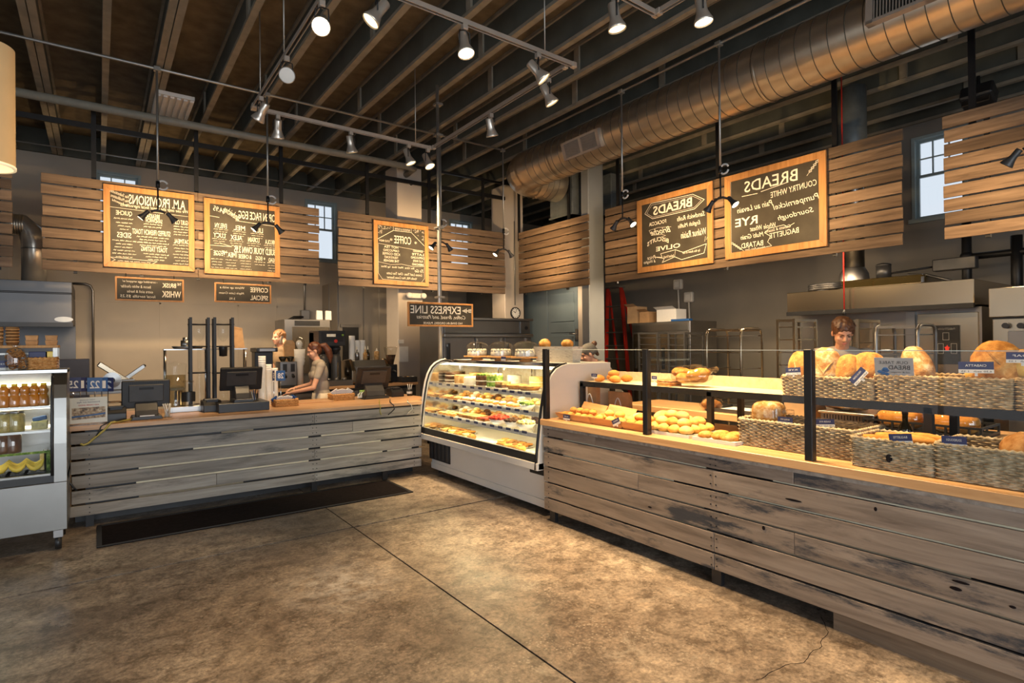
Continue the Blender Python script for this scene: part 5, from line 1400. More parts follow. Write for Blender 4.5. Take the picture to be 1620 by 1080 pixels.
# ================================================================== veneer trays with buns (left end of the counter)
def veneer(x0,x1,y0,y1,label,h=.06,z=ZR,fl=.03):
    t = thing('veneer_tray',label,'tray',((x0+x1)/2,(y0+y1)/2,z),'veneer trays on the bread counter')
    tapered(t,'body',x0,x1,y0,y1,z,z+h,fl,M['kraft_tray'],.006); return t
def heap(n, x0,x1,y0,y1,z,r,mat,label,group,name='bread_roll',cat='roll',seed=0,asp=(1,1,.72),layers=2,proto={}):
    rr = random.Random(seed); k = 0; cols = max(1,int((y1-y0)/(2*r*asp[1]))); rws = max(1,int((x1-x0)/(2*r*asp[0])))
    for L in range(layers):
        for i in range(rws-(L>0)*(rws>1)):
            for j in range(cols-(L>0)*(cols>1)):
                if k >= n: return
                x = x0+r*asp[0]+(x1-x0-2*r*asp[0])*((i+.5*L)/max(1,rws-1)) + rr.uniform(-.1,.1)*r
                y = y1-r*asp[1]-(y1-y0-2*r*asp[1])*((j+.5*L)/max(1,cols-1)) + rr.uniform(-.1,.1)*r
                zz = z+r*asp[2]*(1+L*1.35)+rr.uniform(-.1,.1)*r*.5
                key = (mat,round(r,3),asp,k%3,name)
                lb = label % (ordn(j),('front','second','third','fourth','fifth')[min(i,4)],('bottom','upper')[L])
                if key in proto: dup(proto[key],(x,y,zz),rr.random()*6,lb,group)
                else:
                    t = thing(name,lb,cat,(x,y,zz),group)
                    MB().ell((x,y,zz),(r*asp[0],r*asp[1],r*asp[2]),14,9,lumpy(k+seed,.14,14)).build('crust',M[mat],t)
                    MB().ell((x,y,zz+r*asp[2]*.55),(r*asp[0]*.62,r*asp[1]*.62,r*asp[2]*.5),10,5,lumpy(k,.1,20)).build('top_glaze',M[mat],t)
                    proto[key] = t
                k += 1
V = [(3.36,3.56,3.50,3.90),(3.36,3.56,3.15,3.48),(3.36,3.54,2.86,3.13)]
veneer(*V[0],'left veneer tray heaped with small orange buns'); heap(22,V[0][0]+.0,V[0][1]-.0,V[0][2],V[0][3],ZR+.02,.036,'bread_roll','%s orange bun from left, %s row, %s layer, left veneer tray','small buns in the left veneer tray',seed=2)
veneer(*V[1],'middle veneer tray of yellow rolls with a tall paper-lined back'); heap(16,V[1][0],V[1][1],V[1][2],V[1][3],ZR+.02,.042,'bread_pale','%s yellow roll from left, %s row, %s layer, middle veneer tray','yellow rolls in the middle veneer tray',seed=3)
veneer(*V[2],'right veneer tray beside the glass post'); heap(12,V[2][0],V[2][1],V[2][2],V[2][3],ZR+.02,.040,'bread_roll','%s orange bun from left, %s row, %s layer, right veneer tray','small buns in the right veneer tray',seed=4)
# upright lids of the veneer trays
for i,(y0,y1) in enumerate(((3.62,3.93),(3.28,3.60))):
    t = thing('veneer_sheet','%s upright veneer sheet leaning behind the bun trays' % ('left','right')[i],'tray cover',(3.60,(y0+y1)/2,ZR))
    MB().add([(3.60,y0,ZR+.001),(3.60,y1,ZR+.001),(3.69,y1,ZR+.135),(3.69,y0,ZR+.115),(3.606,y0,ZR+.001),(3.606,y1,ZR+.001),(3.696,y1,ZR+.135),(3.696,y0,ZR+.115)],[(0,1,2,3),(7,6,5,4),(0,4,5,1),(1,5,6,2),(2,6,7,3),(3,7,4,0)]).build('sheet',M['kraft_tray'],t)
    MB().box(3.598,3.61,y0,y1,ZR,ZR+.012).build('fold',M['kraft_tray'],t)
# white trays with yellow oval rolls and floured rolls
tr1 = (onZ(1028,693,ZR),onZ(1092,690,ZR))
ya, yb = onX(1036,690,3.40).y, onX(1090,690,3.40).y
tray(3.53,(ya+yb)/2+.02,ZR,.34,abs(ya-yb)+.10,'white tray piled with yellow oval rolls',h=.02)
def roll(x,y,z,r,mat,rz,label,group,key,proto={}):
    if key in proto: return dup(proto[key],(x,y,z),rz,label,group)
    t = thing('bread_roll',label,'roll',(x,y,z),group)
    b = MB().ell((x,y,z+r[2]),r,18,11,lambda p,u: Vector((p.x,p.y,p.z*(1 if p.z > 0 else .75)))*(1+.06*noise.noise(p*16+Vector((key[1]*4.,0,0))))); b.build('crust',M[mat],t)
    MB().tube([(x+r[0]*.55*s,y,z+r[2]*(1+sqrt(1-.3*s*s)*1.0)-.004) for s in (-1,-.5,0,.5,1)],[.002,.004,.005,.004,.002],6).build('score',M['bread_flour'],t)
    proto[key] = t; return t
k = 0
ylo, yhi = min(ya,yb)-.03, max(ya,yb)+.07
for L,(nr,nc) in enumerate(((4,4),(3,3),(1,2))):
    for i in range(nr):
        for j in range(nc):
            x = 3.41+(.25*(i+.5*L)/3); y = yhi-.06-(yhi-ylo-.12)*((j+.5*L)/3)
            roll(x,y,ZR+.006+.046*L,(.057,.050,.038),'bread_pale',RAD(60+((k*37)%50)),'%s yellow oval roll from left, %s row, %s layer of white tray' % (ordn(j),ordn(i),('bottom','middle','top')[L]),'yellow oval rolls',('y',k%3)); k += 1
ya2, yb2 = onX(1098,700,3.36).y, onX(1162,700,3.36).y
tray(3.50,(ya2+yb2)/2,ZR,.30,abs(ya2-yb2)+.02,'white tray with a few brown floured rolls, next to the long basket',h=.02)
for i,(dx,f) in enumerate(((.0,.2),(.015,.5),(.0,.78),(.11,.35),(.12,.65))):
    roll(3.41+dx,ya2+(yb2-ya2)*f,ZR+.006,(.062,.050,.030),'bread',RAD(70+i*25),'%s brown floured roll on the right white tray' % ordn(i),'floured rolls',('b',i%2))
tag(MB().box(3.40,3.60,ya2-.02-abs(ya2-yb2)*0-.0,ya2-.0195,ZR,ZR+.0005).build('napkin',M['paper']),'sheet of white paper under the floured rolls','paper') if False else None
# parchment-wrapped loaf left of the yellow rolls
p = LX(1012,645,3.62); loaf((3.62,p.y,ZR+.05),(.07,.10,.05),'bread_flour','pale loaf in a bag behind the right veneer tray',None,41)
p = LX(1050,655,3.66); loaf((3.66,p.y,ZR+.075),(.06,.09,.06),'bread_pale','tall pale bun heap in a bag behind the yellow rolls',None,43)
# ================================================================== blue name tags of the breads
def bread_tag(x, y, z, w, h, txt, label, ang=0, roll_=0, tilt=.0, group='blue bread name tags'):
    t = thing('bread_tag',label,'price tag',(x,y,z),group)
    R = Rz(ang)@Rx(roll_); u = R@Vector((0,-1,0)); v = R@Vector((0,0,1)); v = (v+u.cross(v)*tilt).normalized()
    f = Face(Vector((x,y,z))+v*h*.5,u,v,w,h); RR = Matrix((f.u,f.n,f.v)).transposed()
    c = MB().obox(f.o+f.v*h*.16-f.n*.0012,(w,.002,h*.68),RR).build('card',M['navy'],t); 
    MB().obox(f.o-f.v*h*.34-f.n*.0012,(w,.002,h*.32),RR).build('price_strip',M['white_card'],t)
    MB().obox(f.o-f.v*h*.62-f.n*.003,(.012,.004,h*.3),RR).build('clip',M['white_card'],t)
    m = MB(); f.text(m,txt,0,.34,1.2,.42,bold=.004,lift=.0006); m.build('lettering',M['white_card'],c)
    m = MB(); 
    for a,s in ((-.62,'1.25'),(.1,'each'),(.66,'6.50')): f.text(m,s,a,-.70,.44,.28,bold=.006,lift=.0006)
    m.build('lettering',M['black_plastic'],t); return t
def tagX(px,py,x,w,h,txt,lb,**k): p = LX(px,py,x); return bread_tag(x,p.y,p.z,w,h,txt,lb,**k)
tagX(896,664,3.33,.085,.045,'MINI BUNS','blue bread tag in front of the left veneer tray')
tagX(976,672,3.33,.085,.05,'BURGER BUN','tilted blue bread tag in front of the right veneer tray',roll_=RAD(-25))
tagX(1242,671,3.435,.095,.045,'MARBLE RYE','blue bread tag on the long lower basket, left of the glass post')
tagX(1306,675,3.435,.105,.045,'KAISER RYE','blue bread tag on the long lower basket, right of the glass post',roll_=RAD(-6))
tagX(1426,703,3.325,.105,.055,'BAGUETTE','blue bread tag on the basket of baguettes',roll_=RAD(-8))
tagX(1510,708,3.325,.10,.055,'SOURDOUGH','blue bread tag on the lower right basket',roll_=RAD(-3))
tagX(1255,593,3.74,.10,.05,'RYE','blue bread tag on the left rim of the upper basket of country loaves',roll_=RAD(-4))
tagX(1364,600,3.735,.11,.055,'PAIN AU LEVAIN','steeply tilted blue bread tag across the upper basket of country loaves',roll_=RAD(-50))
tagX(1544,590,3.74,.15,.06,'CIABATTA','blue bread tag in front of the big round loaf',roll_=RAD(-1))
tagX(1618,574,3.76,.13,.055,'LOAF','blue bread tag on the basket at the right edge of the shelf')
tagX(940,598,3.74,.075,.042,'PRETZEL','blue bread tag on the left end of the display shelf')
tagX(1035,602,3.78,.055,.040,'FOCACCIA','small blue bread tag right of the first free glass post')
# grey sign OUR DAILY / BREAD
p = LX(1414,588,3.74); f = Face((3.738,p.y,ZS+.205),(0,-1,0),(-.15,0,1),.20,.115)
t = thing('bread_sign','pale grey card sign about daily bread on the widest upper basket','sign',f.o-f.v*.057); RR = Matrix((f.u,f.n,f.v)).transposed()
c = MB().obox(f.o-f.n*.002,(f.w,.003,f.h),RR).build('card',M['pipe_grey'],t); c.data.materials[0] = plain('grey_card',(.36,.38,.40),.6,var=.05)
m = MB(); f.text(m,'OUR TABLE',.0,.52,1.5,.30,lift=.0008); f.text(m,'BREAD',.28,.02,1.1,.42,bold=.01,lift=.0008); f.text(m,'oil & vinegar',.3,-.48,1.0,.20,shear=.2,lift=.0008); m.build('lettering',M['black_plastic'],c)
m = MB(); rr = random.Random(5)
for i in range(7): m.ell(f.P(-.55+rr.uniform(-.2,.2),-.45+rr.uniform(-.3,.35),.001),(.001,.014,.009),8,5)
m.build('ink_drawing',M['blue'],c); MB().obox(f.o-f.v*.07,(.02,.004,.05),RR).build('clip',M['pipe_grey'],t)
# ================================================================== things on the display shelf
p = LX(935,585,3.90); y0 = 3.85
heap(9,3.78,4.05,3.62,3.92,ZS,.055,'bread_roll','%s glazed pretzel bun from left, %s row, %s layer, display shelf end','pretzel buns on the display shelf',seed=8,asp=(1,1,.6))
p = LX(1088,590,3.88)
t = thing('bread_bag','clear bag full of golden rolls on the display shelf','bread bag',(3.92,p.y,ZS))
MB().ell((3.92,p.y,ZS+.099),(.125,.19,.082),22,14,lumpy(5,.16,12)).build('bag',M['clear_plastic'],t)
bb = MB(); rr = random.Random(12)
for i in range(15):
    a = 2*pi*i/15*2.4; q = .85*sqrt((i+.5)/15); bb.ell((3.92+.09*q*cos(a),p.y+.15*q*sin(a),ZS+.075+.02*(i%3)),(.05,.06,.042),12,8,lumpy(i,.15,15))
bb.build('rolls',M['bread'],t); MB().tube([(3.94,p.y-.14,ZS+.12),(3.95,p.y-.19,ZS+.15),(3.94,p.y-.22,ZS+.145)],[.035,.012,.028],8).build('knot',M['clear_plastic'],t)
p = LX(1050,598,3.80); t = thing('flatbread_stack','low stack of brown flatbread beside the bag of rolls','flatbread',(3.86,p.y,ZS))
for i in range(3): MB().box(3.79,3.95,p.y-.07,p.y+.07,ZS+.018*i,ZS+.016+.018*i).build('flatbread',M['bread_dark'],t,.005)
# ================================================================== things on the work table
def TT(px,py): return onZ(px,py,.937)
tzz = .9705
tr = tray(4.70,2.75,tzz,.42,.85,'large dark baking tray on the work table behind the bagged loaf','dark_plastic',.03,'baking_tray')
MB().box(4.52,4.88,2.36,3.14,tzz+.005,tzz+.012).build('parchment',M['paper'],tr)
p = onX(1125,628,4.55); t = thing('bagged_roll','single roll in a knotted clear bag on the work table','bread bag',(4.55,p.y,tzz))
MB().ell((4.55,p.y,tzz+.055),(.08,.10,.055),16,10,lumpy(2,.12,12)).build('roll',M['bread_dark'],t); MB().ell((4.55,p.y,tzz+.058),(.09,.115,.062),16,10,lumpy(6,.18,16)).build('bag',M['clear_plastic'],t)
p = onX(1268,640,4.55); y = p.y
t = thing('carton','brown printed cardboard carton on the work table left of the second glass post','carton',(4.60,y,tzz))
z1 = onX(1268,626,4.5).z
MB().box(4.50,4.70,y-.12,y+.12,tzz,z1+.02).build('box',M['cardboard'],t,.003)
f = Face((4.4995,y,(tzz+z1)/2+.02),(0,-1,0),(0,0,1),.24,z1-tzz); m = MB(); f.text(m,'THIS END UP',-.05,.45,1.0,.2,lift=.001); f.box(m,-.8,-.3,-.7,-.4,.003); m.build('lettering',M['jacket'],t)
t = thing('bread_slicer','grey bench slicer with a wire top behind the second glass post','machine',(4.62,1.86,tzz))
y0, y1 = onX(1380,655,4.45).y, onX(1296,655,4.45).y
MB().box(4.47,4.80,y0,y1,tzz+.015,tzz+.085).build('body',M['steel_dark'],t,.006); MB().box(4.45,4.82,y0-.01,y1+.01,tzz+.085,tzz+.10).build('lid',M['steel'],t,.004)
w_ = MB()
for i in range(16): w_.box(4.466,4.469,y0+.03+(y1-y0-.06)*i/15-.003,y0+.03+(y1-y0-.06)*i/15+.003,tzz+.03,tzz+.075)
o = w_.build('vent_slots',M['black_plastic'],t); o['kind'] = 'stuff'
for x in (4.5,4.77):
    for y in (y0+.03,y1-.03): MB().cyl((x,y,tzz),(x,y,tzz+.016),.012,n=8).build('foot',M['black_plastic'],t)
loaf((4.58,(y0+y1)/2+.05,tzz+.135),(.06,.16,.035),'bread_flour','flour-dusted bread lying on top of the bench slicer',None,51)
# black plastic bread crate with orange loaves
cy0, cy1 = onX(1553,690,4.42).y, onX(1363,670,4.42).y
cy0 = max(cy0,1.1)
t = thing('bread_crate','low black plastic bread crate holding two wrapped loaves on the work table','crate',(4.60,(cy0+cy1)/2,tzz))
MB().box(4.43,4.80,cy0,cy1,tzz,tzz+.008).build('crate_floor',M['black_plastic'],t)
for q in (tzz+.006,tzz+.062):
    for a in ((4.43,4.445,cy0,cy1),(4.785,4.80,cy0,cy1),(4.445,4.785,cy0,cy0+.015),(4.445,4.785,cy1-.015,cy1)): MB().box(*a,q,q+.014).build('rail',M['black_plastic'],t)
for i in range(12):
    y = cy0+(cy1-cy0-.012)*i/11
    for x in (4.43,4.786): MB().box(x,x+.013,y,y+.012,tzz+.018,tzz+.064).build('slat',M['black_plastic'],t)
ym = (cy0+cy1)/2
for i,(ya_,yb_) in enumerate(((ym+.02,cy1-.05),(cy0+.05,ym-.02))):
    L = thing('wrapped_loaf','%s orange loaf wrapped in film in the black crate' % ('left','right')[i],'loaf',(4.6,(ya_+yb_)/2,tzz+.01))
    MB().ell((4.58,(ya_+yb_)/2,tzz+.075),(.09,(yb_-ya_)/2,.068),20,12,lambda p,u: Vector((math.copysign(abs(u.x)**.6,u.x)*.09,math.copysign(abs(u.y)**.6,u.y)*(yb_-ya_)/2,math.copysign(abs(u.z)**.7,u.z)*.066))*(1+.04*noise.noise(p*20))).build('crust',M['bread_roll'],L)
    MB().ell((4.58,(ya_+yb_)/2,tzz+.078),(.096,(yb_-ya_)/2+.006,.073),20,12,lambda p,u: Vector((math.copysign(abs(u.x)**.6,u.x)*.096,math.copysign(abs(u.y)**.6,u.y)*((yb_-ya_)/2+.006),math.copysign(abs(u.z)**.7,u.z)*.072))*(1+.04*noise.noise(p*20))).build('film',M['clear_plastic'],L)
# dark oil bottle behind the baguettes
p = onX(1430,690,3.78); t = thing('oil_bottle','dark glass oil bottle standing behind the basket of baguettes','bottle',(3.80,p.y,ZR))
zt_ = onX(1430,642,3.80).z-ZR
MB().lathe((3.80,p.y,ZR),[(0,0),(.036,0),(.038,.01),(.038,zt_*.52),(.032,zt_*.60),(.015,zt_*.70),(.014,zt_*.96),(0,zt_*.96)],20).build('glass',M['bottle'],t)
MB().lathe((3.80,p.y,ZR+zt_*.84),[(0,0),(.017,0),(.017,zt_*.15),(0,zt_*.16)],14).build('cap',M['black_plastic'],t); MB().lathe((3.80,p.y,ZR+zt_*.15),[(.0386,0),(.0386,zt_*.28)],20,ang=pi,).build('paper_label',M['dark_plastic'],t)
MB().cyl((3.80,p.y,ZR+zt_*.99),(3.795,p.y,ZR+zt_*1.08),.004,n=6).build('pourer',M['steel'],t)
# brown paper sacks under the shelf, left, with white cords
p = onX(960,630,4.05)
for i,(px,py,w,h,lb) in enumerate(((952,625,.17,.30,'brown paper carrier bags bundled under the display shelf'),(985,630,.26,.22,'folded brown paper carrier bag with white cord handles behind the veneer trays'))):
    q = onX(px,py,4.02); x = 3.86+.10*i
    t = thing('paper_bag',lb,'paper bag',(x,q.y,ZR))
    for k in range(4): MB().box(x+.022*k,x+.018+.022*k,q.y-w/2+.01*k,q.y+w/2-.012*k,ZR,ZR+h-.015*k).build('bag_sheet',M['kraft'],t)
    for s in (0,1):
        pts = [(x-.006+.05*s,q.y-.045+.09*j/8,ZR+h*.35+.085*sin(pi*j/8)) for j in range(9)]; MB().tube(pts,.006,6).build('cord_handle',M['white_card'],t)
# ================================================================== drinks fridge at the left edge
FY = 5.75; FX0, FX1 = -1.75, -.205
fr = thing('drinks_fridge','stainless refrigerated display case with curved glass at the left edge, holding juices and jars','display case',(-1,FY,0))
MB().box(FX0,FX1,FY,6.33,.165,.545).build('base_panel',M['fridge_steel'],fr,.004)
MB().box(FX0,FX1,FY+.03,6.33,.545,.60).build('black_strip',M['black_plastic'],fr)
prf = [(FY+.005,.60),(FY+.005,.85),(FY+.012,1.05),(FY+.035,1.2),(FY+.075,1.30),(FY+.13,1.365),(FY+.2,1.40)]
MB().prism([(FY-.002,.545),(FY-.002,.85),(FY+.008,1.05),(FY+.03,1.205),(FY+.07,1.31),(FY+.13,1.38),(FY+.2,1.425),(6.33,1.425),(6.33,.545)],'x',FX1-.085,FX1).build('side_panel',M['fridge_steel'],fr,.003)
MB().tube([(FX1-.092,y-.004,z) for y,z in prf],.012,8).build('gasket',M['black_plastic'],fr)
n = len(prf); vs = [(FX0,y,z) for y,z in prf]+[(FX1-.09,y,z) for y,z in prf]
go = MB().add(vs,[(i,n+i,n+i+1,i+1) for i in range(n-1)],True).build('curved_glass',M['case_glass'],fr); so = go.modifiers.new('thick','SOLIDIFY'); so.thickness = .006
MB().box(FX0,FX1,FY+.16,6.35,1.40,1.43).build('top_panel',M['steel'],fr,.003)
MB().box(FX0,FX1-.085,6.30,6.32,.60,1.40).build('back_wall',M['steel_dark'],fr)
MB().box(FX0,FX1-.085,FY+.03,6.30,.60,.615).build('case_floor',M['steel_dark'],fr)
FS = [1.18,.975,.765]
FS = [onY(40,644,FY+.10).z, onY(40,683,FY+.10).z, onY(40,716,FY+.10).z]
for z in FS[:]:
    MB().box(FX0,FX1-.09,FY+.09,6.28,z-.010,z).build('glass_shelf',M['case_glass'],fr); MB().box(FX0,FX1-.09,FY+.085,FY+.091,z-.014,z+.004).build('shelf_edge',M['green_food'] if z == FS[2] else M['steel'],fr)
    MB().cyl((FX0,6.2,z+.16),(FX1-.12,6.2,z+.16),.013,n=8).build('light_tube',M['tube'],fr)
for x in (FX1-.06,-1.6):
    w_ = MB(); w_.cyl((x-.02,FY+.07,.055),(x+.02,FY+.07,.055),.052,n=16); w_.build('castor_wheel',M['black_plastic'],fr); MB().box(x-.03,x+.03,FY+.04,FY+.11,.10,.165).build('castor_bracket',M['steel_dark'],fr)
    MB().cyl((x,6.25,0),(x,6.25,.165),.03,n=10).build('rear_foot',M['black_plastic'],fr)
o = area('fridge_light',(0,0,0),(0,0,0),1.3,.05,7,(.95,1.0,.75)); o.parent = fr; o.location = (.0,.30,1.36)
# jars and bottles in it
def jar(x,y,z,r,h,mat,label,group,kind='jar',lid='white_card',proto={}):
    key = (r,h,mat,kind)
    if key in proto: return dup(proto[key],(x,y,z),None,label,group)
    t = thing('juice_bottle' if kind == 'bear' else 'glass_jar',label,'bottle' if kind == 'bear' else 'jar',(x,y,z),group)
    if kind == 'bear': pr = [(0,0),(r*.95,0),(r,.01),(r,h*.42),(r*.72,h*.50),(r*.66,h*.53),(r*.86,h*.62),(r*.86,h*.78),(r*.55,h*.88),(r*.5,h*.9)]
    else: pr = [(0,0),(r*.95,0),(r,.008),(r,h*.80),(r*.85,h*.86),(r*.85,h*.88)]
    MB().lathe((x,y,z),pr,16).build('contents',M[mat],t)
    MB().lathe((x,y,z),[(rr_*1.04+.001,zz_) for rr_,zz_ in pr[1:]],16).build('glass',M['clear_plastic'],t)
    q = .5 if kind == 'bear' else .9
    MB().lathe((x,y,z+h*.885),[(r*q,0),(r*q*1.05,.004),(r*q*1.05,h*.10),(0,h*.105)],14).build('lid',M[lid],t)
    proto[key] = t; return t
for i,px in enumerate((6,23,39,54,69)):
    x = onY(px,625,FY+.17).x
    jar(x,FY+.17,FS[0],.037,.185,'orange_juice','%s orange juice bottle from the left on the top fridge shelf' % ordn(i),'orange juice bottles','bear','yellow')
for i,(px,mat) in enumerate(((8,'pickle'),(25,'pickle'))):
    jar(onY(px,668,FY+.17).x,FY+.17,FS[1],.055,.165,mat,'%s yellow preserve jar on the middle fridge shelf' % ('left','right')[i],'yellow preserve jars','jar','steel')
p = onY(63,655,FY+.25); t = thing('blue_packet','blue packet at the right of the middle fridge shelf','packet',(p.x,FY+.25,FS[1])); MB().obox((p.x,FY+.25,FS[1]+.085),(.09,.05,.035),Matrix.Rotation(-.2,3,'Y')).build('wrap',M['blue'],t,.006); MB().box(p.x-.05,p.x+.05,FY+.2,FY+.3,FS[1],FS[1]+.065).build('carton',M['pickle'],t,.004)
for i,px in enumerate((5,21)):
    jar(onY(px,700,FY+.17).x,FY+.17,FS[2],.05,.165,'jam','%s brown preserve jar on the lower fridge shelf' % ('left','right')[i],'brown preserve jars','jar','steel_dark')
for i,px in enumerate((0,28,56)):
    x = onY(px,737,FY+.18).x; t = thing('banana_tub','%s clear tub of bananas on the fridge floor' % ('left','middle','right')[i],'fruit tub',(x,FY+.18,.616),'banana tubs')
    for k in range(3):
        pts = [Vector((x-.055+.11*j/6,FY+.13+.03*k,.65+.012*k+.055*((j/6-.5)*2)**2)) for j in range(7)]; MB().tube(pts,[.004,.014,.018,.019,.018,.014,.005],8).build('banana',M['banana'],t)
    MB().box(x-.068,x+.068,FY+.09,FY+.26,.616,.628).build('tray',M['black_plastic'],t,.003)
for i,px in enumerate((69,75)):
    x = onY(px,735,FY+.2).x; t = thing('carton','%s small pale carton at the right of the fridge floor' % ('left','right')[i],'carton',(x,FY+.2,.616),'small cartons'); MB().box(x-.022,x+.022,FY+.17,FY+.23,.616,.76).build('body',M['green_food' if i else 'custard'],t,.003); MB().prism([(x-.022,.76),(x+.022,.76),(x,.785)],'y',FY+.17,FY+.23).build('gable',M['white_card'],t)
# on top of the fridge: shelf stand with tubs, basket, pretzels
fz = 1.4305
def TF(px,py,y=6.05): return onY(px,py,y)
st = thing('shelf_stand','small grey shelf stand with a wooden top on the drinks fridge','shelf',(-.7,6.1,fz))
xr = TF(93,560).x; zs = TF(60,546,6.0).z
MB().box(-1.5,xr,5.98,6.28,zs-.022,zs).build('shelf_top',M['orange_ply'],st,.003)
for x in (xr-.02,-1.4):
    for y in (6.0,6.26): MB().box(x-.015,x+.015,y-.015,y+.015,fz,zs-.022).build('leg',M['pipe_grey'],st)
MB().box(-1.4,xr-.03,6.25,6.27,fz+.12,fz+.135).build('cross_rail',M['pipe_grey'],st)
def tubstack(px, w, hpx0, hpx1, n, label, lids=False, proto={}):
    x = TF(px,530,6.05).x; z0 = zs+.0005; H = TF(px,hpx0,6.05).z-z0; wm = abs(TF(px+w/2,530,6.05).x-TF(px-w/2,530,6.05).x)
    t = thing('paper_tub_stack',label,'paper tubs',(x,6.08,z0),'paper tubs on the shelf stand')
    for k in range(n):
        h = H/n; a = wm/2
        if lids:
            tapered(t,'tub',x-a*.85,x+a*.85,6.08-a*.8,6.08+a*.8,z0+h*k,z0+h*k+h*.85,a*.12,M['kraft_tray'])
            MB().box(x-a,x+a,6.08-a*.95,6.08+a*.95,z0+h*k+h*.86,z0+h*k+h*.99).build('lid',M['kraft'],t,.002)
        else: MB().lathe((x,6.08,z0+h*k),[(0,0),(a*.78,0),(a*.98,h*1.5 if k < n-1 else h),(a*1.03,h if k == n-1 else h*1.02),(a*.95,h*.98)],16).build('tub',M['kraft_tray'],t)
tubstack(0,10,517,0,5,'tall stack of kraft paper tubs at the left edge of the photo')
tubstack(19,23,517,0,6,'tall stack of kraft paper tubs on the left of the shelf stand')
tubstack(50,21,530,0,2,'left pair of lidded kraft boxes on the shelf stand',True)
tubstack(81,20,530,0,2,'right pair of lidded kraft boxes on the shelf stand',True)
p = TF(68,580,6.0); bx = basket(p.x,6.02,fz,abs(TF(92,580,6.0).x-TF(43,580,6.0).x)*.95,.17,.085,'small orange wicker basket of packets on the drinks fridge','wicker_orange')
for px,mat,lb,w in ((61,'navy','dark purple packet in the small orange basket',.12),(81,'yellow','yellow packet in the small orange basket',.075)):
    x = TF(px,570,6.02).x; t = thing('packet',lb,'packet',(x,6.02,fz+.017)); MB().box(x-w/2,x+w/2,5.99,6.05,fz+.017,fz+.145).build('box',M[mat],t,.004); MB().box(x-w/2*.9,x+w/2*.9,5.988,5.99,fz+.03,fz+.06).build('label_strip',M['white_card'],t)
PYB = 5.93; x = TF(25,575,PYB).x; t = thing('pretzel_bag','clear bag of pretzels on the drinks fridge','snack bag',(x,PYB,fz))
rr = random.Random(2); b = MB()
for i in range(40):
    a = rr.random()*6.28; q = .045*sqrt(rr.random()); z = fz+.02+.14*rr.random()
    b.tube([(x+q*cos(a)+.02*cos(k*1.05+i),PYB+.35*q*sin(a)+.008*sin(k*2),z+.015*sin(k*1.05+i)) for k in range(6)],.005,5,closed=True)
o = b.build('pretzels',M['bread_dark'],t); o['kind'] = 'stuff'
MB().lathe((x,PYB,fz),[(0,0),(.06,0),(.068,.05),(.068,.12),(.05,.165),(.015,.18),(.035,.21)],16).build('bag',M['clear_plastic'],t)
x = TF(9,580,5.98).x; f = Face((x,5.965,fz+.04),(1,0,0),(0,0,1),.15,.075); t = thing('small_sign','purple card sign in front of the pretzel bag','sign',(x,5.965,fz))
MB().box(x-.075,x+.075,5.966,5.97,fz+.022,fz+.078).build('card',M['navy'],t); MB().box(x-.075,x+.075,5.9655,5.97,fz,fz+.022).build('price_strip',M['white_card'],t); m = MB(); f.text(m,'PRETZELS',0,.3,1.5,.3,lift=.0008); m.build('lettering',M['white_card'],t)
# ================================================================== things on the service counter
CZL = .9085
def C(px,py): return onZ(px,py,CZL)
# number flags in a rack
p = C(140,660); gx, gy = p.x, 6.62
rk = thing('number_rack','wire rack at the left end of the service counter','rack',(gx,gy,CZL))
b = MB()
for dy in (0,.14): b.tube([(gx-.24,gy+dy,CZL+.02),(gx+.26,gy+dy,CZL+.02),(gx+.26,gy+dy,CZL+.17),(gx-.24,gy+dy,CZL+.17)],.006,6,closed=True)
for x in (-.24,-.1,.04,.18,.26): b.cyl((gx+x,gy,CZL+.02),(gx+x,gy+.14,CZL+.02),.005,n=6)
b.build('wire_frame',M['chrome'],rk)
for x in (-.2,.2):
    for dy in (0,.14): MB().cyl((gx+x,gy+dy,CZL),(gx+x,gy+dy,CZL+.02),.008,n=8).build('foot',M['black_plastic'],rk)
def numflag(x, y, z0, zt_, w, h, txt, label, mat='blue', ang=0, group='number flags'):
    t = thing('number_flag',label,'number flag',(x,y,z0),group)
    MB().cyl((x,y,z0),(x,y,zt_-h),.004,n=6).build('stem',M['chrome'],t)
    MB().lathe((x,y,z0),[(0,0),(.022,0),(.022,.006),(0,.008)],12).build('foot',M['chrome'],t)
    R = Rz(ang); f = Face((x,y,zt_-h/2),R@Vector((1,0,0)),(0,0,1),w,h); RR = Matrix((f.u,f.n,f.v)).transposed()
    c = MB().obox(f.o-f.n*.002,(w,.003,h),RR).build('card',M[mat],t); m = MB(); f.text(m,txt,0,0,1.3,1.1,bold=.02,lift=.0006); m.build('lettering',M['white_card'],c)
for i,(px,txt,mat,a,dy) in enumerate(((116,'25','navy',.0,.0),(127,'1','navy',.5,.05),(137,'2','navy',-.5,.08),(150,'22','blue',0,.0),(161,'1','blue',.3,.04),(171,'2','navy',-.6,.06))):
    y = gy+.02+dy; q = onY(px,622,y); zt_ = onY(px,597,y).z; h = zt_-onY(px,619,y).z
    numflag(q.x,y,CZL+.026,zt_,.115 if len(txt) > 1 else .10,h,txt,'%s number flag from the left in the wire rack, reading %s' % (ordn(i),txt),mat,a)
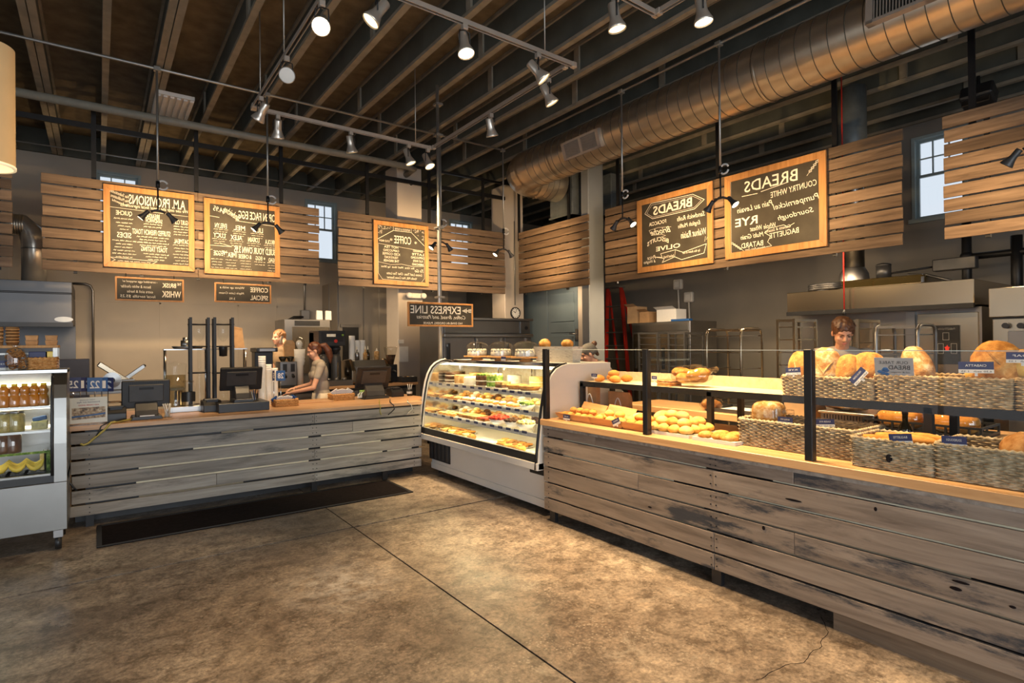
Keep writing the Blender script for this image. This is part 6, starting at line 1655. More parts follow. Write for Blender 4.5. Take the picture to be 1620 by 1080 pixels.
# flyer placard
a_, b_ = onY(109,672,6.40), onY(170,667,6.40)
t = thing('flyer_stand','white flyer in a clear stand at the left end of the service counter','flyer',((a_.x+b_.x)/2,6.40,CZL))
zt_ = onY(140,629,6.44).z; w = b_.x-a_.x; cx_ = (a_.x+b_.x)/2
f = Face((cx_,6.425,(CZL+zt_)/2+.01),(1,0,0),(0,.18,1),w,(zt_-CZL)*.96); RR = Matrix((f.u,f.n,f.v)).transposed()
c = MB().obox(f.o-f.n*.002,(w,.003,f.h),RR).build('flyer',M['white_card'],t)
MB().obox(f.o+f.n*.002,(w+.01,.002,f.h+.01),RR).build('acrylic',M['glass'],t); MB().box(cx_-w/2,cx_+w/2,6.35,6.46,CZL,CZL+.006).build('foot',M['clear_plastic'],t)
m = MB(); f.text(m,'TAKE US HOME',-.05,.80,.8,.08,lift=.0006); f.text(m,'Download our App',.0,.62,1.2,.14,bold=.01,lift=.0006); m.build('lettering',M['navy'],c)
m = MB(); f.text(m,'AND ORDER AHEAD',.02,.40,1.1,.12,bold=.008,lift=.0006); m.build('red_lettering',M['red'],c)
m = MB(); m.add([f.P(-.86,-.70,.0006),f.P(.90,-.62,.0006),f.P(.90,.24,.0006),f.P(-.86,.20,.0006)],[(0,1,2,3)]); m.build('picture',M['flyer_pic'],c)
m = MB(); m.add([f.P(-.86,-.55,.0012),f.P(.9,-.38,.0012),f.P(.9,-.24,.0012),f.P(.2,-.34,.0012),f.P(-.86,-.42,.0012)],[(0,1,2,3,4)]); m.build('blue_band',M['blue'],c)
# till terminals
def terminal(px, pyb, y, w, h, label, tilt=.25, base_w=.20, stand_h=.18, drawer=None, rz=0):
    # seen from behind: screen back, curved stand, base
    x = C(px,pyb).x if y is None else onY(px,pyb,y).x
    t = thing('till_terminal',label,'till',(x,y,CZL),'till terminals',0)
    z = CZL
    if drawer:
        dw, dd, dh = drawer; MB().box(x-dw/2,x+dw/2,y-.04,y+dd,z,z+dh).build('cash_drawer',M['black_plastic'],t,.004); z += dh
    MB().prism([(x-base_w/2,z),(x+base_w/2,z),(x+base_w/2*.9,z+.035),(x-base_w/2*.9,z+.035)],'y',y+.0,y+.24).build('base',M['black_plastic'],t,.004)
    pr = [(y+.02,z+.035),(y+.05,z+stand_h*.5),(y+.13,z+stand_h),(y+.20,z+stand_h),(y+.12,z+stand_h*.45),(y+.12,z+.035)]
    MB().prism(pr,'x',x-base_w*.36,x+base_w*.36).build('stand',M['dark_plastic'],t,.006)
    R = Matrix.Rotation(tilt,3,'X'); c = Vector((x,y+.13,z+stand_h*.62+h*.5))
    sc = MB().obox(c,(w,.035,h),R).build('screen_housing',M['black_plastic'],t,.008)
    MB().obox(c+R@Vector((0,-.022,h*.04)),(w*.72,.02,h*.62),R).build('rear_cover',M['dark_plastic'],t,.006)
    MB().obox(c+R@Vector((0,.0185,0)),(w*.94,.002,h*.9),R).build('screen',M['bottle'],t)
    vv = MB()
    for i in range(22): vv.obox(c+R@Vector((-w*.40+w*.8*i/21,-.0185,h*.42)),(w*.012,.004,h*.09),R)
    o = vv.build('vent_slots',M['black_metal'],sc); o['kind'] = 'stuff'
    MB().obox(c+R@Vector((0,-.033,h*.22)),(w*.30,.006,h*.09),R).build('rear_handle',M['black_metal'],t)
    return t,x,z
terminal(233,664,6.47,.40,.27,'left black till terminal seen from behind, between the number flags and the straw jar',.12,.26,.17)
x = onY(233,655,6.45).x; tag(MB().box(x-.06,x+.06,6.443,6.449,CZL+.036,CZL+.046).build('receipt_slip',M['white_card']),'white slip on the base of the left till terminal','paper')
T2,tx,tz_ = terminal(386,648,6.62,.42,.26,'middle black till terminal on a cash drawer, seen from behind',.32,.20,.19,(.50,.40,.095))
terminal(597,634,6.98,.46,.30,'right black till terminal with a tilted screen, near the pastry case',.42,.34,.20)
def rbox(name, px, pyb, y, w, d, h, label, cat, mat='black_plastic', lidmat='dark_plastic', group=None):
    x = onY(px,pyb,y).x; t = thing(name,label,cat,(x,y,CZL),group)
    MB().prism([(y,CZL),(y+d,CZL),(y+d,CZL+h),(y+d*.35,CZL+h),(y,CZL+h*.62)],'x',x-w/2,x+w/2).build('body',M[mat],t,.006)
    MB().box(x-w*.38,x+w*.38,y+d*.4,y+d*.9,CZL+h,CZL+h+.012).build('paper_lid',M[lidmat],t,.003)
    MB().box(x-w*.3,x+w*.3,y+d*.2,y+d*.36,CZL+h*.86,CZL+h*.86+.02).build('paper_slot',M['black_metal'],t); return t
rbox('receipt_printer',184,664,6.47,.16,.13,.13,'black receipt printer left of the left till terminal','printer')
rbox('receipt_printer',337,648,6.75,.18,.22,.12,'black receipt printer left of the middle till terminal','printer')
rbox('receipt_printer',630,632,7.05,.17,.2,.11,'black receipt printer right of the right till terminal','printer')
p = C(264,660); x,y = p.x, 6.56
t = thing('straw_jar','clear glass jar of straws right of the left till terminal','jar',(x,y,CZL)); MB().lathe((x,y,CZL),[(0,.003),(.045,.003),(.05,.02),(.05,.11),(.042,.13),(.044,.14)],18).build('glass',M['glass'],t); MB().lathe((x,y,CZL),[(0,0),(.046,0),(.046,.004),(0,.004)],18).build('base',M['clear_plastic'],t)
for i in range(9): MB().cyl((x+.02*cos(i),y+.02*sin(i*2),CZL+.006),(x+.035*cos(i*1.9),y+.035*sin(i*1.9),CZL+.135),.0045,n=6).build('straw',M['white_card' if i%2 else 'cream_cloth'],t)
# stainless strip box and tall juice dispenser
p = onY(296,642,6.95); tag(MB().box(p.x-.16,p.x+.19,6.95,7.15,CZL,CZL+.06).build('steel_tray_box',M['steel'],None,.004),'low stainless drip tray behind the counter jars','tray'); dz = CZL+.0605
x = onY(277,630,7.05).x; t = thing('juice_dispenser','large glass beverage dispenser half full of cloudy lemonade','dispenser',(x,7.05,dz))
H = onY(277,574,7.05).z-dz
MB().lathe((x,7.05,dz),[(0,0),(.10,0),(.10,.008),(.10,H*.72),(.0,H*.72)],24).build('drink',M['cream_cloth'],t); t.children[0].data.materials[0] = glass('cloudy_drink',(.78,.72,.58),.3,.12)
MB().lathe((x,7.05,dz),[(.105,0),(.106,H*.86),(.112,H*.93),(.108,H*.95)],24).build('glass',M['glass'],t); MB().lathe((x,7.05,dz+H*.95),[(.112,0),(.112,.012),(.02,.03),(0,.045)],24).build('lid',M['glass'],t)
MB().cyl((x,6.94,dz+.05),(x,6.90,dz+.045),.012,n=10).build('tap',M['steel'],t)
x = onY(294,630,6.93).x; h0 = onY(294,622,6.97).z; 
t = thing('label_jar','glass jar with a black label in front of the juice dispenser','jar',(x+.03,6.98,dz)); xx = x+.03
MB().lathe((xx,6.98,dz),[(0,0),(.062,0),(.065,.01),(.065,.20),(.05,.225),(.05,.25)],20).build('glass',M['glass'],t); MB().lathe((xx,6.98,dz),[(.0665,.05),(.0665,.15)],20).build('label_band',M['black_plastic'],t); MB().lathe((xx,6.98,dz+.25),[(.053,0),(.053,.02),(0,.022)],20).build('lid',M['clear_plastic'],t)
# cold-drip coffee towers
def drip(px0, px1, y, label, dark):
    xa, xb = onY(px0,560,y).x, onY(px1,560,y).x; c = (xa+xb)/2; w = (xb-xa)/2; zt_ = onY(px0,502,y).z
    t = thing('drip_tower',label,'coffee tower',(c,y,CZL),'cold drip towers')
    for sx_ in (-w,w):
        for dy in (-.05,.05): MB().box(c+sx_-.014,c+sx_+.014,y+dy-.014,y+dy+.014,CZL+.02,zt_-(.012 if dy > 0 else 0)).build('post',M['black_metal'],t)
    MB().box(c-w-.018,c+w+.018,y-.10,y+.10,CZL,CZL+.02).build('base',M['black_metal'],t,.003)
    for py in (513,548,590):
        z = onY(px0,py,y).z; MB().box(c-w-.03,c+w+.03,y-.065,y+.065,z-.010,z+.006).build('ring_shelf',M['black_metal'],t) if False else None
        b = MB(); b.tube([(c-w-.018,y-.055,z),(c+w+.018,y-.055,z)],.008,6); b.tube([(c-w-.018,y+.055,z),(c+w+.018,y+.055,z)],.008,6); b.tube([(c+.078*cos(k*pi/10),y+.078*sin(k*pi/10)*.75,z) for k in range(20)],.007,6,closed=True); b.build('ring_shelf',M['black_metal'],t)
    z1, z2, z3 = (onY(px0,q,y).z for q in (513,548,590)); R_ = w*.62
    MB().lathe((c,y,0),[(0,z2+.05),(.02,z2+.06),(R_*.85,z2+.10),(R_,z2+.14),(R_,z1+.03),(R_*.8,z1+.045),(R_*.8,z1+.05)],20).build('upper_flask',M['glass'],t)
    if dark: MB().lathe((c,y,0),[(0,z2-.115),(.042,z2-.11),(.046,z2+.0),(.046,z2+.01),(0,z2+.01)],16).build('coffee_column',M['black_plastic'],t)
    else: MB().lathe((c,y,0),[(.012,z3+.02),(.02,z3+.06),(.018,z2-.02),(.05,z2+.02)],16).build('glass_coil',M['glass'],t)
    MB().lathe((c,y,0),[(0,CZL+.021),(R_*.95,CZL+.024),(R_*1.05,CZL+.06),(R_*.9,CZL+.14),(R_*.45,z3-.05),(R_*.4,z3-.01)],20).build('lower_flask',M['glass'],t)
    MB().lathe((c,y,0),[(0,CZL+.022),(R_*.93,CZL+.025),(R_*1.0,CZL+.06),(0,CZL+.062)],20).build('coffee',M['water'],t); return t
drip(301,329,7.22,'left black cold-drip coffee tower with glass flasks',False); drip(339,367,7.22,'right black cold-drip coffee tower with a dark filter column',True)
zsh = onY(320,549,7.40).z-.0175; p = onY(376,540,7.42); t = thing('paper_bag','brown paper bag standing on the wire shelf behind the right cold-drip tower','paper bag',(p.x,7.42,zsh)); z1 = onY(376,516,7.42).z
MB().add([(p.x-.06,7.38,zsh),(p.x+.07,7.38,zsh),(p.x+.07,7.48,zsh),(p.x-.06,7.48,zsh),(p.x-.055,7.42,z1),(p.x+.05,7.42,z1-.02),(p.x+.05,7.45,z1-.02),(p.x-.055,7.45,z1)],[(0,3,2,1),(4,5,6,7),(0,1,5,4),(1,2,6,5),(2,3,7,6),(3,0,4,7)]).build('bag',M['kraft'],t)
MB().box(p.x-.055,p.x+.045,7.415,7.425,z1-.05,z1-.02).build('fold',M['kraft'],t)
# wire shelf behind
xa, xb = onY(261,560,7.40).x, onY(388,560,7.40).x; zt_ = onY(320,549,7.40).z
t = thing('wire_shelf','low chrome wire shelf behind the cold-drip towers','shelf',((xa+xb)/2,7.43,CZL))
for x in (xa,xb,(xa+xb)/2):
    for y in (7.37,7.48): MB().cyl((x,y,CZL),(x,y,zt_-.02),.010,n=8).build('leg',M['chrome'],t)
MB().box(xa-.015,xb+.015,7.36,7.49,zt_-.03,zt_-.018).build('shelf_panel',M['steel'],t)
tag(MB().lathe(((xa*2+xb)/3-.05,7.42,zt_-.0175),[(0,0),(.14,0),(.16,.03),(.155,.03),(.135,.006),(0,.006)],24).build('round_tray',M['steel_dark']),'round metal tray on the wire shelf','tray')
x = onY(294,540,7.42).x; t = thing('metal_canister','small steel canister on the round tray','canister',(x,7.44,zt_-.01)); MB().lathe((x,7.44,zt_-.0115),[(0,0),(.05,0),(.05,.09),(0,.09)],16).build('body',M['steel_dark'],t); MB().lathe((x,7.44,zt_+.078),[(.03,0),(.03,.035),(0,.037)],14).build('lid',M['steel_dark'],t)
# pens, bottle, cups, flags, baskets
p = onY(404,645,6.78); x = p.x; t = thing('pen_cup','black pen cup beside the middle till','pen cup',(x,6.78,CZL)); MB().lathe((x,6.78,CZL),[(0,0),(.035,0),(.038,.10),(.033,.10),(.03,.01),(0,.01)],14).build('cup',M['black_plastic'],t)
for i in range(4): MB().cyl((x,6.78,CZL+.012),(x-.04+.025*i,6.78+.01*i,CZL+.20+.01*(i%3)),.004,n=6).build('pen',M[('white_card','blue','steel','black_metal')[i]],t)
p = onY(417,632,6.86); x = p.x; t = thing('glass_bottle','clear glass bottle right of the middle till','bottle',(x,6.86,CZL)); h = onY(417,598,6.86).z-CZL
MB().lathe((x,6.86,CZL),[(0,.0),(.042,0),(.045,.01),(.045,h*.55),(.018,h*.78),(.016,h*.98),(.02,h)],18).build('glass',M['glass'],t); MB().lathe((x,6.86,CZL),[(0,.003),(.041,.003),(.041,.035),(0,.036)],18).build('water',M['clear_plastic'],t)
def cups(px, pyb, pyt, y, r, label, z=CZL, group='paper cup stacks'):
    x = onY(px,pyb,y).x; t = thing('cup_stack',label,'paper cups',(x,y,z),group); h = onY(px,pyt,y).z-z; n = max(3,int(h/.028)); b = MB()
    for k in range(n):
        z0 = z+h*k/n; b.lathe((x,y,z0),[(r*(1.06-.10*k/n),0),(r*(1.075-.10*k/n),.004),(r*(1.05-.10*k/n),h/n)],14)
    MB().lathe((x,y,z),[(0,0),(r,0),(r*.97,h),(0,h)],14).build('cup',M['white_card'],t); o = b.build('cup_rims',M['white_card'],t); o['kind'] = 'stuff'; return t
cups(415,628,563,7.15,.042,'tallest paper cup stack right of the middle till'); cups(425,628,576,7.20,.038,'second paper cup stack behind the number flags'); cups(435,628,582,7.18,.035,'shortest paper cup stack behind the number flags')
x = onY(434,600,6.9).x
for i,(px,txt,mat,lb) in enumerate(((433,'5','navy','narrow blue number flag turned away beside the paper cups'),(444,'28','blue','blue number flag reading 28 beside the paper cups'))):
    y = 6.92; q = onY(px,600,y); zt_ = onY(px,586,y).z; numflag(q.x,y,CZL,zt_,.10 if i else .05,zt_-onY(px,602,y).z,txt,lb,mat,0 if i else .9,'number flags by the cups')
def napkin_basket(px0, px1, pyb, y, label):
    a, b_ = onY(px0,pyb,y).x, onY(px1,pyb,y).x; return basket((a+b_)/2,y+.11,CZL,abs(b_-a)*.9,.2,.07,label,'wicker_orange'), (a+b_)/2
_, x = napkin_basket(434,475,641,6.78,'small wicker basket of blue sachets in the middle of the service counter')
for i in range(5):
    xx = x-.11+.05*i; t = thing('sachet','%s sachet from the left in the middle wicker basket' % ordn(i),'sachet',(xx,6.88,CZL+.017),'sachets'); MB().obox((xx,6.87+.01*i,CZL+.075),(.07,.012,.09),Matrix.Rotation(.3*(i-2),3,'Y')@Matrix.Rotation(.5,3,'X')).build('packet',M['blue' if i in (0,4) else 'paper'],t,.003)
_, x = napkin_basket(525,564,634,7.05,'small wicker basket of napkins left of the right till')
for i in range(4):
    xx = x-.08+.055*i; t = thing('napkin','%s folded napkin from the left in the right wicker basket' % ordn(i),'napkin',(xx,7.15,CZL+.017),'folded napkins'); MB().obox((xx,7.15,CZL+.085),(.09,.010,.11),Matrix.Rotation(.35*(i-1.5),3,'Y')@Matrix.Rotation(.3,3,'X')).build('sheet',M['paper'],t,.003)
a = C(478,640); tag(MB().box(a.x-.02,a.x+.42,7.0,7.25,CZL,CZL+.012).build('cutting_board',M['butcher_x'],None,.003),'thin wooden board on the service counter in front of the woman','board')
x = onY(570,628,7.02).x; t = thing('tip_jar','clear plastic jar of tips between the napkin basket and the right till','jar',(x,7.0,CZL)); MB().lathe((x,7.0,CZL),[(0,0),(.05,0),(.055,.01),(.055,.13),(.048,.15)],16).build('jar',M['glass'],t)
for i in range(4): MB().obox((x-.015+.01*i,7.0,CZL+.05+.02*i),(.06,.004,.05),Matrix.Rotation(i*.9,3,'Z')@Matrix.Rotation(.4*i,3,'X')).build('note',M['green_food' if i%2 else 'paper'],t)
p = onY(648,630,7.1); t = thing('spoon_cup','small black cup with white stirrers near the pastry case','cup',(p.x,7.1,CZL)); MB().lathe((p.x,7.1,CZL),[(0,0),(.035,0),(.04,.09),(.034,.09),(.03,.01),(0,.01)],14).build('cup',M['black_plastic'],t)
for i in range(3): MB().cyl((p.x,7.1,CZL+.012),(p.x-.03+.035*i,7.1,CZL+.16),.004,n=6).build('stirrer',M['white_card'],t)
MB().lathe((p.x,7.1,CZL+.03),[(.0395,0),(.041,.03)],14).build('label_band',M['white_card'],t)
# cables over the counter front
def cable(pts, r, mat, label, group=None): tag(MB().tube(pts,r,6).build('cable',M[mat]),label,'cable',group)
q = [onY(px,py,6.315) for px,py in ((176,668),(165,680),(150,692),(140,701),(132,704),(127,702))]
cable([C(215,664)+Vector((0,.0,.012)),C(190,668)+Vector((0,0,.012))]+q,.010,'yellow_cable','thick yellow cable falling over the left end of the service counter')
q2 = [onY(px,py,6.312) for px,py in ((170,669),(160,674),(156,684),(152,690))]
cable([C(200,667)+Vector((0,0,.03))]+q2,.006,'black_plastic','black cable beside the yellow cable at the left counter end')
for px,m_,lb in ((600,'yellow_cable','yellow cable hanging down the counter front below the right till'),(617,'black_plastic','black cable loop hanging below the right till'),(645,'pipe_grey','grey cable loop hanging near the pastry case')):
    q = [onY(px+dx,py,6.312) for dx,py in ((0,637),(2,644),(1,650),(3,656))] if m_ == 'yellow_cable' else [onY(px+dx,py,6.312) for dx,py in ((0,636),(6,641),(7,647),(2,652),(-3,656))]
    cable([C(px,633)+Vector((0,0,.01))]+q,.006,m_,lb)
q = [onY(px,py,6.2) for px,py in ((105,765),(110,763),(116,770),(121,776))]; cable(q,.008,'black_plastic','short black cable between the drinks fridge and the counter end')
# ================================================================== coffee back counter
BY, BZ = 8.75, .97
xa, xb = onY(405,612,BY).x, onY(662,612,BY).x
bc = thing('back_counter','wooden-topped back counter carrying the coffee machines','counter',((xa+xb)/2,BY,0))
MB().box(xa,xb,BY,9.40,BZ-.045,BZ).build('counter_top',M['butcher_x'],bc,.003)
MB().box(xa+.03,xb-.03,BY+.04,9.38,.10,BZ-.045).build('cabinet',M['dark_plastic'],bc)
nb_ = 5
for i in range(nb_):
    u0 = xa+.05+(xb-xa-.1)*i/nb_; u1 = xa+.05+(xb-xa-.1)*(i+1)/nb_; d = MB().box(u0+.01,u1-.01,BY+.02,BY+.04,.14,BZ-.09).build('door',M['steel_dark'],bc); MB().box(u0+.08,u1-.08,BY+.005,BY+.02,BZ-.15,BZ-.13).build('handle',M['steel'],d)
MB().box(xa+.05,xb-.05,BY+.08,9.36,0,.10).build('plinth',M['black_plastic'],bc)
bz = BZ+.0005
def BX(px,py=600,y=9.0): return onY(px,py,y)
def span(px0,px1,y): return onY(px0,600,y).x, onY(px1,600,y).x
# black brewer (left)
x0,x1 = span(407,436,8.95); h = onY(420,550,8.95).z-bz
t = thing('coffee_brewer','tall black coffee brewer left of the man behind the back counter','coffee brewer',((x0+x1)/2,8.95,bz))
MB().box(x0,x1,9.10,9.32,bz,bz+h-.06).build('body',M['black_plastic'],t,.006); MB().box(x0-.02,x1+.02,8.88,9.32,bz+h-.06,bz+h).build('head',M['black_plastic'],t,.008); MB().box(x0,x1,8.90,9.10,bz,bz+.05).build('base',M['black_plastic'],t,.004)
MB().lathe(((x0+x1)/2,9.0,bz+.05),[(0,0),(.08,0),(.085,.03),(.075,.16),(.05,.18),(0,.18)],16).build('carafe',M['bottle'],t); MB().box(x0+.02,x1-.02,8.872,8.88,bz+h-.05,bz+h-.012).build('control_strip',M['steel_dark'],t)
# twin grinders
x0,x1 = span(444,471,8.95); h = onY(457,563,8.95).z-bz
t = thing('coffee_grinder','steel twin-hopper coffee grinder behind the woman','coffee grinder',((x0+x1)/2,8.95,bz))
MB().box(x0,x1,8.98,9.25,bz+.03,bz+h*.82).build('body',M['steel_dark'],t,.006); MB().box(x0-.01,x1+.01,8.86,9.26,bz,bz+.03).build('base',M['black_plastic'],t,.004)
for f_ in (.28,.74):
    x = x0+(x1-x0)*f_; MB().lathe((x,9.10,bz+h*.82),[(.03,0),(.055,.05),(.058,h*.16),(0,h*.17)],14).build('hopper',M['bottle'],t); MB().cyl((x,8.93,bz+h*.34),(x,8.98,bz+h*.4),.022,n=10).build('spout',M['black_plastic'],t); MB().box(x-.03,x+.03,8.972,8.98,bz+h*.5,bz+h*.75).build('control_panel',M['black_plastic'],t)
# paper bag and cone of cups
x0,x1 = span(452,466,9.25); z1 = BX(459,538,9.25).z
t = thing('paper_bag','brown paper bag standing tall behind the coffee grinder','paper bag',((x0+x1)/2,9.28,bz)); MB().prism([(x0,bz),(x1,bz),(x1+.02,z1-.05),(x1-.02,z1),(x0+.03,z1),(x0-.01,z1-.06)],'y',9.27,9.36).build('bag',M['kraft'],t); MB().box(x0+.02,x1-.03,9.262,9.27,z1-.06,z1-.02).build('fold',M['cardboard'],t)
x = BX(474,560,9.15).x; z0 = bz
t = thing('filter_stack','white stack of coffee filters topped with a clear bag, behind the woman','filters',(x,9.15,z0)); h = BX(474,552,9.15).z-z0
MB().lathe((x,9.15,z0),[(0,0),(.05,0),(.055,h*.55),(.07,h*.6),(.085,h),(0,h)],14).build('stand',M['white_card'],t)
for i in range(4): MB().lathe((x,9.15,z0+h*.62+h*.09*i),[(.068,0),(.083,h*.07),(.080,h*.08)],14).build('filter_cup',M['white_card'],t)
MB().ell((x,9.15,z0+h+.09),(.075,.06,.10),10,7,lumpy(3,.3,18)).build('bag',M['clear_plastic'],t); MB().ell((x,9.15,z0+h+.07),(.05,.045,.07),10,7,lumpy(4,.3,18)).build('filters',M['white_card'],t)
# grey steel oven cabinet behind
x0,x1 = span(451,523,10.6); z1 = onY(480,505,10.6).z
t = thing('steel_cabinet','tall steel oven cabinet with a glass door behind the coffee brewers','cabinet',((x0+x1)/2,10.6,0))
MB().box(x0,x1,10.6,11.3,0,z1).build('body',M['steel_dark'],t,.006)
d0, d1 = x0+.12*(x1-x0)/.8*1.0, x1-.02
dr2 = MB().box(d0,d1,10.57,10.60,1.1,onY(470,517,10.6).z).build('door',M['gold_steel'],t,.004); MB().box(d0+.05,d1-.05,10.565,10.57,1.2,onY(470,520,10.6).z-.02).build('door_glass',M['bottle'],dr2) if False else None
MB().box(d0+.05,d0+.5,10.59,10.60,onY(470,515,10.6).z,onY(470,507,10.6).z).build('control_panel',M['black_plastic'],t)
for px in (506,520):
    q = onY(px,516,10.7); tag(MB().prism([(q.x-.055,z1),(q.x+.055,z1),(q.x+.05,z1+.17),(q.x-.05,z1+.175)],'y',10.7,10.76).build('paper_bag',M['paper']),'%s white paper bag on top of the steel cabinet' % ('left','right')[px > 510],'paper bag','white bags on the steel cabinet')
# electrical box with conduit on the back wall
for px,py,lb in ((482,498,'small grey electrical box on the back wall above the steel cabinet'),):
    q = onY(px,py,12.55); t = thing('junction_box',lb,'electrical box',(q.x,12.55,q.z)); MB().box(q.x-.09,q.x+.09,12.48,12.59,q.z-.1,q.z+.1).build('box',M['steel_dark'],t,.006); MB().cyl((q.x,12.56,q.z+.1),(q.x,12.56,3.4),.018,n=8).build('conduit',M['pipe_grey'],t)
    MB().tube([(q.x-.05,12.5,q.z-.05),(q.x-.25,12.45,q.z-.06),(q.x-.5,12.45,q.z-.2)],.03,6).build('cable',M['black_plastic'],t)
# big black double brewer with airpots
x0,x1 = span(503,545,8.92); h = onY(525,523,8.92).z-bz; xm = (x0+x1)/2
t = thing('double_brewer','large black double coffee brewer with red button, right of the woman','coffee brewer',(xm,8.92,bz))
MB().box(x0,x1,9.12,9.36,bz,bz+h-.02).build('body',M['black_plastic'],t,.006); MB().box(x0,x1,8.86,9.36,bz+h*.72,bz+h).build('head',M['black_plastic'],t,.006); MB().box(x0-.01,x1+.01,8.84,9.14,bz,bz+.04).build('base',M['steel'],t,.004)
for f_ in (.27,.73):
    x = x0+(x1-x0)*f_
    MB().lathe((x,8.99,bz+.041),[(0,0),(.075,0),(.08,.02),(.08,h*.46),(.06,h*.52),(0,h*.53)],16).build('airpot',M['dark_plastic'],t); MB().lathe((x,8.99,bz+h*.58),[(.02,0),(.075,.06),(.078,h*.12),(0,h*.12)],16).build('brew_basket',M['black_plastic'],t)
    MB().box(x-.012,x+.012,8.905,8.912,bz+.12,bz+.36).build('sight_glass',M['chrome'],t)
MB().box(x0+.04,x1-.04,8.853,8.86,bz+h*.80,bz+h*.97).build('control_panel',M['black_metal'],t); MB().box(xm-.09,xm+.05,8.846,8.853,bz+h*.89,bz+h*.94).build('display',M['cream_food'],t)
MB().cyl((xm+.05,8.853,bz+h*.81),(xm+.05,8.838,bz+h*.81),.028,n=12).build('red_button',M['red'],t); MB().cyl((xm+.16,8.853,bz+h*.92),(xm+.16,8.84,bz+h*.92),.018,n=10).build('green_lamp',M['green_food'],t)
# steel counter-top box in front (under-counter sinks)
x0,x1 = span(512,555,8.86); t = thing('drip_tray_unit','steel drip-tray unit in front of the double brewer','drip tray',((x0+x1)/2,8.80,bz)); MB().box(x0,x1,8.76,8.835,bz,bz+.09).build('body',M['steel'],t,.004)
for i in range(3): MB().lathe((x0+.06+.12*i,8.79,bz+.0905),[(0,0),(.035,0),(.03,.035),(0,.03)],12).build('cup_holder',M['steel_dark'],t)
# espresso machine
x0,x1 = span(551,612,8.98); z1 = onY(580,569,8.98).z
t = thing('espresso_machine','chrome espresso machine behind the right till, stacked with cups on top','espresso machine',((x0+x1)/2,8.98,bz))
MB().prism([(8.86,bz+.05),(9.36,bz+.05),(9.36,z1),(8.92,z1),(8.86,z1-.10)],'x',x0+.06,x1-.06).build('body',M['steel'],t,.01)
for x in (x0,x1-.07): MB().prism([(8.80,bz+.03),(9.38,bz+.03),(9.38,z1-.02),(9.0,z1+.02),(8.80,z1-.16)],'x',x,x+.07).build('side_panel',M['gold_steel'],t,.012)
MB().cyl((x0-.004,9.05,z1-.18),(x0-.012,9.05,z1-.18),.07,n=16).build('badge',M['chrome'],t)
for x in (x0+.05,x1-.05):
    for y in (8.86,9.30): MB().cyl((x,y,bz),(x,y,bz+.055),.022,n=8).build('foot',M['black_plastic'],t)
MB().box(x0+.07,x1-.07,8.80,8.86,bz+.05,bz+.10).build('drip_tray',M['black_plastic'],t)
for f_ in (.3,.68):
    x = x0+(x1-x0)*f_; g_ = MB().cyl((x,8.86,z1-.22),(x,8.86,z1-.28),.035,n=12).build('group_head',M['chrome'],t); MB().cyl((x,8.84,z1-.27),(x,8.70,z1-.28),.014,n=8).build('handle',M['black_plastic'],g_)
for px,pt,r in ((557,531,.05),(566,538,.044),(574,538,.042)): cups(px,568,pt,9.12,r,{557:'tallest',566:'middle',574:'right'}[px]+' paper cup stack on the espresso machine',z1+.0005,'cup stacks on the espresso machine')
for i,px in enumerate((565,578,582)):
    x = BX(px,560,8.99).x; t = thing('syrup_bottle','%s small bottle in front of the cups on the espresso machine' % ordn(i),'bottle',(x,8.99,z1+.0005),'syrup bottles'); 
    MB().lathe((x,8.99,z1+.0005),[(0,0),(.035,0),(.036,.10),(.012,.14),(.012,.17),(0,.17)],14).build('body',M[('steel','caramel','bottle')[i]],t); MB().lathe((x,8.99,z1+.17),[(.014,0),(.010,.03),(.002,.06),(0,.06)],10).build('spout',M['cream_food'],t)
x = BX(596,560,8.97).x; t = thing('squeeze_bottle','brown squeeze bottle beside the grinder hopper','bottle',(x,8.97,z1+.0005)); MB().lathe((x,8.97,z1+.0005),[(0,0),(.04,0),(.042,.12),(.03,.14),(0,.14)],14).build('body',M['caramel'],t); MB().lathe((x,8.97,z1+.14),[(.02,0),(.005,.05),(0,.05)],10).build('nozzle',M['cream_food'],t)
# grinder with clear hopper right of it
x = BX(604,560,9.1).x+.06; z2 = onY(604,549,9.1).z
t = thing('espresso_grinder','black espresso grinder with a bean-filled clear hopper','coffee grinder',(x+.12,9.1,bz)); xx = x+.10
MB().box(xx-.08,xx+.08,9.0,9.25,bz,bz+.30).build('body',M['black_plastic'],t,.01)
MB().lathe((xx,9.1,bz+.30),[(.05,0),(.06,.05),(.11,z2-bz-.34),(.115,z2-bz-.30),(0,z2-bz-.29)],18).build('hopper',M['clear_plastic'],t); MB().lathe((xx,9.1,bz+.30),[(0,0),(.048,0),(.058,.05),(.085,(z2-bz-.3)*.55),(0,(z2-bz-.3)*.56)],18).build('beans',M['choc'],t)
MB().cyl((xx,9.0,bz+.2),(xx,8.9,bz+.18),.018,n=8).build('spout',M['steel'],t)
# things on the right end of the back counter
x0,x1 = span(632,656,8.9); t = thing('tray_of_cups','low dark tray of small jars at the right end of the back counter','tray',((x0+x1)/2,8.9,bz)); MB().box(x0,x1,8.80,9.05,bz,bz+.015).build('base',M['black_plastic'],t)
for a in ((x0,x1,8.80,8.81),(x0,x1,9.04,9.05),(x0,x0+.01,8.81,9.04),(x1-.01,x1,8.81,9.04)): MB().box(*a,bz+.015,bz+.09).build('rim',M['dark_plastic'],t)
for i in range(5): MB().lathe((x0+.05+(x1-x0-.1)*i/4,8.87,bz+.016),[(0,0),(.025,0),(.025,.08),(0,.085)],10).build('jar',M[('steel','choc','caramel','steel','white_card')[i]],t)
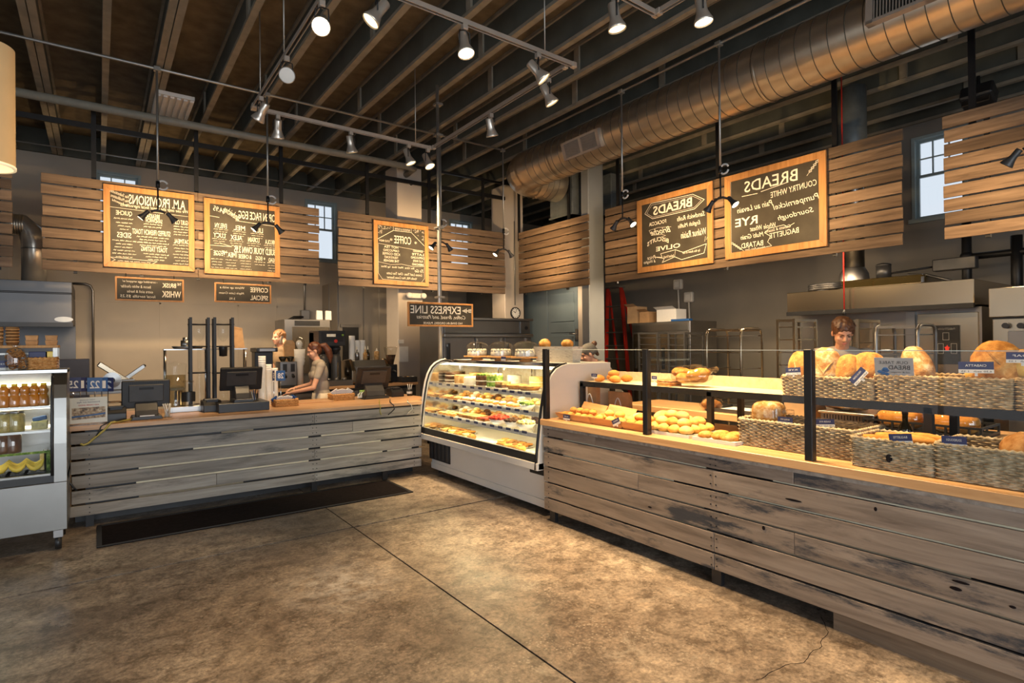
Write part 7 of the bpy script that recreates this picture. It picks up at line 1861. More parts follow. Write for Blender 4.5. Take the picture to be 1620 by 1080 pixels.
# menus / papers taped to the wide column
for px0,py0,px1,py1,lb in ((632,548,646,572,'upper white sheet taped to the wide column'),(612,548,619,572,'narrow white sheet beside the wide column'),(630,537,639,543,'small framed notice on the wide column')):
    a, b_ = onY(px0,py0,9.71), onY(px1,py1,9.71)
    if a.x < c1x0: a.x += 0
    tag(MB().box(a.x,b_.x,9.712,9.7195,b_.z,a.z).build('paper_notice',M['paper']),lb,'paper') if a.x >= c1x0-.01 else None
# emergency light on the column
q = onY(655,468,9.70); t = thing('emergency_light','white twin-head emergency light on the wide column above the sign','emergency light',(q.x,9.70,q.z))
MB().box(q.x-.11,q.x+.14,9.64,9.72,q.z-.05,q.z+.05).build('housing',M['white_paint'],t,.012)
for dx in (-.13,.16): MB().lathe((q.x+dx,9.63,q.z),[(0,-.03),(.045,-.03),(.055,.0),(.05,.03),(0,.025)],16,axis=(0,-1,.1)).build('lamp_head',M['white_card'],t)
# wall clock on the corner column
q = onY(815,495,9.71); t = thing('wall_clock','round black-rimmed wall clock on the corner column','clock',(q.x,9.70,q.z)); R_ = onY(822.5,495,9.71).x-q.x
MB().lathe((q.x,9.715,q.z),[(0,0),(R_,0),(R_,.03),(R_*.86,.034),(R_*.84,.02)],28,axis=(0,-1,0)).build('rim',M['black_plastic'],t)
MB().lathe((q.x,9.70,q.z),[(0,0),(R_*.85,0)],28,axis=(0,-1,0)).build('dial',M['white_card'],t)
for a,L,w in ((RAD(-55),R_*.5,.012),(RAD(20),R_*.7,.008)): MB().obox((q.x+sin(a)*L/2,9.696,q.z+cos(a)*L/2),(w,.003,L),Matrix.Rotation(a,3,'Y')).build('hand',M['black_plastic'],t)
for k in range(12): MB().obox((q.x+sin(k*pi/6)*R_*.72,9.698,q.z+cos(k*pi/6)*R_*.72),(.008,.002,.03),Matrix.Rotation(k*pi/6,3,'Y')).build('hour_mark',M['black_plastic'],t)
tag(MB().cyl((q.x+.0,9.712,q.z+R_+.04),(q.x,9.712,4.2),.012,n=6).build('conduit',M['pipe_grey']),'thin conduit running down the corner column to the clock','conduit')
# three-door refrigerator behind the pastry case
FYr = 7.6; xa_, xb_ = onY(702,540,FYr).x, onY(841,540,FYr).x; z1 = onY(800,505,FYr).z; zg = onY(800,531,FYr).z
t = thing('reach_in_fridge','long three-door steel refrigerator behind the cake domes','refrigerator',((xa_+xb_)/2,FYr,0))
MB().box(xa_,xb_,FYr+.04,FYr+.80,.12,z1-.02).build('body',M['steel_dark'],t,.006)
MB().box(xa_+.03,xb_-.25,FYr+.015,FYr+.04,zg+.04,z1-.03).build('top_grille',M['fridge_steel'],t,.003); MB().box(xb_-.22,xb_-.02,FYr+.015,FYr+.04,zg+.04,z1-.03).build('control_box',M['fridge_steel'],t,.003); MB().cyl((xb_-.10,FYr+.016,zg+.13),(xb_-.10,FYr+.004,zg+.13),.03,n=12).build('dial',M['black_plastic'],t)
MB().box(xa_-.02,xb_+.02,FYr-.03,FYr+.82,z1-.02,z1+.015).build('top_cap',M['steel'],t,.004); MB().box(xa_-.01,xb_+.005,FYr-.05,FYr+.05,zg-.02,zg+.03).build('rail',M['steel'],t,.008)
for i in range(3):
    a = xa_+(xb_-xa_)*i/3; b_ = xa_+(xb_-xa_)*(i+1)/3; d = MB().box(a+.012,b_-.012,FYr,FYr+.04,.16,zg-.03).build('door',M['steel_dark'],t,.004); MB().box(a+.06,a+.09,FYr-.045,FYr-.02,1.25,1.62).build('handle',M['black_plastic'],d); MB().box(a+.06,a+.09,FYr-.02,FYr,1.27,1.30).build('handle_bracket',M['steel'],d); MB().box(a+.06,a+.09,FYr-.02,FYr,1.57,1.60).build('handle_bracket',M['steel'],d)
for x in (xa_+.1,xb_-.1):
    for y in (FYr+.1,FYr+.7): MB().cyl((x,y,0),(x,y,.12),.03,n=8).build('foot',M['black_plastic'],t)
# extractor hood and splash-back over the far left
hy = 10.7; xr = onY(114,500,hy).x; z0 = onY(60,511,hy).z; z1 = onY(60,444,hy).z
t = thing('extractor_hood','long stainless extractor hood above the drinks fridge','extractor hood',(xr-1.2,hy,z0))
MB().box(-3.8,xr,hy,12.2,z0,z1-.18).build('canopy',M['hood_steel'],t,.006); MB().box(-3.8,xr,hy-.004,12.2,z1-.16,z1).build('top_band',M['hood_steel'],t,.004); MB().box(-3.78,xr-.01,hy+.02,12.18,z1-.181,z1-.159).build('shadow_gap',M['black_plastic'],t)
MB().box(-3.8,xr+.01,hy-.02,hy+.02,z0-.05,z0+.012).build('gutter',M['black_plastic'],t)
q = onY(101,505,hy-.01); b = MB(); b.lathe((q.x,hy-.002,q.z),[(0,0),(.001,0),(.11,0)],20,axis=(0,-1,0)); b.v = [(v[0],v[1],q.z+(v[2]-q.z)*.36) for v in b.v]; b.build('oval_badge',M['pipe_grey'],t)
tag(MB().box(-3.8,onY(120,560,12.3).x,12.28,12.33,.9,z0+.1).build('splash_back',M['hood_steel']),'stainless splash-back below the extractor hood','splash-back')
# stove pipe with an elbow above the hood
pa = [onY(54,444,11.2),onY(54,385,11.2),onY(49,366,11.2),onY(38,356,11.2),onY(-20,350,11.2)]
pa[0].z = z1; pa[1].x = pa[0].x
MBp = MB(); MBp.tube(pa,.15,18); tp = thing('flue_pipe','shiny steel flue pipe with an elbow above the extractor hood','flue pipe',pa[0]); MBp.build('pipe',M['lamp_metal'],tp)
for k in range(8): MB().lathe(pa[0]+(pa[1]-pa[0])*(.12*k),[(.152,0),(.156,.01),(.152,.02)],18).build('seam',M['steel'],tp) if k in (0,7) else None
for k in range(5): q = pa[3]+(pa[4]-pa[3])*(k*.07); MB().lathe(q,[(.152,0),(.158,.012),(.152,.024)],18,axis=(pa[4]-pa[3]).normalized()).build('seam',M['galv'],tp)
tag(MB().tube([onY(115,448,12.5),onY(136,449,12.5),onY(143,452,12.5),onY(147,460,12.5),onY(148,600,12.5)],.02,8).build('wall_pipe',M['steel_dark']),'bent grey pipe running down the back wall beside the extractor hood','pipe')
# meat slicer on a side table behind the counter
sy = 8.9; q = onY(186,598,sy); t = thing('side_table','steel side table behind the number flags','table',(q.x-.1,sy,0))
tzs = onY(186,617,sy).z
MB().box(q.x-.55,q.x+.75,sy-.05,sy+.55,tzs-.04,tzs).build('table_top',M['steel'],t,.004)
for x in (q.x-.5,q.x+.7):
    for y in (sy,sy+.5): MB().cyl((x,y,0),(x,y,tzs-.04),.025,n=8).build('leg',M['steel'],t)
MB().box(q.x-.5,q.x+.7,sy,sy+.5,.25,.28).build('under_shelf',M['steel_dark'],t)
x = q.x; t = thing('deli_slicer','stainless deli slicer with a tilted carriage behind the number flags','slicer',(x,sy+.2,tzs+.0005)); zb = tzs+.0005
MB().prism([(x-.22,zb),(x+.28,zb),(x+.18,zb+.14),(x-.12,zb+.12)],'y',sy+.05,sy+.35).build('base',M['steel'],t,.01)
MB().obox((x-.04,sy+.2,zb+.22),(.40,.24,.07),Matrix.Rotation(RAD(38),3,'Y')).build('carriage',M['gold_steel'],t,.01); MB().obox((x+.20,sy+.2,zb+.22),(.26,.05,.05),Matrix.Rotation(RAD(-38),3,'Y')).build('arm',M['steel'],t,.006)
MB().lathe((x-.06,sy+.03,zb+.13),[(0,0),(.10,0),(.10,.02),(0,.03)],20,axis=(0,-1,0),smooth=False).build('blade_guard',M['steel'],t); MB().ell((x+.30,sy+.2,zb+.30),(.022,)*3,10,6).build('knob',M['black_plastic'],t); MB().cyl((x-.06,sy+.01,zb+.13),(x-.06,sy-.02,zb+.13),.035,n=12).build('dial',M['black_plastic'],t)
q = onY(118,580,10.9); tag(MB().box(q.x-.22,q.x+.18,10.9,11.2,0,onY(118,568,10.9).z).build('floor_cabinet',M['dark_navy'],None,.008),'dark blue cabinet below the extractor hood edge','cabinet')

# ================================================================== bakery side
# red stepladder leaning by the right wall
lx = 9.55; y_ = lambda px,py=520: onX(px,py,lx).y
t = thing('stepladder','red fibreglass stepladder standing by the far wall right of the grey column','ladder',(lx,y_(985),0))
zt_ = onX(970,456,lx).z
yl0, yr0, yl1, yr1 = y_(962), y_(983), y_(976), y_(1003)
def rail(a, b_, w, n, m): MB().obox((Vector(a)+Vector(b_))/2,(w,.03,(Vector(b_)-Vector(a)).length),Vector((0,0,1)).rotation_difference(Vector(b_)-Vector(a)).to_matrix()).build(n,M[m],t)
rail((lx-.15,yl1+.25,0),(lx,yl0,zt_),.09,'rail','red'); rail((lx-.15,yr1-.05,0),(lx,yr0,zt_),.09,'rail','red')
rail((lx+.45,yl1+.25,0),(lx+.05,yl0,zt_-.05),.05,'rear_rail','red'); rail((lx+.45,yr1-.05,0),(lx+.05,yr0,zt_-.05),.05,'rear_rail','red')
for k in range(8):
    f_ = .12+.105*k; a = Vector((lx-.15,yl1+.25,0)).lerp(Vector((lx,yl0,zt_)),f_); b_ = Vector((lx-.15,yr1-.05,0)).lerp(Vector((lx,yr0,zt_)),f_)
    MB().box(a.x-.04,a.x+.05,b_.y,a.y,a.z-.012,a.z+.012).build('step',M['pipe_grey'],t)
MB().box(lx-.08,lx+.12,yr0-.03,yl0+.03,zt_,zt_+.03).build('top_cap',M['pipe_grey'],t,.004)
# wheeled pan racks
def rack(px0, px1, x, ztop_py, d, label, tiers=9, mat='gold_steel', round_=False, step=.14, z0=.25):
    y1, y0 = onX(px0,540,x).y, onX(px1,540,x).y; zt_ = onX(px0,ztop_py,x).z
    t = thing('pan_rack',label,'pan rack',(x,(y0+y1)/2,0),'bakery pan racks')
    for yy_ in (y0,y1):
        if round_:
            pts = [(x,yy_,.12),(x,yy_,zt_-.08),(x+.03,yy_,zt_-.02),(x+.1,yy_,zt_),(x+d-.1,yy_,zt_),(x+d-.03,yy_,zt_-.02),(x+d,yy_,zt_-.08),(x+d,yy_,.12)]; MB().tube(pts,.016,8).build('hoop',M[mat],t)
        else:
            for xx_ in (x,x+d): MB().box(xx_-.014,xx_+.014,yy_-.014,yy_+.014,.10,zt_).build('post',M[mat],t)
            MB().box(x,x+d,yy_-.012,yy_+.012,zt_-.03,zt_).build('top_bar',M[mat],t)
    for xx_ in (x,x+d): MB().box(xx_-.012,xx_+.012,y0+.014,y1-.014,zt_-.03,zt_-.005).build('cross_bar',M[mat],t)
    for xx_ in (x,x+d): MB().box(xx_-.012,xx_+.012,y0+.014,y1-.014,.14,.17).build('bottom_bar',M[mat],t)
    for k in range(tiers):
        z = zt_-.10-step*k
        if z < z0: break
        for yy_ in (y0+.02,y1-.045): MB().box(x,x+d,yy_,yy_+.025,z,z+.012).build('runner',M[mat],t)
        MB().box(x-.004,x+.008,y0+.014,y1-.014,z,z+.010).build('front_rung',M[mat],t)
    for yy_ in (y0,y1):
        for xx_ in (x,x+d): MB().cyl((xx_,yy_-.015,.05),(xx_,yy_+.015,.05),.05,n=12).build('castor',M['black_plastic'],t); 
    return t
rack(1118,1172,6.75,521,.5,'rounded pan rack left of the tall wooden-toned rack',7,'gold_steel',True,.22)
rack(1231,1257,6.55,505,.5,'tall square pan rack behind the left of the young man',9,'gold_steel',False,.15)
rack(1346,1357,6.3,505,.5,'narrow square pan rack behind the right shoulder of the young man',9,'gold_steel',False,.15)
rack(1386,1452,6.25,515,.45,'rounded pan rack in front of the oven doors',6,'steel_dark',True,.19)
rack(1011,1040,7.9,526,.5,'left dark pan rack in front of the boxes',6,'dark_plastic',False,.12); rack(1058,1083,7.9,526,.5,'right dark pan rack in front of the boxes',6,'dark_plastic',False,.12)
# steel prep cabinet with boxes on top
cx_ = 8.6; y1, y0 = onX(1000,540,cx_).y, onX(1092,540,cx_).y; zt_ = onX(1045,509,cx_).z
t = thing('prep_cabinet','steel proofing cabinet with boxes on top, by the far wall','cabinet',(cx_,(y0+y1)/2,0))
MB().box(cx_,cx_+.8,y0,y1,.1,zt_).build('body',M['steel_dark'],t,.006)
for a,b_ in ((y0+.05,(y0+y1)/2-.03),((y0+y1)/2+.03,y1-.05)): d = MB().box(cx_-.02,cx_,a,b_,.2,zt_-.22).build('door',M['gold_steel'],t,.004); MB().box(cx_-.05,cx_-.02,b_-.08,b_-.05,1.1,1.5).build('handle',M['black_plastic'],d)
MB().box(cx_-.015,cx_,y0+.03,y1-.03,zt_-.17,zt_-.04).build('control_band',M['steel'],t)
for y in (y0+.1,y1-.1):
    for x in (cx_+.1,cx_+.7): MB().cyl((x,y,0),(x,y,.1),.03,n=8).build('foot',M['black_plastic'],t)
for px,w,h,m_,lb in ((1008,.26,.34,'cardboard','tall open cardboard box on the proofing cabinet'),(1027,.24,.22,'kraft','lower brown box on the proofing cabinet'),(1062,.46,.24,'white_card','white box on the right of the proofing cabinet')):
    y = onX(px,500,cx_+.3).y; t = thing('carton',lb,'carton',(cx_+.3,y,zt_+.0005),'boxes on the proofing cabinet'); tapered(t,'box',cx_+.15,cx_+.45,y-w/2,y+w/2,zt_+.0005,zt_+h,.0,M[m_],.006); MB().add([(cx_+.15,y-w/2,zt_+h),(cx_+.15,y+w/2,zt_+h),(cx_+.04,y+w/2,zt_+h+.05),(cx_+.04,y-w/2,zt_+h+.05)],[(0,1,2,3)]).build('flap',M[m_],t)
y = onX(1076,503,cx_+.1).y; tag(MB().box(cx_+.02,cx_+.13,y-.25,y+.15,zt_+.0005,zt_+.04).build('binder',M['blue'],None,.004),'blue binder on the front edge of the proofing cabinet','binder')
# electrical outlets high on the right wall
for px,py,s,lb in ((1074,450,.11,'white square electrical box high on the right wall'),(1091,470,.11,'pale round-cornered electrical box on the right wall below the square one')):
    q = onX(px,py,XW-.02); t = thing('outlet_box',lb,'electrical box',(XW-.05,q.y,q.z)); MB().box(XW-.09,XW,q.y-s,q.y+s,q.z-s,q.z+s).build('box',M['white_paint'],t,.02); MB().box(XW-.10,XW-.09,q.y-s*.5,q.y+s*.5,q.z-s*.5,q.z+s*.5).build('cover',M['white_card'],t); MB().cyl((XW-.05,q.y,q.z-s),(XW-.05,q.y-.02,q.z-s-.5),.02,n=6).build('cord',M['white_paint'],t)
# deck oven with a long hood
ox = 7.6; y1, y0 = onX(1245,480,ox).y, onX(1541,470,ox).y; zt_ = (onX(1245,463,ox).z+onX(1541,441,ox).z)/2; zb = (onX(1245,497,ox).z+onX(1541,478,ox).z)/2
t = thing('deck_oven','large stainless deck oven under a long steel hood, behind the young man','oven',(ox,(y0+y1)/2,0))
MB().box(ox,ox+1.6,y0,y1,zb,zt_).build('hood',M['gold_steel'],t,.006); MB().box(ox-.02,ox+.03,y0,y1,zb-.04,zb+.012).build('hood_lip',M['black_metal'],t)
MB().box(ox+.25,ox+1.6,y0+.0,y1-.05,.12,zb-.02).build('body',M['steel_dark'],t)
ys = [y0+.02,onX(1448,560,ox+.2).y,onX(1434,560,ox+.2).y,y1-.5,y1-.08]
MB().box(ox+.21,ox+.25,ys[0],ys[1]-.02,.3,zb-.08).build('door',M['gold_steel'],t,.004); MB().box(ox+.20,ox+.25,ys[1],ys[2],.2,zb-.05).build('column_trim',M['steel'],t)
for k in range(4): d = MB().box(ox+.21,ox+.25,ys[2]+.03,ys[3],.35+.36*k,.66+.36*k).build('door',M['gold_steel'],t,.004); MB().cyl((ox+.16,ys[2]+.15,.40+.36*k),(ox+.16,ys[3]-.15,.40+.36*k),.014,n=8).build('handle',M['steel'],d)
for y in (y0+.15,y1-.2): MB().box(ox+.35,ox+.55,y-.06,y+.06,0,.12).build('foot',M['black_plastic'],t)
a, b_ = onX(1480,515,ox+.205), onX(1519,562,ox+.205)
cp = MB().box(ox+.19,ox+.215,b_.y,a.y,b_.z-.10,a.z).build('control_panel',M['black_plastic'],t,.004)
f = Face((ox+.189,(a.y+b_.y)/2,(a.z+b_.z)/2-.05),(0,-1,0),(0,0,1),a.y-b_.y,a.z-b_.z+.1); m = MB(); f.squig(m,-.05,.82,1.4,t=.008,amp=.03,seed=3); f.box(m,-.35,.15,.25,.62,.006); f.box(m,-.78,-.32,-.45,.06,.004); f.box(m,.32,.78,-.45,.06,.004); m.build('panel_print',M['pipe_grey'],cp)
m = MB(); m.add([f.P(a_,q_,.002) for a_,q_ in ((0,.0),(.08,-.10),(.24,-.12),(.14,-.22),(.16,-.34),(0,-.28),(-.16,-.34),(-.14,-.22),(-.24,-.12),(-.08,-.10))],[tuple(range(10))]); m.build('red_leaf',M['red_cord'],cp)
b = MB()
ym = (y0+y1)/2
t2 = thing('hood_blower','black blower housing with a motor on top of the oven hood','blower',(ox+.6,ym,zt_+.0005))
yb0, yb1 = onX(1472,445,ox+.5).y, onX(1333,450,ox+.5).y
MB().box(ox+.3,ox+.9,yb0,yb1,zt_+.0005,zt_+.13).build('housing',M['bottle'],t2,.03,seg=3)
q = onX(1398,430,ox+.5); MB().cyl((ox+.5,q.y,zt_+.12),(ox+.5,q.y,zt_+.30),.085,n=14).build('motor',M['black_plastic'],t2); MB().ell((ox+.5,q.y,zt_+.30),(.09,.09,.03),14,6).build('motor_cap',M['black_metal'],t2)
MB().tube([(ox+.4,q.y-.3,zt_+.14),(ox+.4,q.y-.5,zt_+.12),(ox+.38,q.y-.75,zt_+.02)],.018,6).build('hose',M['black_plastic'],t2)
q = onX(1351,430,ox+.55); t3 = thing('flue_pipe','shiny steel flue rising from the oven hood behind the bread menu','flue pipe',(ox+.55,q.y,zt_+.13))
MB().cyl((ox+.55,q.y,zt_+.30),(ox+.55,q.y,4.9),.125,n=20).build('pipe',M['steel'],t3); MB().cyl((ox+.55,q.y,3.7),(ox+.55,q.y,ZC),.17,n=20).build('outer_duct',M['duct_grey'],t3); MB().lathe((ox+.55,q.y,zt_+.131),[(.18,0),(.17,.10),(.127,.18)],20).build('collar',M['steel_dark'],t3)
q = onX(1305,455,ox+.3); t4 = thing('coiled_hose','coil of dark hose lying on the left end of the oven hood','hose',(ox+.3,q.y,zt_+.02)); MB().tube([(ox+.3+.12*cos(k*.5),q.y+.2*sin(k*.5),zt_+.03+.002*k) for k in range(38)],.022,6).build('hose',M['black_plastic'],t4)
q = onX(1335,440,ox-.12); zq = onX(1335,492,ox-.12).z; t5 = thing('pull_cord','bright red pull cord hanging in front of the oven hood','cord',(ox-.12,q.y,zq)); MB().cyl((ox-.12,q.y,zq),(ox-.12,q.y,ZC+.40),.008,n=6).build('cord',M['red_cord'],t5); MB().cyl((ox-.12,q.y,zq-.05),(ox-.12,q.y,zq+.02),.022,.012,n=8).build('toggle',M['black_plastic'],t5)
# second oven at the right edge
o2 = 7.15; y1 = onX(1564,480,o2).y; zt_2 = onX(1564,456,o2).z; zm = onX(1564,502,o2).z
t = thing('rack_oven','second steel oven cut by the right edge of the photo','oven',(o2,y1-.8,0))
MB().box(o2,o2+1.6,y1-1.9,y1,zm,zt_2).build('hood',M['gold_steel'],t,.006); MB().box(o2+.03,o2+1.6,y1-1.9,y1-.02,.1,zm-.01).build('body',M['gold_steel'],t,.006); MB().box(o2+.02,o2+.04,y1-1.9,y1-.02,zm-.02,zm+.005).build('seam',M['black_metal'],t)
MB().box(o2+.01,o2+.03,y1-1.8,y1-.14,.3,zm-.14).build('door',M['steel_dark'],t,.004)
for px in (1592,1616): q = onX(px,515,o2); MB().cyl((o2+.04,q.y,q.z),(o2-.04,q.y,q.z),.028,n=12).build('knob',M['black_plastic'],t)
for y in (y1-1.7,y1-.15): MB().box(o2+.2,o2+.4,y-.06,y+.06,0,.1).build('foot',M['black_plastic'],t)
# black gas pipes above the ovens
gx = 9.4; q = [onX(px,py,gx) for px,py in ((1530,450),(1530,372),(1525,407),(1620,398),(1608,372),(1612,450))]
t = thing('gas_pipework','black gas pipework on the right wall above the ovens','pipework',(gx,q[0].y,2.3))
MB().cyl((gx,q[0].y,1.9),(gx,q[0].y,3.3),.055,n=12).build('riser',M['black_metal'],t); MB().cyl((gx,q[2].y,q[2].z),(gx,q[3].y-.6,q[2].z),.045,n=12).build('header',M['black_metal'],t); MB().cyl((gx,q[4].y,1.9),(gx,q[4].y,q[4].z),.06,n=12).build('riser',M['black_metal'],t)
MB().ell((gx,q[0].y,q[2].z),(.08,.08,.08),12,8).build('tee',M['black_metal'],t); q2 = onX(1516,418,gx-.1); MB().box(gx-.15,gx-.02,q2.y-.2,q2.y+.28,q2.z-.07,q2.z+.09).build('gas_valve',M['dark_plastic'],t,.01); MB().tube([(gx-.08,q2.y+.28,q2.z),(gx-.08,q2.y+.9,q2.z-.04),(gx-.08,q2.y+.9,q2.z-.3)],.015,6).build('small_pipe',M['black_metal'],t)
q = onX(1548,152,9.09); t = thing('floodlight','dark floodlight fixed above the right-hand slat panel','floodlight',(9.09,q.y,q.z)); MB().obox(q,(.25,.34,.2),Ry(.5)).build('housing',M['black_plastic'],t,.02); MB().cyl((9.09,q.y,q.z+.05),(9.09,q.y,ZC+.01),.02,n=8).build('stem',M['black_metal'],t); MB().obox(q+Vector((-.11,0,-.06)),(.02,.28,.15),Ry(.5)).build('lens',M['steel_dark'],t)
# ================================================================== people
def remesh(mb, name, vox, smooth=5, fac=.5):
    me = mb.mesh('tmp'); o = bpy.data.objects.new('tmp',me); COL.objects.link(o)
    r = o.modifiers.new('r','REMESH'); r.mode = 'VOXEL'; r.voxel_size = vox; r.use_smooth_shade = True
    s = o.modifiers.new('s','SMOOTH'); s.iterations = smooth; s.factor = fac
    dg = bpy.context.evaluated_depsgraph_get(); out = bpy.data.meshes.new_from_object(o.evaluated_get(dg)); out.name = name
    bpy.data.objects.remove(o); bpy.data.meshes.remove(me)
    for p in out.polygons: p.use_smooth = True
    return out
def capsule(mb, a, b, ra, rb, n=14):
    # a closed tapered limb with round ends
    a, b = Vector(a), Vector(b); d = b-a; L = d.length; d.normalize(); prof = []
    for k in range(5): t = pi/2*k/4; prof.append((max(.0005,ra*sin(t)),-ra*cos(t)))
    for k in range(5): t = pi/2*k/4; prof.append((max(.0005,rb*cos(t)),L+rb*sin(t)))
    prof[0] = (.0005,-ra); mb.lathe(a,prof,n,axis=d)
    k0 = len(mb.v)-len(prof)*n
    mb.f.append([k0+i for i in reversed(range(n))]); mb.mi.append(0); mb.sm.append(True)
    mb.f.append([len(mb.v)-n+i for i in range(n)]); mb.mi.append(0); mb.sm.append(True)
def person(name, label, loc, head_ang, J, hd, hair, tee, legs, skin, vox=.008, scale=1.0, female=False, extra=None):
    # J: joints in the person's own frame (x = their right, y = ahead, z = up); hd = (yaw, pitch) of the head
    t = thing('person',label,'person',loc); t['_o'] = (0,0,0); t.rotation_euler = (0,0,head_ang); t.scale = (scale,)*3
    V_ = {k: Vector(v) for k,v in J.items()}
    b = MB(); f = .92 if female else 1.0
    # torso
    pel, wai, che, nek = V_['pelvis'], V_['waist'], V_['chest'], V_['neck']
    up = (che-pel).normalized(); fwd = Vector((0,1,0)); fwd = (fwd-up*fwd.dot(up)).normalized(); rt = Vector((1,0,0)); Rt = Matrix((rt,fwd,up)).transposed()
    def torso(mb, g):
        mb.ell(pel,(.165+g,.115+g,.13+g),18,12,None,Rt); mb.ell(wai,(.135*f+g,.10+g,.15+g),18,12,None,Rt); mb.ell(che,(.158*f+g,.110+g,.17+g),18,12,None,Rt)
        mb.ell(che+up*.13,(.150*f+g,.080+g,.062+g),18,10,None,Rt)
    torso(b,0)
    if female:
        for s in (-1,1): b.ell(che+rt*s*.07+fwd*.085-up*.02,(.06,.05,.06),12,8)
    hc = V_['head']
    capsule(b,che+up*.12,nek,.060*f,.050*f); capsule(b,nek,hc-Vector((0,.0,.05)),.054*f,.05*f)
    for s,S_ in ((-1,'L'),(1,'R')):
        sh_, el, wr = V_['shoulder'+S_], V_['elbow'+S_], V_['wrist'+S_]
        b.ell(sh_,(.062*f,.06*f,.06*f),12,8); capsule(b,sh_,el,.050*f,.038*f); capsule(b,el,wr,.038*f,.026*f)
        # hand: palm, four unequal bent fingers and a thumb from the side of the palm
        d = (wr-el).normalized(); hn = V_.get('palm'+S_,Vector((0,0,-1))); hn = (hn-d*hn.dot(d)).normalized(); hs = d.cross(hn)*(1 if S_ == 'R' else -1)
        Rh = Matrix((hs,d,hn)).transposed(); pc = wr+d*.05
        b.ell(pc,(.038,.052,.016),12,8,None,Rh)
        for k,L in enumerate((.070,.080,.075,.058)):
            r0 = pc+d*.038+hs*(.027-.018*k); k1 = r0+d*L*.55+hn*.012; k2 = k1+(d*.55+hn*.75).normalized()*L*.5
            capsule(b,r0,k1,.0088,.008,8); capsule(b,k1,k2,.008,.0068,8)
        th = pc-d*.015+hs*.033; t1 = th+(hs*.7+d*.6+hn*.35).normalized()*.036; t2_ = t1+(d+hn*.5).normalized()*.032
        capsule(b,th,t1,.011,.0095,8); capsule(b,t1,t2_,.0095,.008,8)
        hp, kn_, an = V_['hip'+S_], V_['knee'+S_], V_['ankle'+S_]
        capsule(b,hp,kn_,.085,.055); capsule(b,kn_,an,.055,.037); capsule(b,an+Vector((0,-.03,-.035)),an+Vector((0,.15,-.05)),.036,.028)
    # head
    Rhd = Matrix.Rotation(hd[0],3,'Z')@Matrix.Rotation(hd[1],3,'X')
    def H(x,y,z): return hc+Rhd@Vector((x,y,z))
    b.ell(hc+Rhd@Vector((0,-.012,.035)),(.074,.094,.085),20,14,None,Rhd); b.ell(H(0,.022,-.035),(.060,.068,.072),18,12,None,Rhd)
    b.ell(H(0,.055,-.082),(.032,.026,.022),12,8,None,Rhd); b.ell(H(0,.064,.030),(.052,.022,.014),12,8,None,Rhd)
    for s in (-1,1):
        b.ell(H(s*.034,.066,-.022),(.022,.016,.016),10,6,None,Rhd); b.ell(H(s*.074,-.006,-.005),(.010,.020,.030),10,8,None,Rhd)
        b.ell(H(s*.012,.092,-.026),(.010,.010,.008),8,6,None,Rhd)
    capsule(b,H(0,.080,.020),H(0,.100,-.020),.009,.013,8)
    b.ell(H(0,.078,-.053),(.022,.012,.006),10,6,None,Rhd); b.ell(H(0,.076,-.064),(.019,.012,.007),10,6,None,Rhd)
    me = remesh(b,'body',vox,4); me.materials.append(M[skin]); body = put('body',me,t)
    lp = MB(); lp.ell(H(0,.082,-.0535),(.021,.011,.0045),10,6,None,Rhd); lp.ell(H(0,.080,-.062),(.018,.011,.0055),10,6,None,Rhd); lp.build('lips',M['lip'],t,world=False)
    for s in (-1,1):
        MB().ell(H(s*.031,.076,.004),(.0115,.0085,.0038),10,6,None,Rhd).build('eye',M['eye'],t,world=False)
        MB().tube([H(s*(.012+.010*k),.087-.0035*k*k*.9,.021+.004*sin(k*.9)) for k in range(5)],.0042,6).build('eyebrow',M[hair],t,world=False)
    # clothes follow the body
    c = MB(); torso(c,.012)
    if female:
        for s in (-1,1): c.ell(che+rt*s*.07+fwd*.087-up*.02,(.07,.06,.07),12,8)
    for S_ in 'LR':
        sh_, el = V_['shoulder'+S_], V_['elbow'+S_]; c.ell(sh_,(.076*f,.074*f,.072*f),12,8); capsule(c,sh_,sh_.lerp(el,.52),.066*f,.058*f)
    me = remesh(c,'tshirt',.010,4); me.materials.append(M[tee]); put('tshirt',me,t)
    g = MB(); g.ell(pel-up*.02,(.180,.132,.12),18,12,None,Rt)
    for S_ in 'LR':
        hp, kn_, an = V_['hip'+S_], V_['knee'+S_], V_['ankle'+S_]; capsule(g,hp,kn_,.098,.070); capsule(g,kn_,an+Vector((0,0,.02)),.070,.052)
    me = remesh(g,'trousers',.012,4); me.materials.append(M[legs]); put('trousers',me,t)
    for S_ in 'LR':
        an = V_['ankle'+S_]; s_ = MB(); capsule(s_,Vector((an.x,an.y-.04,.045)),Vector((an.x,an.y+.16,.038)),.045,.038); s_.v = [(v[0],v[1],max(0,v[2])) for v in s_.v]; s_.build('shoe',M['black_plastic'],t,world=False)
    if extra: extra(t,H,Rhd,hc,V_)
    return t
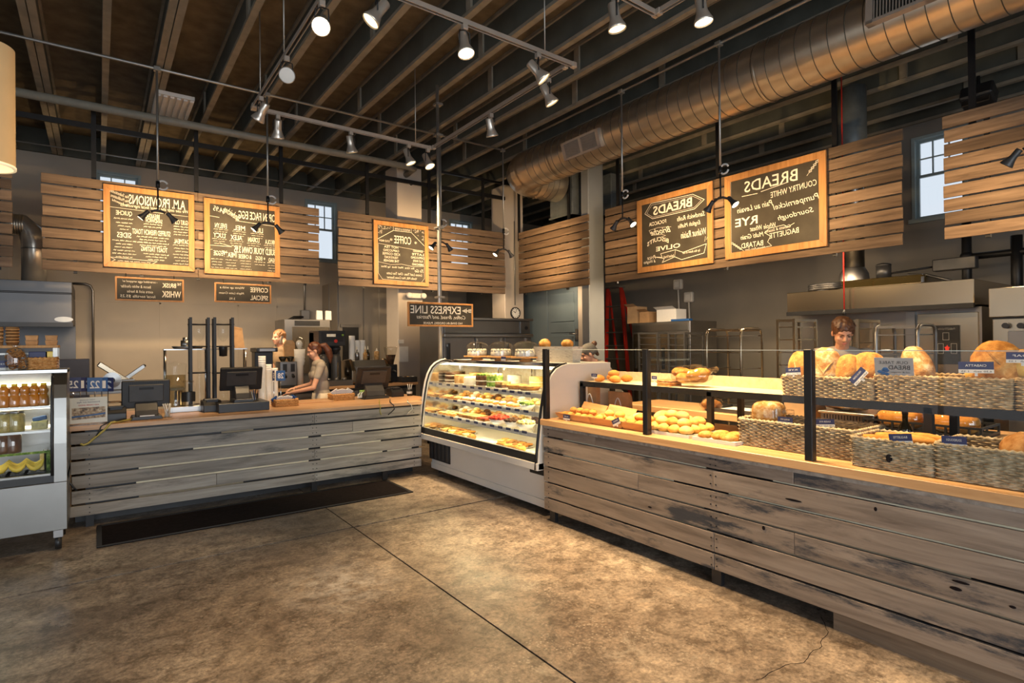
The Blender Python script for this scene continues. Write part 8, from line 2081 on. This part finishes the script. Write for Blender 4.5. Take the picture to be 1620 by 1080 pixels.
def hairmesh(t, H, Rhd, hc, mat, fringe=True, vol=1.0, tufts=60, seed=1, back=True):
    b = MB(); b.ell(H(0,-.022,.045),(.081*vol,.094*vol,.083*vol),20,14,None,Rhd); b.ell(H(0,-.050,.0),(.070*vol,.062,.075),16,10,None,Rhd)
    rr = random.Random(seed)
    for i in range(tufts):
        a = rr.uniform(0,2*pi); e = rr.uniform(.25,1.35); d = Vector((cos(a)*cos(e),sin(a)*cos(e),sin(e)))
        if d.y > .55 and d.z < .42: continue
        p = Vector((d.x*.078*vol,-.020+d.y*.092*vol,.045+d.z*.080*vol)); q = p+Vector((d.x*.012+rr.uniform(-.012,.012),d.y*.010+.012,-.018+d.z*.014))
        capsule(b,H(*p),H(*q),.012,.005,7)
    if fringe:
        for i in range(13):
            x = -.066+.011*i; y = .070-.55*x*x/.066; capsule(b,H(x*.9,.050-.3*abs(x),.098-abs(x)*.25),H(x+.006*((i%3)-1),y+.010,.058+.012*((i*5)%3)*.5+abs(x)*-.25),.013,.005,7)
        for s in (-1,1): capsule(b,H(s*.072,.010,.05),H(s*.076,.022,.0),.014,.006,7)
    me = remesh(b,'hair',.006,2,.4); me.materials.append(M[mat]); put('hair',me,t)
def stand(lean=0, arms=None, z=1.0, headf=.0):
    J = dict(pelvis=(0,0,.95),hipL=(-.09,0,.90),hipR=(.09,0,.90),kneeL=(-.10,.02,.49),kneeR=(.10,.02,.49),ankleL=(-.11,-.03,.09),ankleR=(.11,-.03,.09))
    up = dict(waist=(0,0,1.10),chest=(0,0,1.29),neck=(0,.015,1.475),head=(0,.04,1.612),shoulderL=(-.175,0,1.402),shoulderR=(.175,0,1.402),elbowL=(-.23,-.02,1.12),elbowR=(.23,-.02,1.12),wristL=(-.22,.10,.90),wristR=(.22,.10,.90))
    R = Matrix.Rotation(-lean,3,'X'); pv = Vector((0,0,.95))
    for k,v in up.items(): J[k] = tuple(pv+R@(Vector(v)-pv))
    if arms: J.update(arms)
    return J
def heading(dx, dy): return atan2(dy,dx)-pi/2     # local +y turns to this direction
# --- young man behind the loaves, looking down
p = onX(1333,520,5.32); hy_ = heading(-.86,-.52)
def hair_young(t,H,R,hc,V_): hairmesh(t,H,R,hc,'hair_brown',True,1.06,90,3)
J = stand(.22,dict(wristL=(-.16,.42,1.06),wristR=(.16,.42,1.06),elbowL=(-.27,.18,1.12),elbowR=(.27,.18,1.12)))
hz_ = onX(1333,503,5.32).z
Hd = Vector(J['head']); hl = Matrix.Rotation(hy_,3,'Z')@Vector((Hd.x,Hd.y,0)); sc_ = (hz_)/(Hd.z+.125)
person('person','young man with short brown hair in a grey T-shirt, looking down behind the big loaves',(p.x-hl.x*sc_,p.y-hl.y*sc_,0),hy_,J,(.12,-.50),'hair_brown','tee_taupe','denim','skin',.006,sc_,extra=hair_young)
# --- young woman behind the service counter, seen from her left-back, reaching to the left
p = onY(497,560,7.85); hy_ = heading(-.93,.12)
def hair_girl(t,H,R,hc,V_):
    hairmesh(t,H,R,hc,'hair_auburn',False,1.02,30,5)
    b = MB(); c0 = H(0,-.10,.045); b.ell(c0,(.03,.03,.03),10,8)
    pts = [c0,H(0,-.16,.03),H(0,-.185,-.06),H(.01,-.18,-.16),H(.015,-.15,-.25)]; b.tube(pts,[.026,.048,.054,.042,.010],12)
    me = remesh(b,'ponytail',.008,2); me.materials.append(M['hair_auburn']); put('ponytail',me,t)
    a = MB(); a.lathe(V_['pelvis']-Vector((0,0,.30)),[(.195,-.12),(.205,.0),(.19,.25),(.172,.36)],20); a.v = [(v[0],v[1]*.78,v[2]) for v in a.v]; o = a.build('apron',M['cream_cloth'],t,world=False); so = o.modifiers.new('thick','SOLIDIFY'); so.thickness = .006
J = stand(.10,dict(wristL=(-.12,.42,1.04),wristR=(.16,.34,1.08),elbowL=(-.25,.16,1.10),elbowR=(.25,.10,1.12),palmL=(0,0,-1)))
hz_ = onY(495,542,7.85).z; Hd = Vector(J['head']); hl = Matrix.Rotation(hy_,3,'Z')@Vector((Hd.x,Hd.y,0)); sc_ = hz_/(Hd.z+.12)
person('person','young woman with auburn ponytail, grey T-shirt and cream apron behind the service counter',(p.x-hl.x*sc_,p.y-hl.y*sc_,0),hy_,J,(.0,-.35),'hair_auburn','tee_taupe','cream_cloth','skin_pale',.007,sc_,True,hair_girl)
# --- man far behind the back counter, on the telephone
p = onY(441,535,10.0); hy_ = heading(-.95,-.30)
def hair_man(t,H,R,hc,V_):
    hairmesh(t,H,R,hc,'hair_sandy',False,1.03,50,9); MB().obox(H(-.085,.01,-.03),(.014,.03,.12),R@Matrix.Rotation(.4,3,'X')).build('telephone',M['pipe_grey'],t,world=False)
J = stand(.04,dict(wristL=(-.135,.05,1.50),elbowL=(-.27,.12,1.26),palmL=(1,0,0)))
hz_ = onY(441,522,10.0).z; Hd = Vector(J['head']); hl = Matrix.Rotation(hy_,3,'Z')@Vector((Hd.x,Hd.y,0)); sc_ = hz_/(Hd.z+.12)
person('person','sandy-haired man in brown shirt holding a telephone, far behind the back counter',(p.x-hl.x*sc_,p.y-hl.y*sc_,0),hy_,J,(.0,-.05),'hair_sandy','jacket','denim','skin_pale',.008,sc_,extra=hair_man)
# --- person in a grey cap bending behind the pastry case
p = onX(931,562,4.62); hy_ = heading(-.80,.45)
def hair_cap(t,H,R,hc,V_):
    b = MB(); b.ell(H(0,-.018,.045),(.084,.100,.082),18,12,None,R); b.ell(H(0,-.03,.012),(.083,.096,.05),18,10,None,R); me = remesh(b,'knit_cap',.007,3); me.materials.append(M['cap']); put('knit_cap',me,t)
    b = MB(); b.ell(H(0,-.115,.085),(.04,.035,.035),12,8); capsule(b,H(0,-.09,.0),H(0,-.10,-.05),.03,.02,8); me = remesh(b,'hair_bun',.007,2); me.materials.append(M['hair_brown']); put('hair_bun',me,t)
J = stand(.50,dict(wristL=(-.14,.62,1.02),wristR=(.14,.62,1.02),elbowL=(-.26,.42,1.05),elbowR=(.26,.42,1.05)))
hz_ = onX(928,544,4.62).z; Hd = Vector(J['head']); hl = Matrix.Rotation(hy_,3,'Z')@Vector((Hd.x,Hd.y,0)); sc_ = hz_/(Hd.z+.12)
person('person','person in a grey knit cap and taupe shirt bending down behind the pastry case',(p.x-hl.x*sc_,p.y-hl.y*sc_,0),hy_,J,(.0,-.42),'hair_brown','tee_taupe','denim','skin_pale',.007,sc_,extra=hair_cap)
# ================================================================== tidy: drop the builder's note
for o in bpy.data.objects:
    if '_o' in o.keys(): del o['_o']
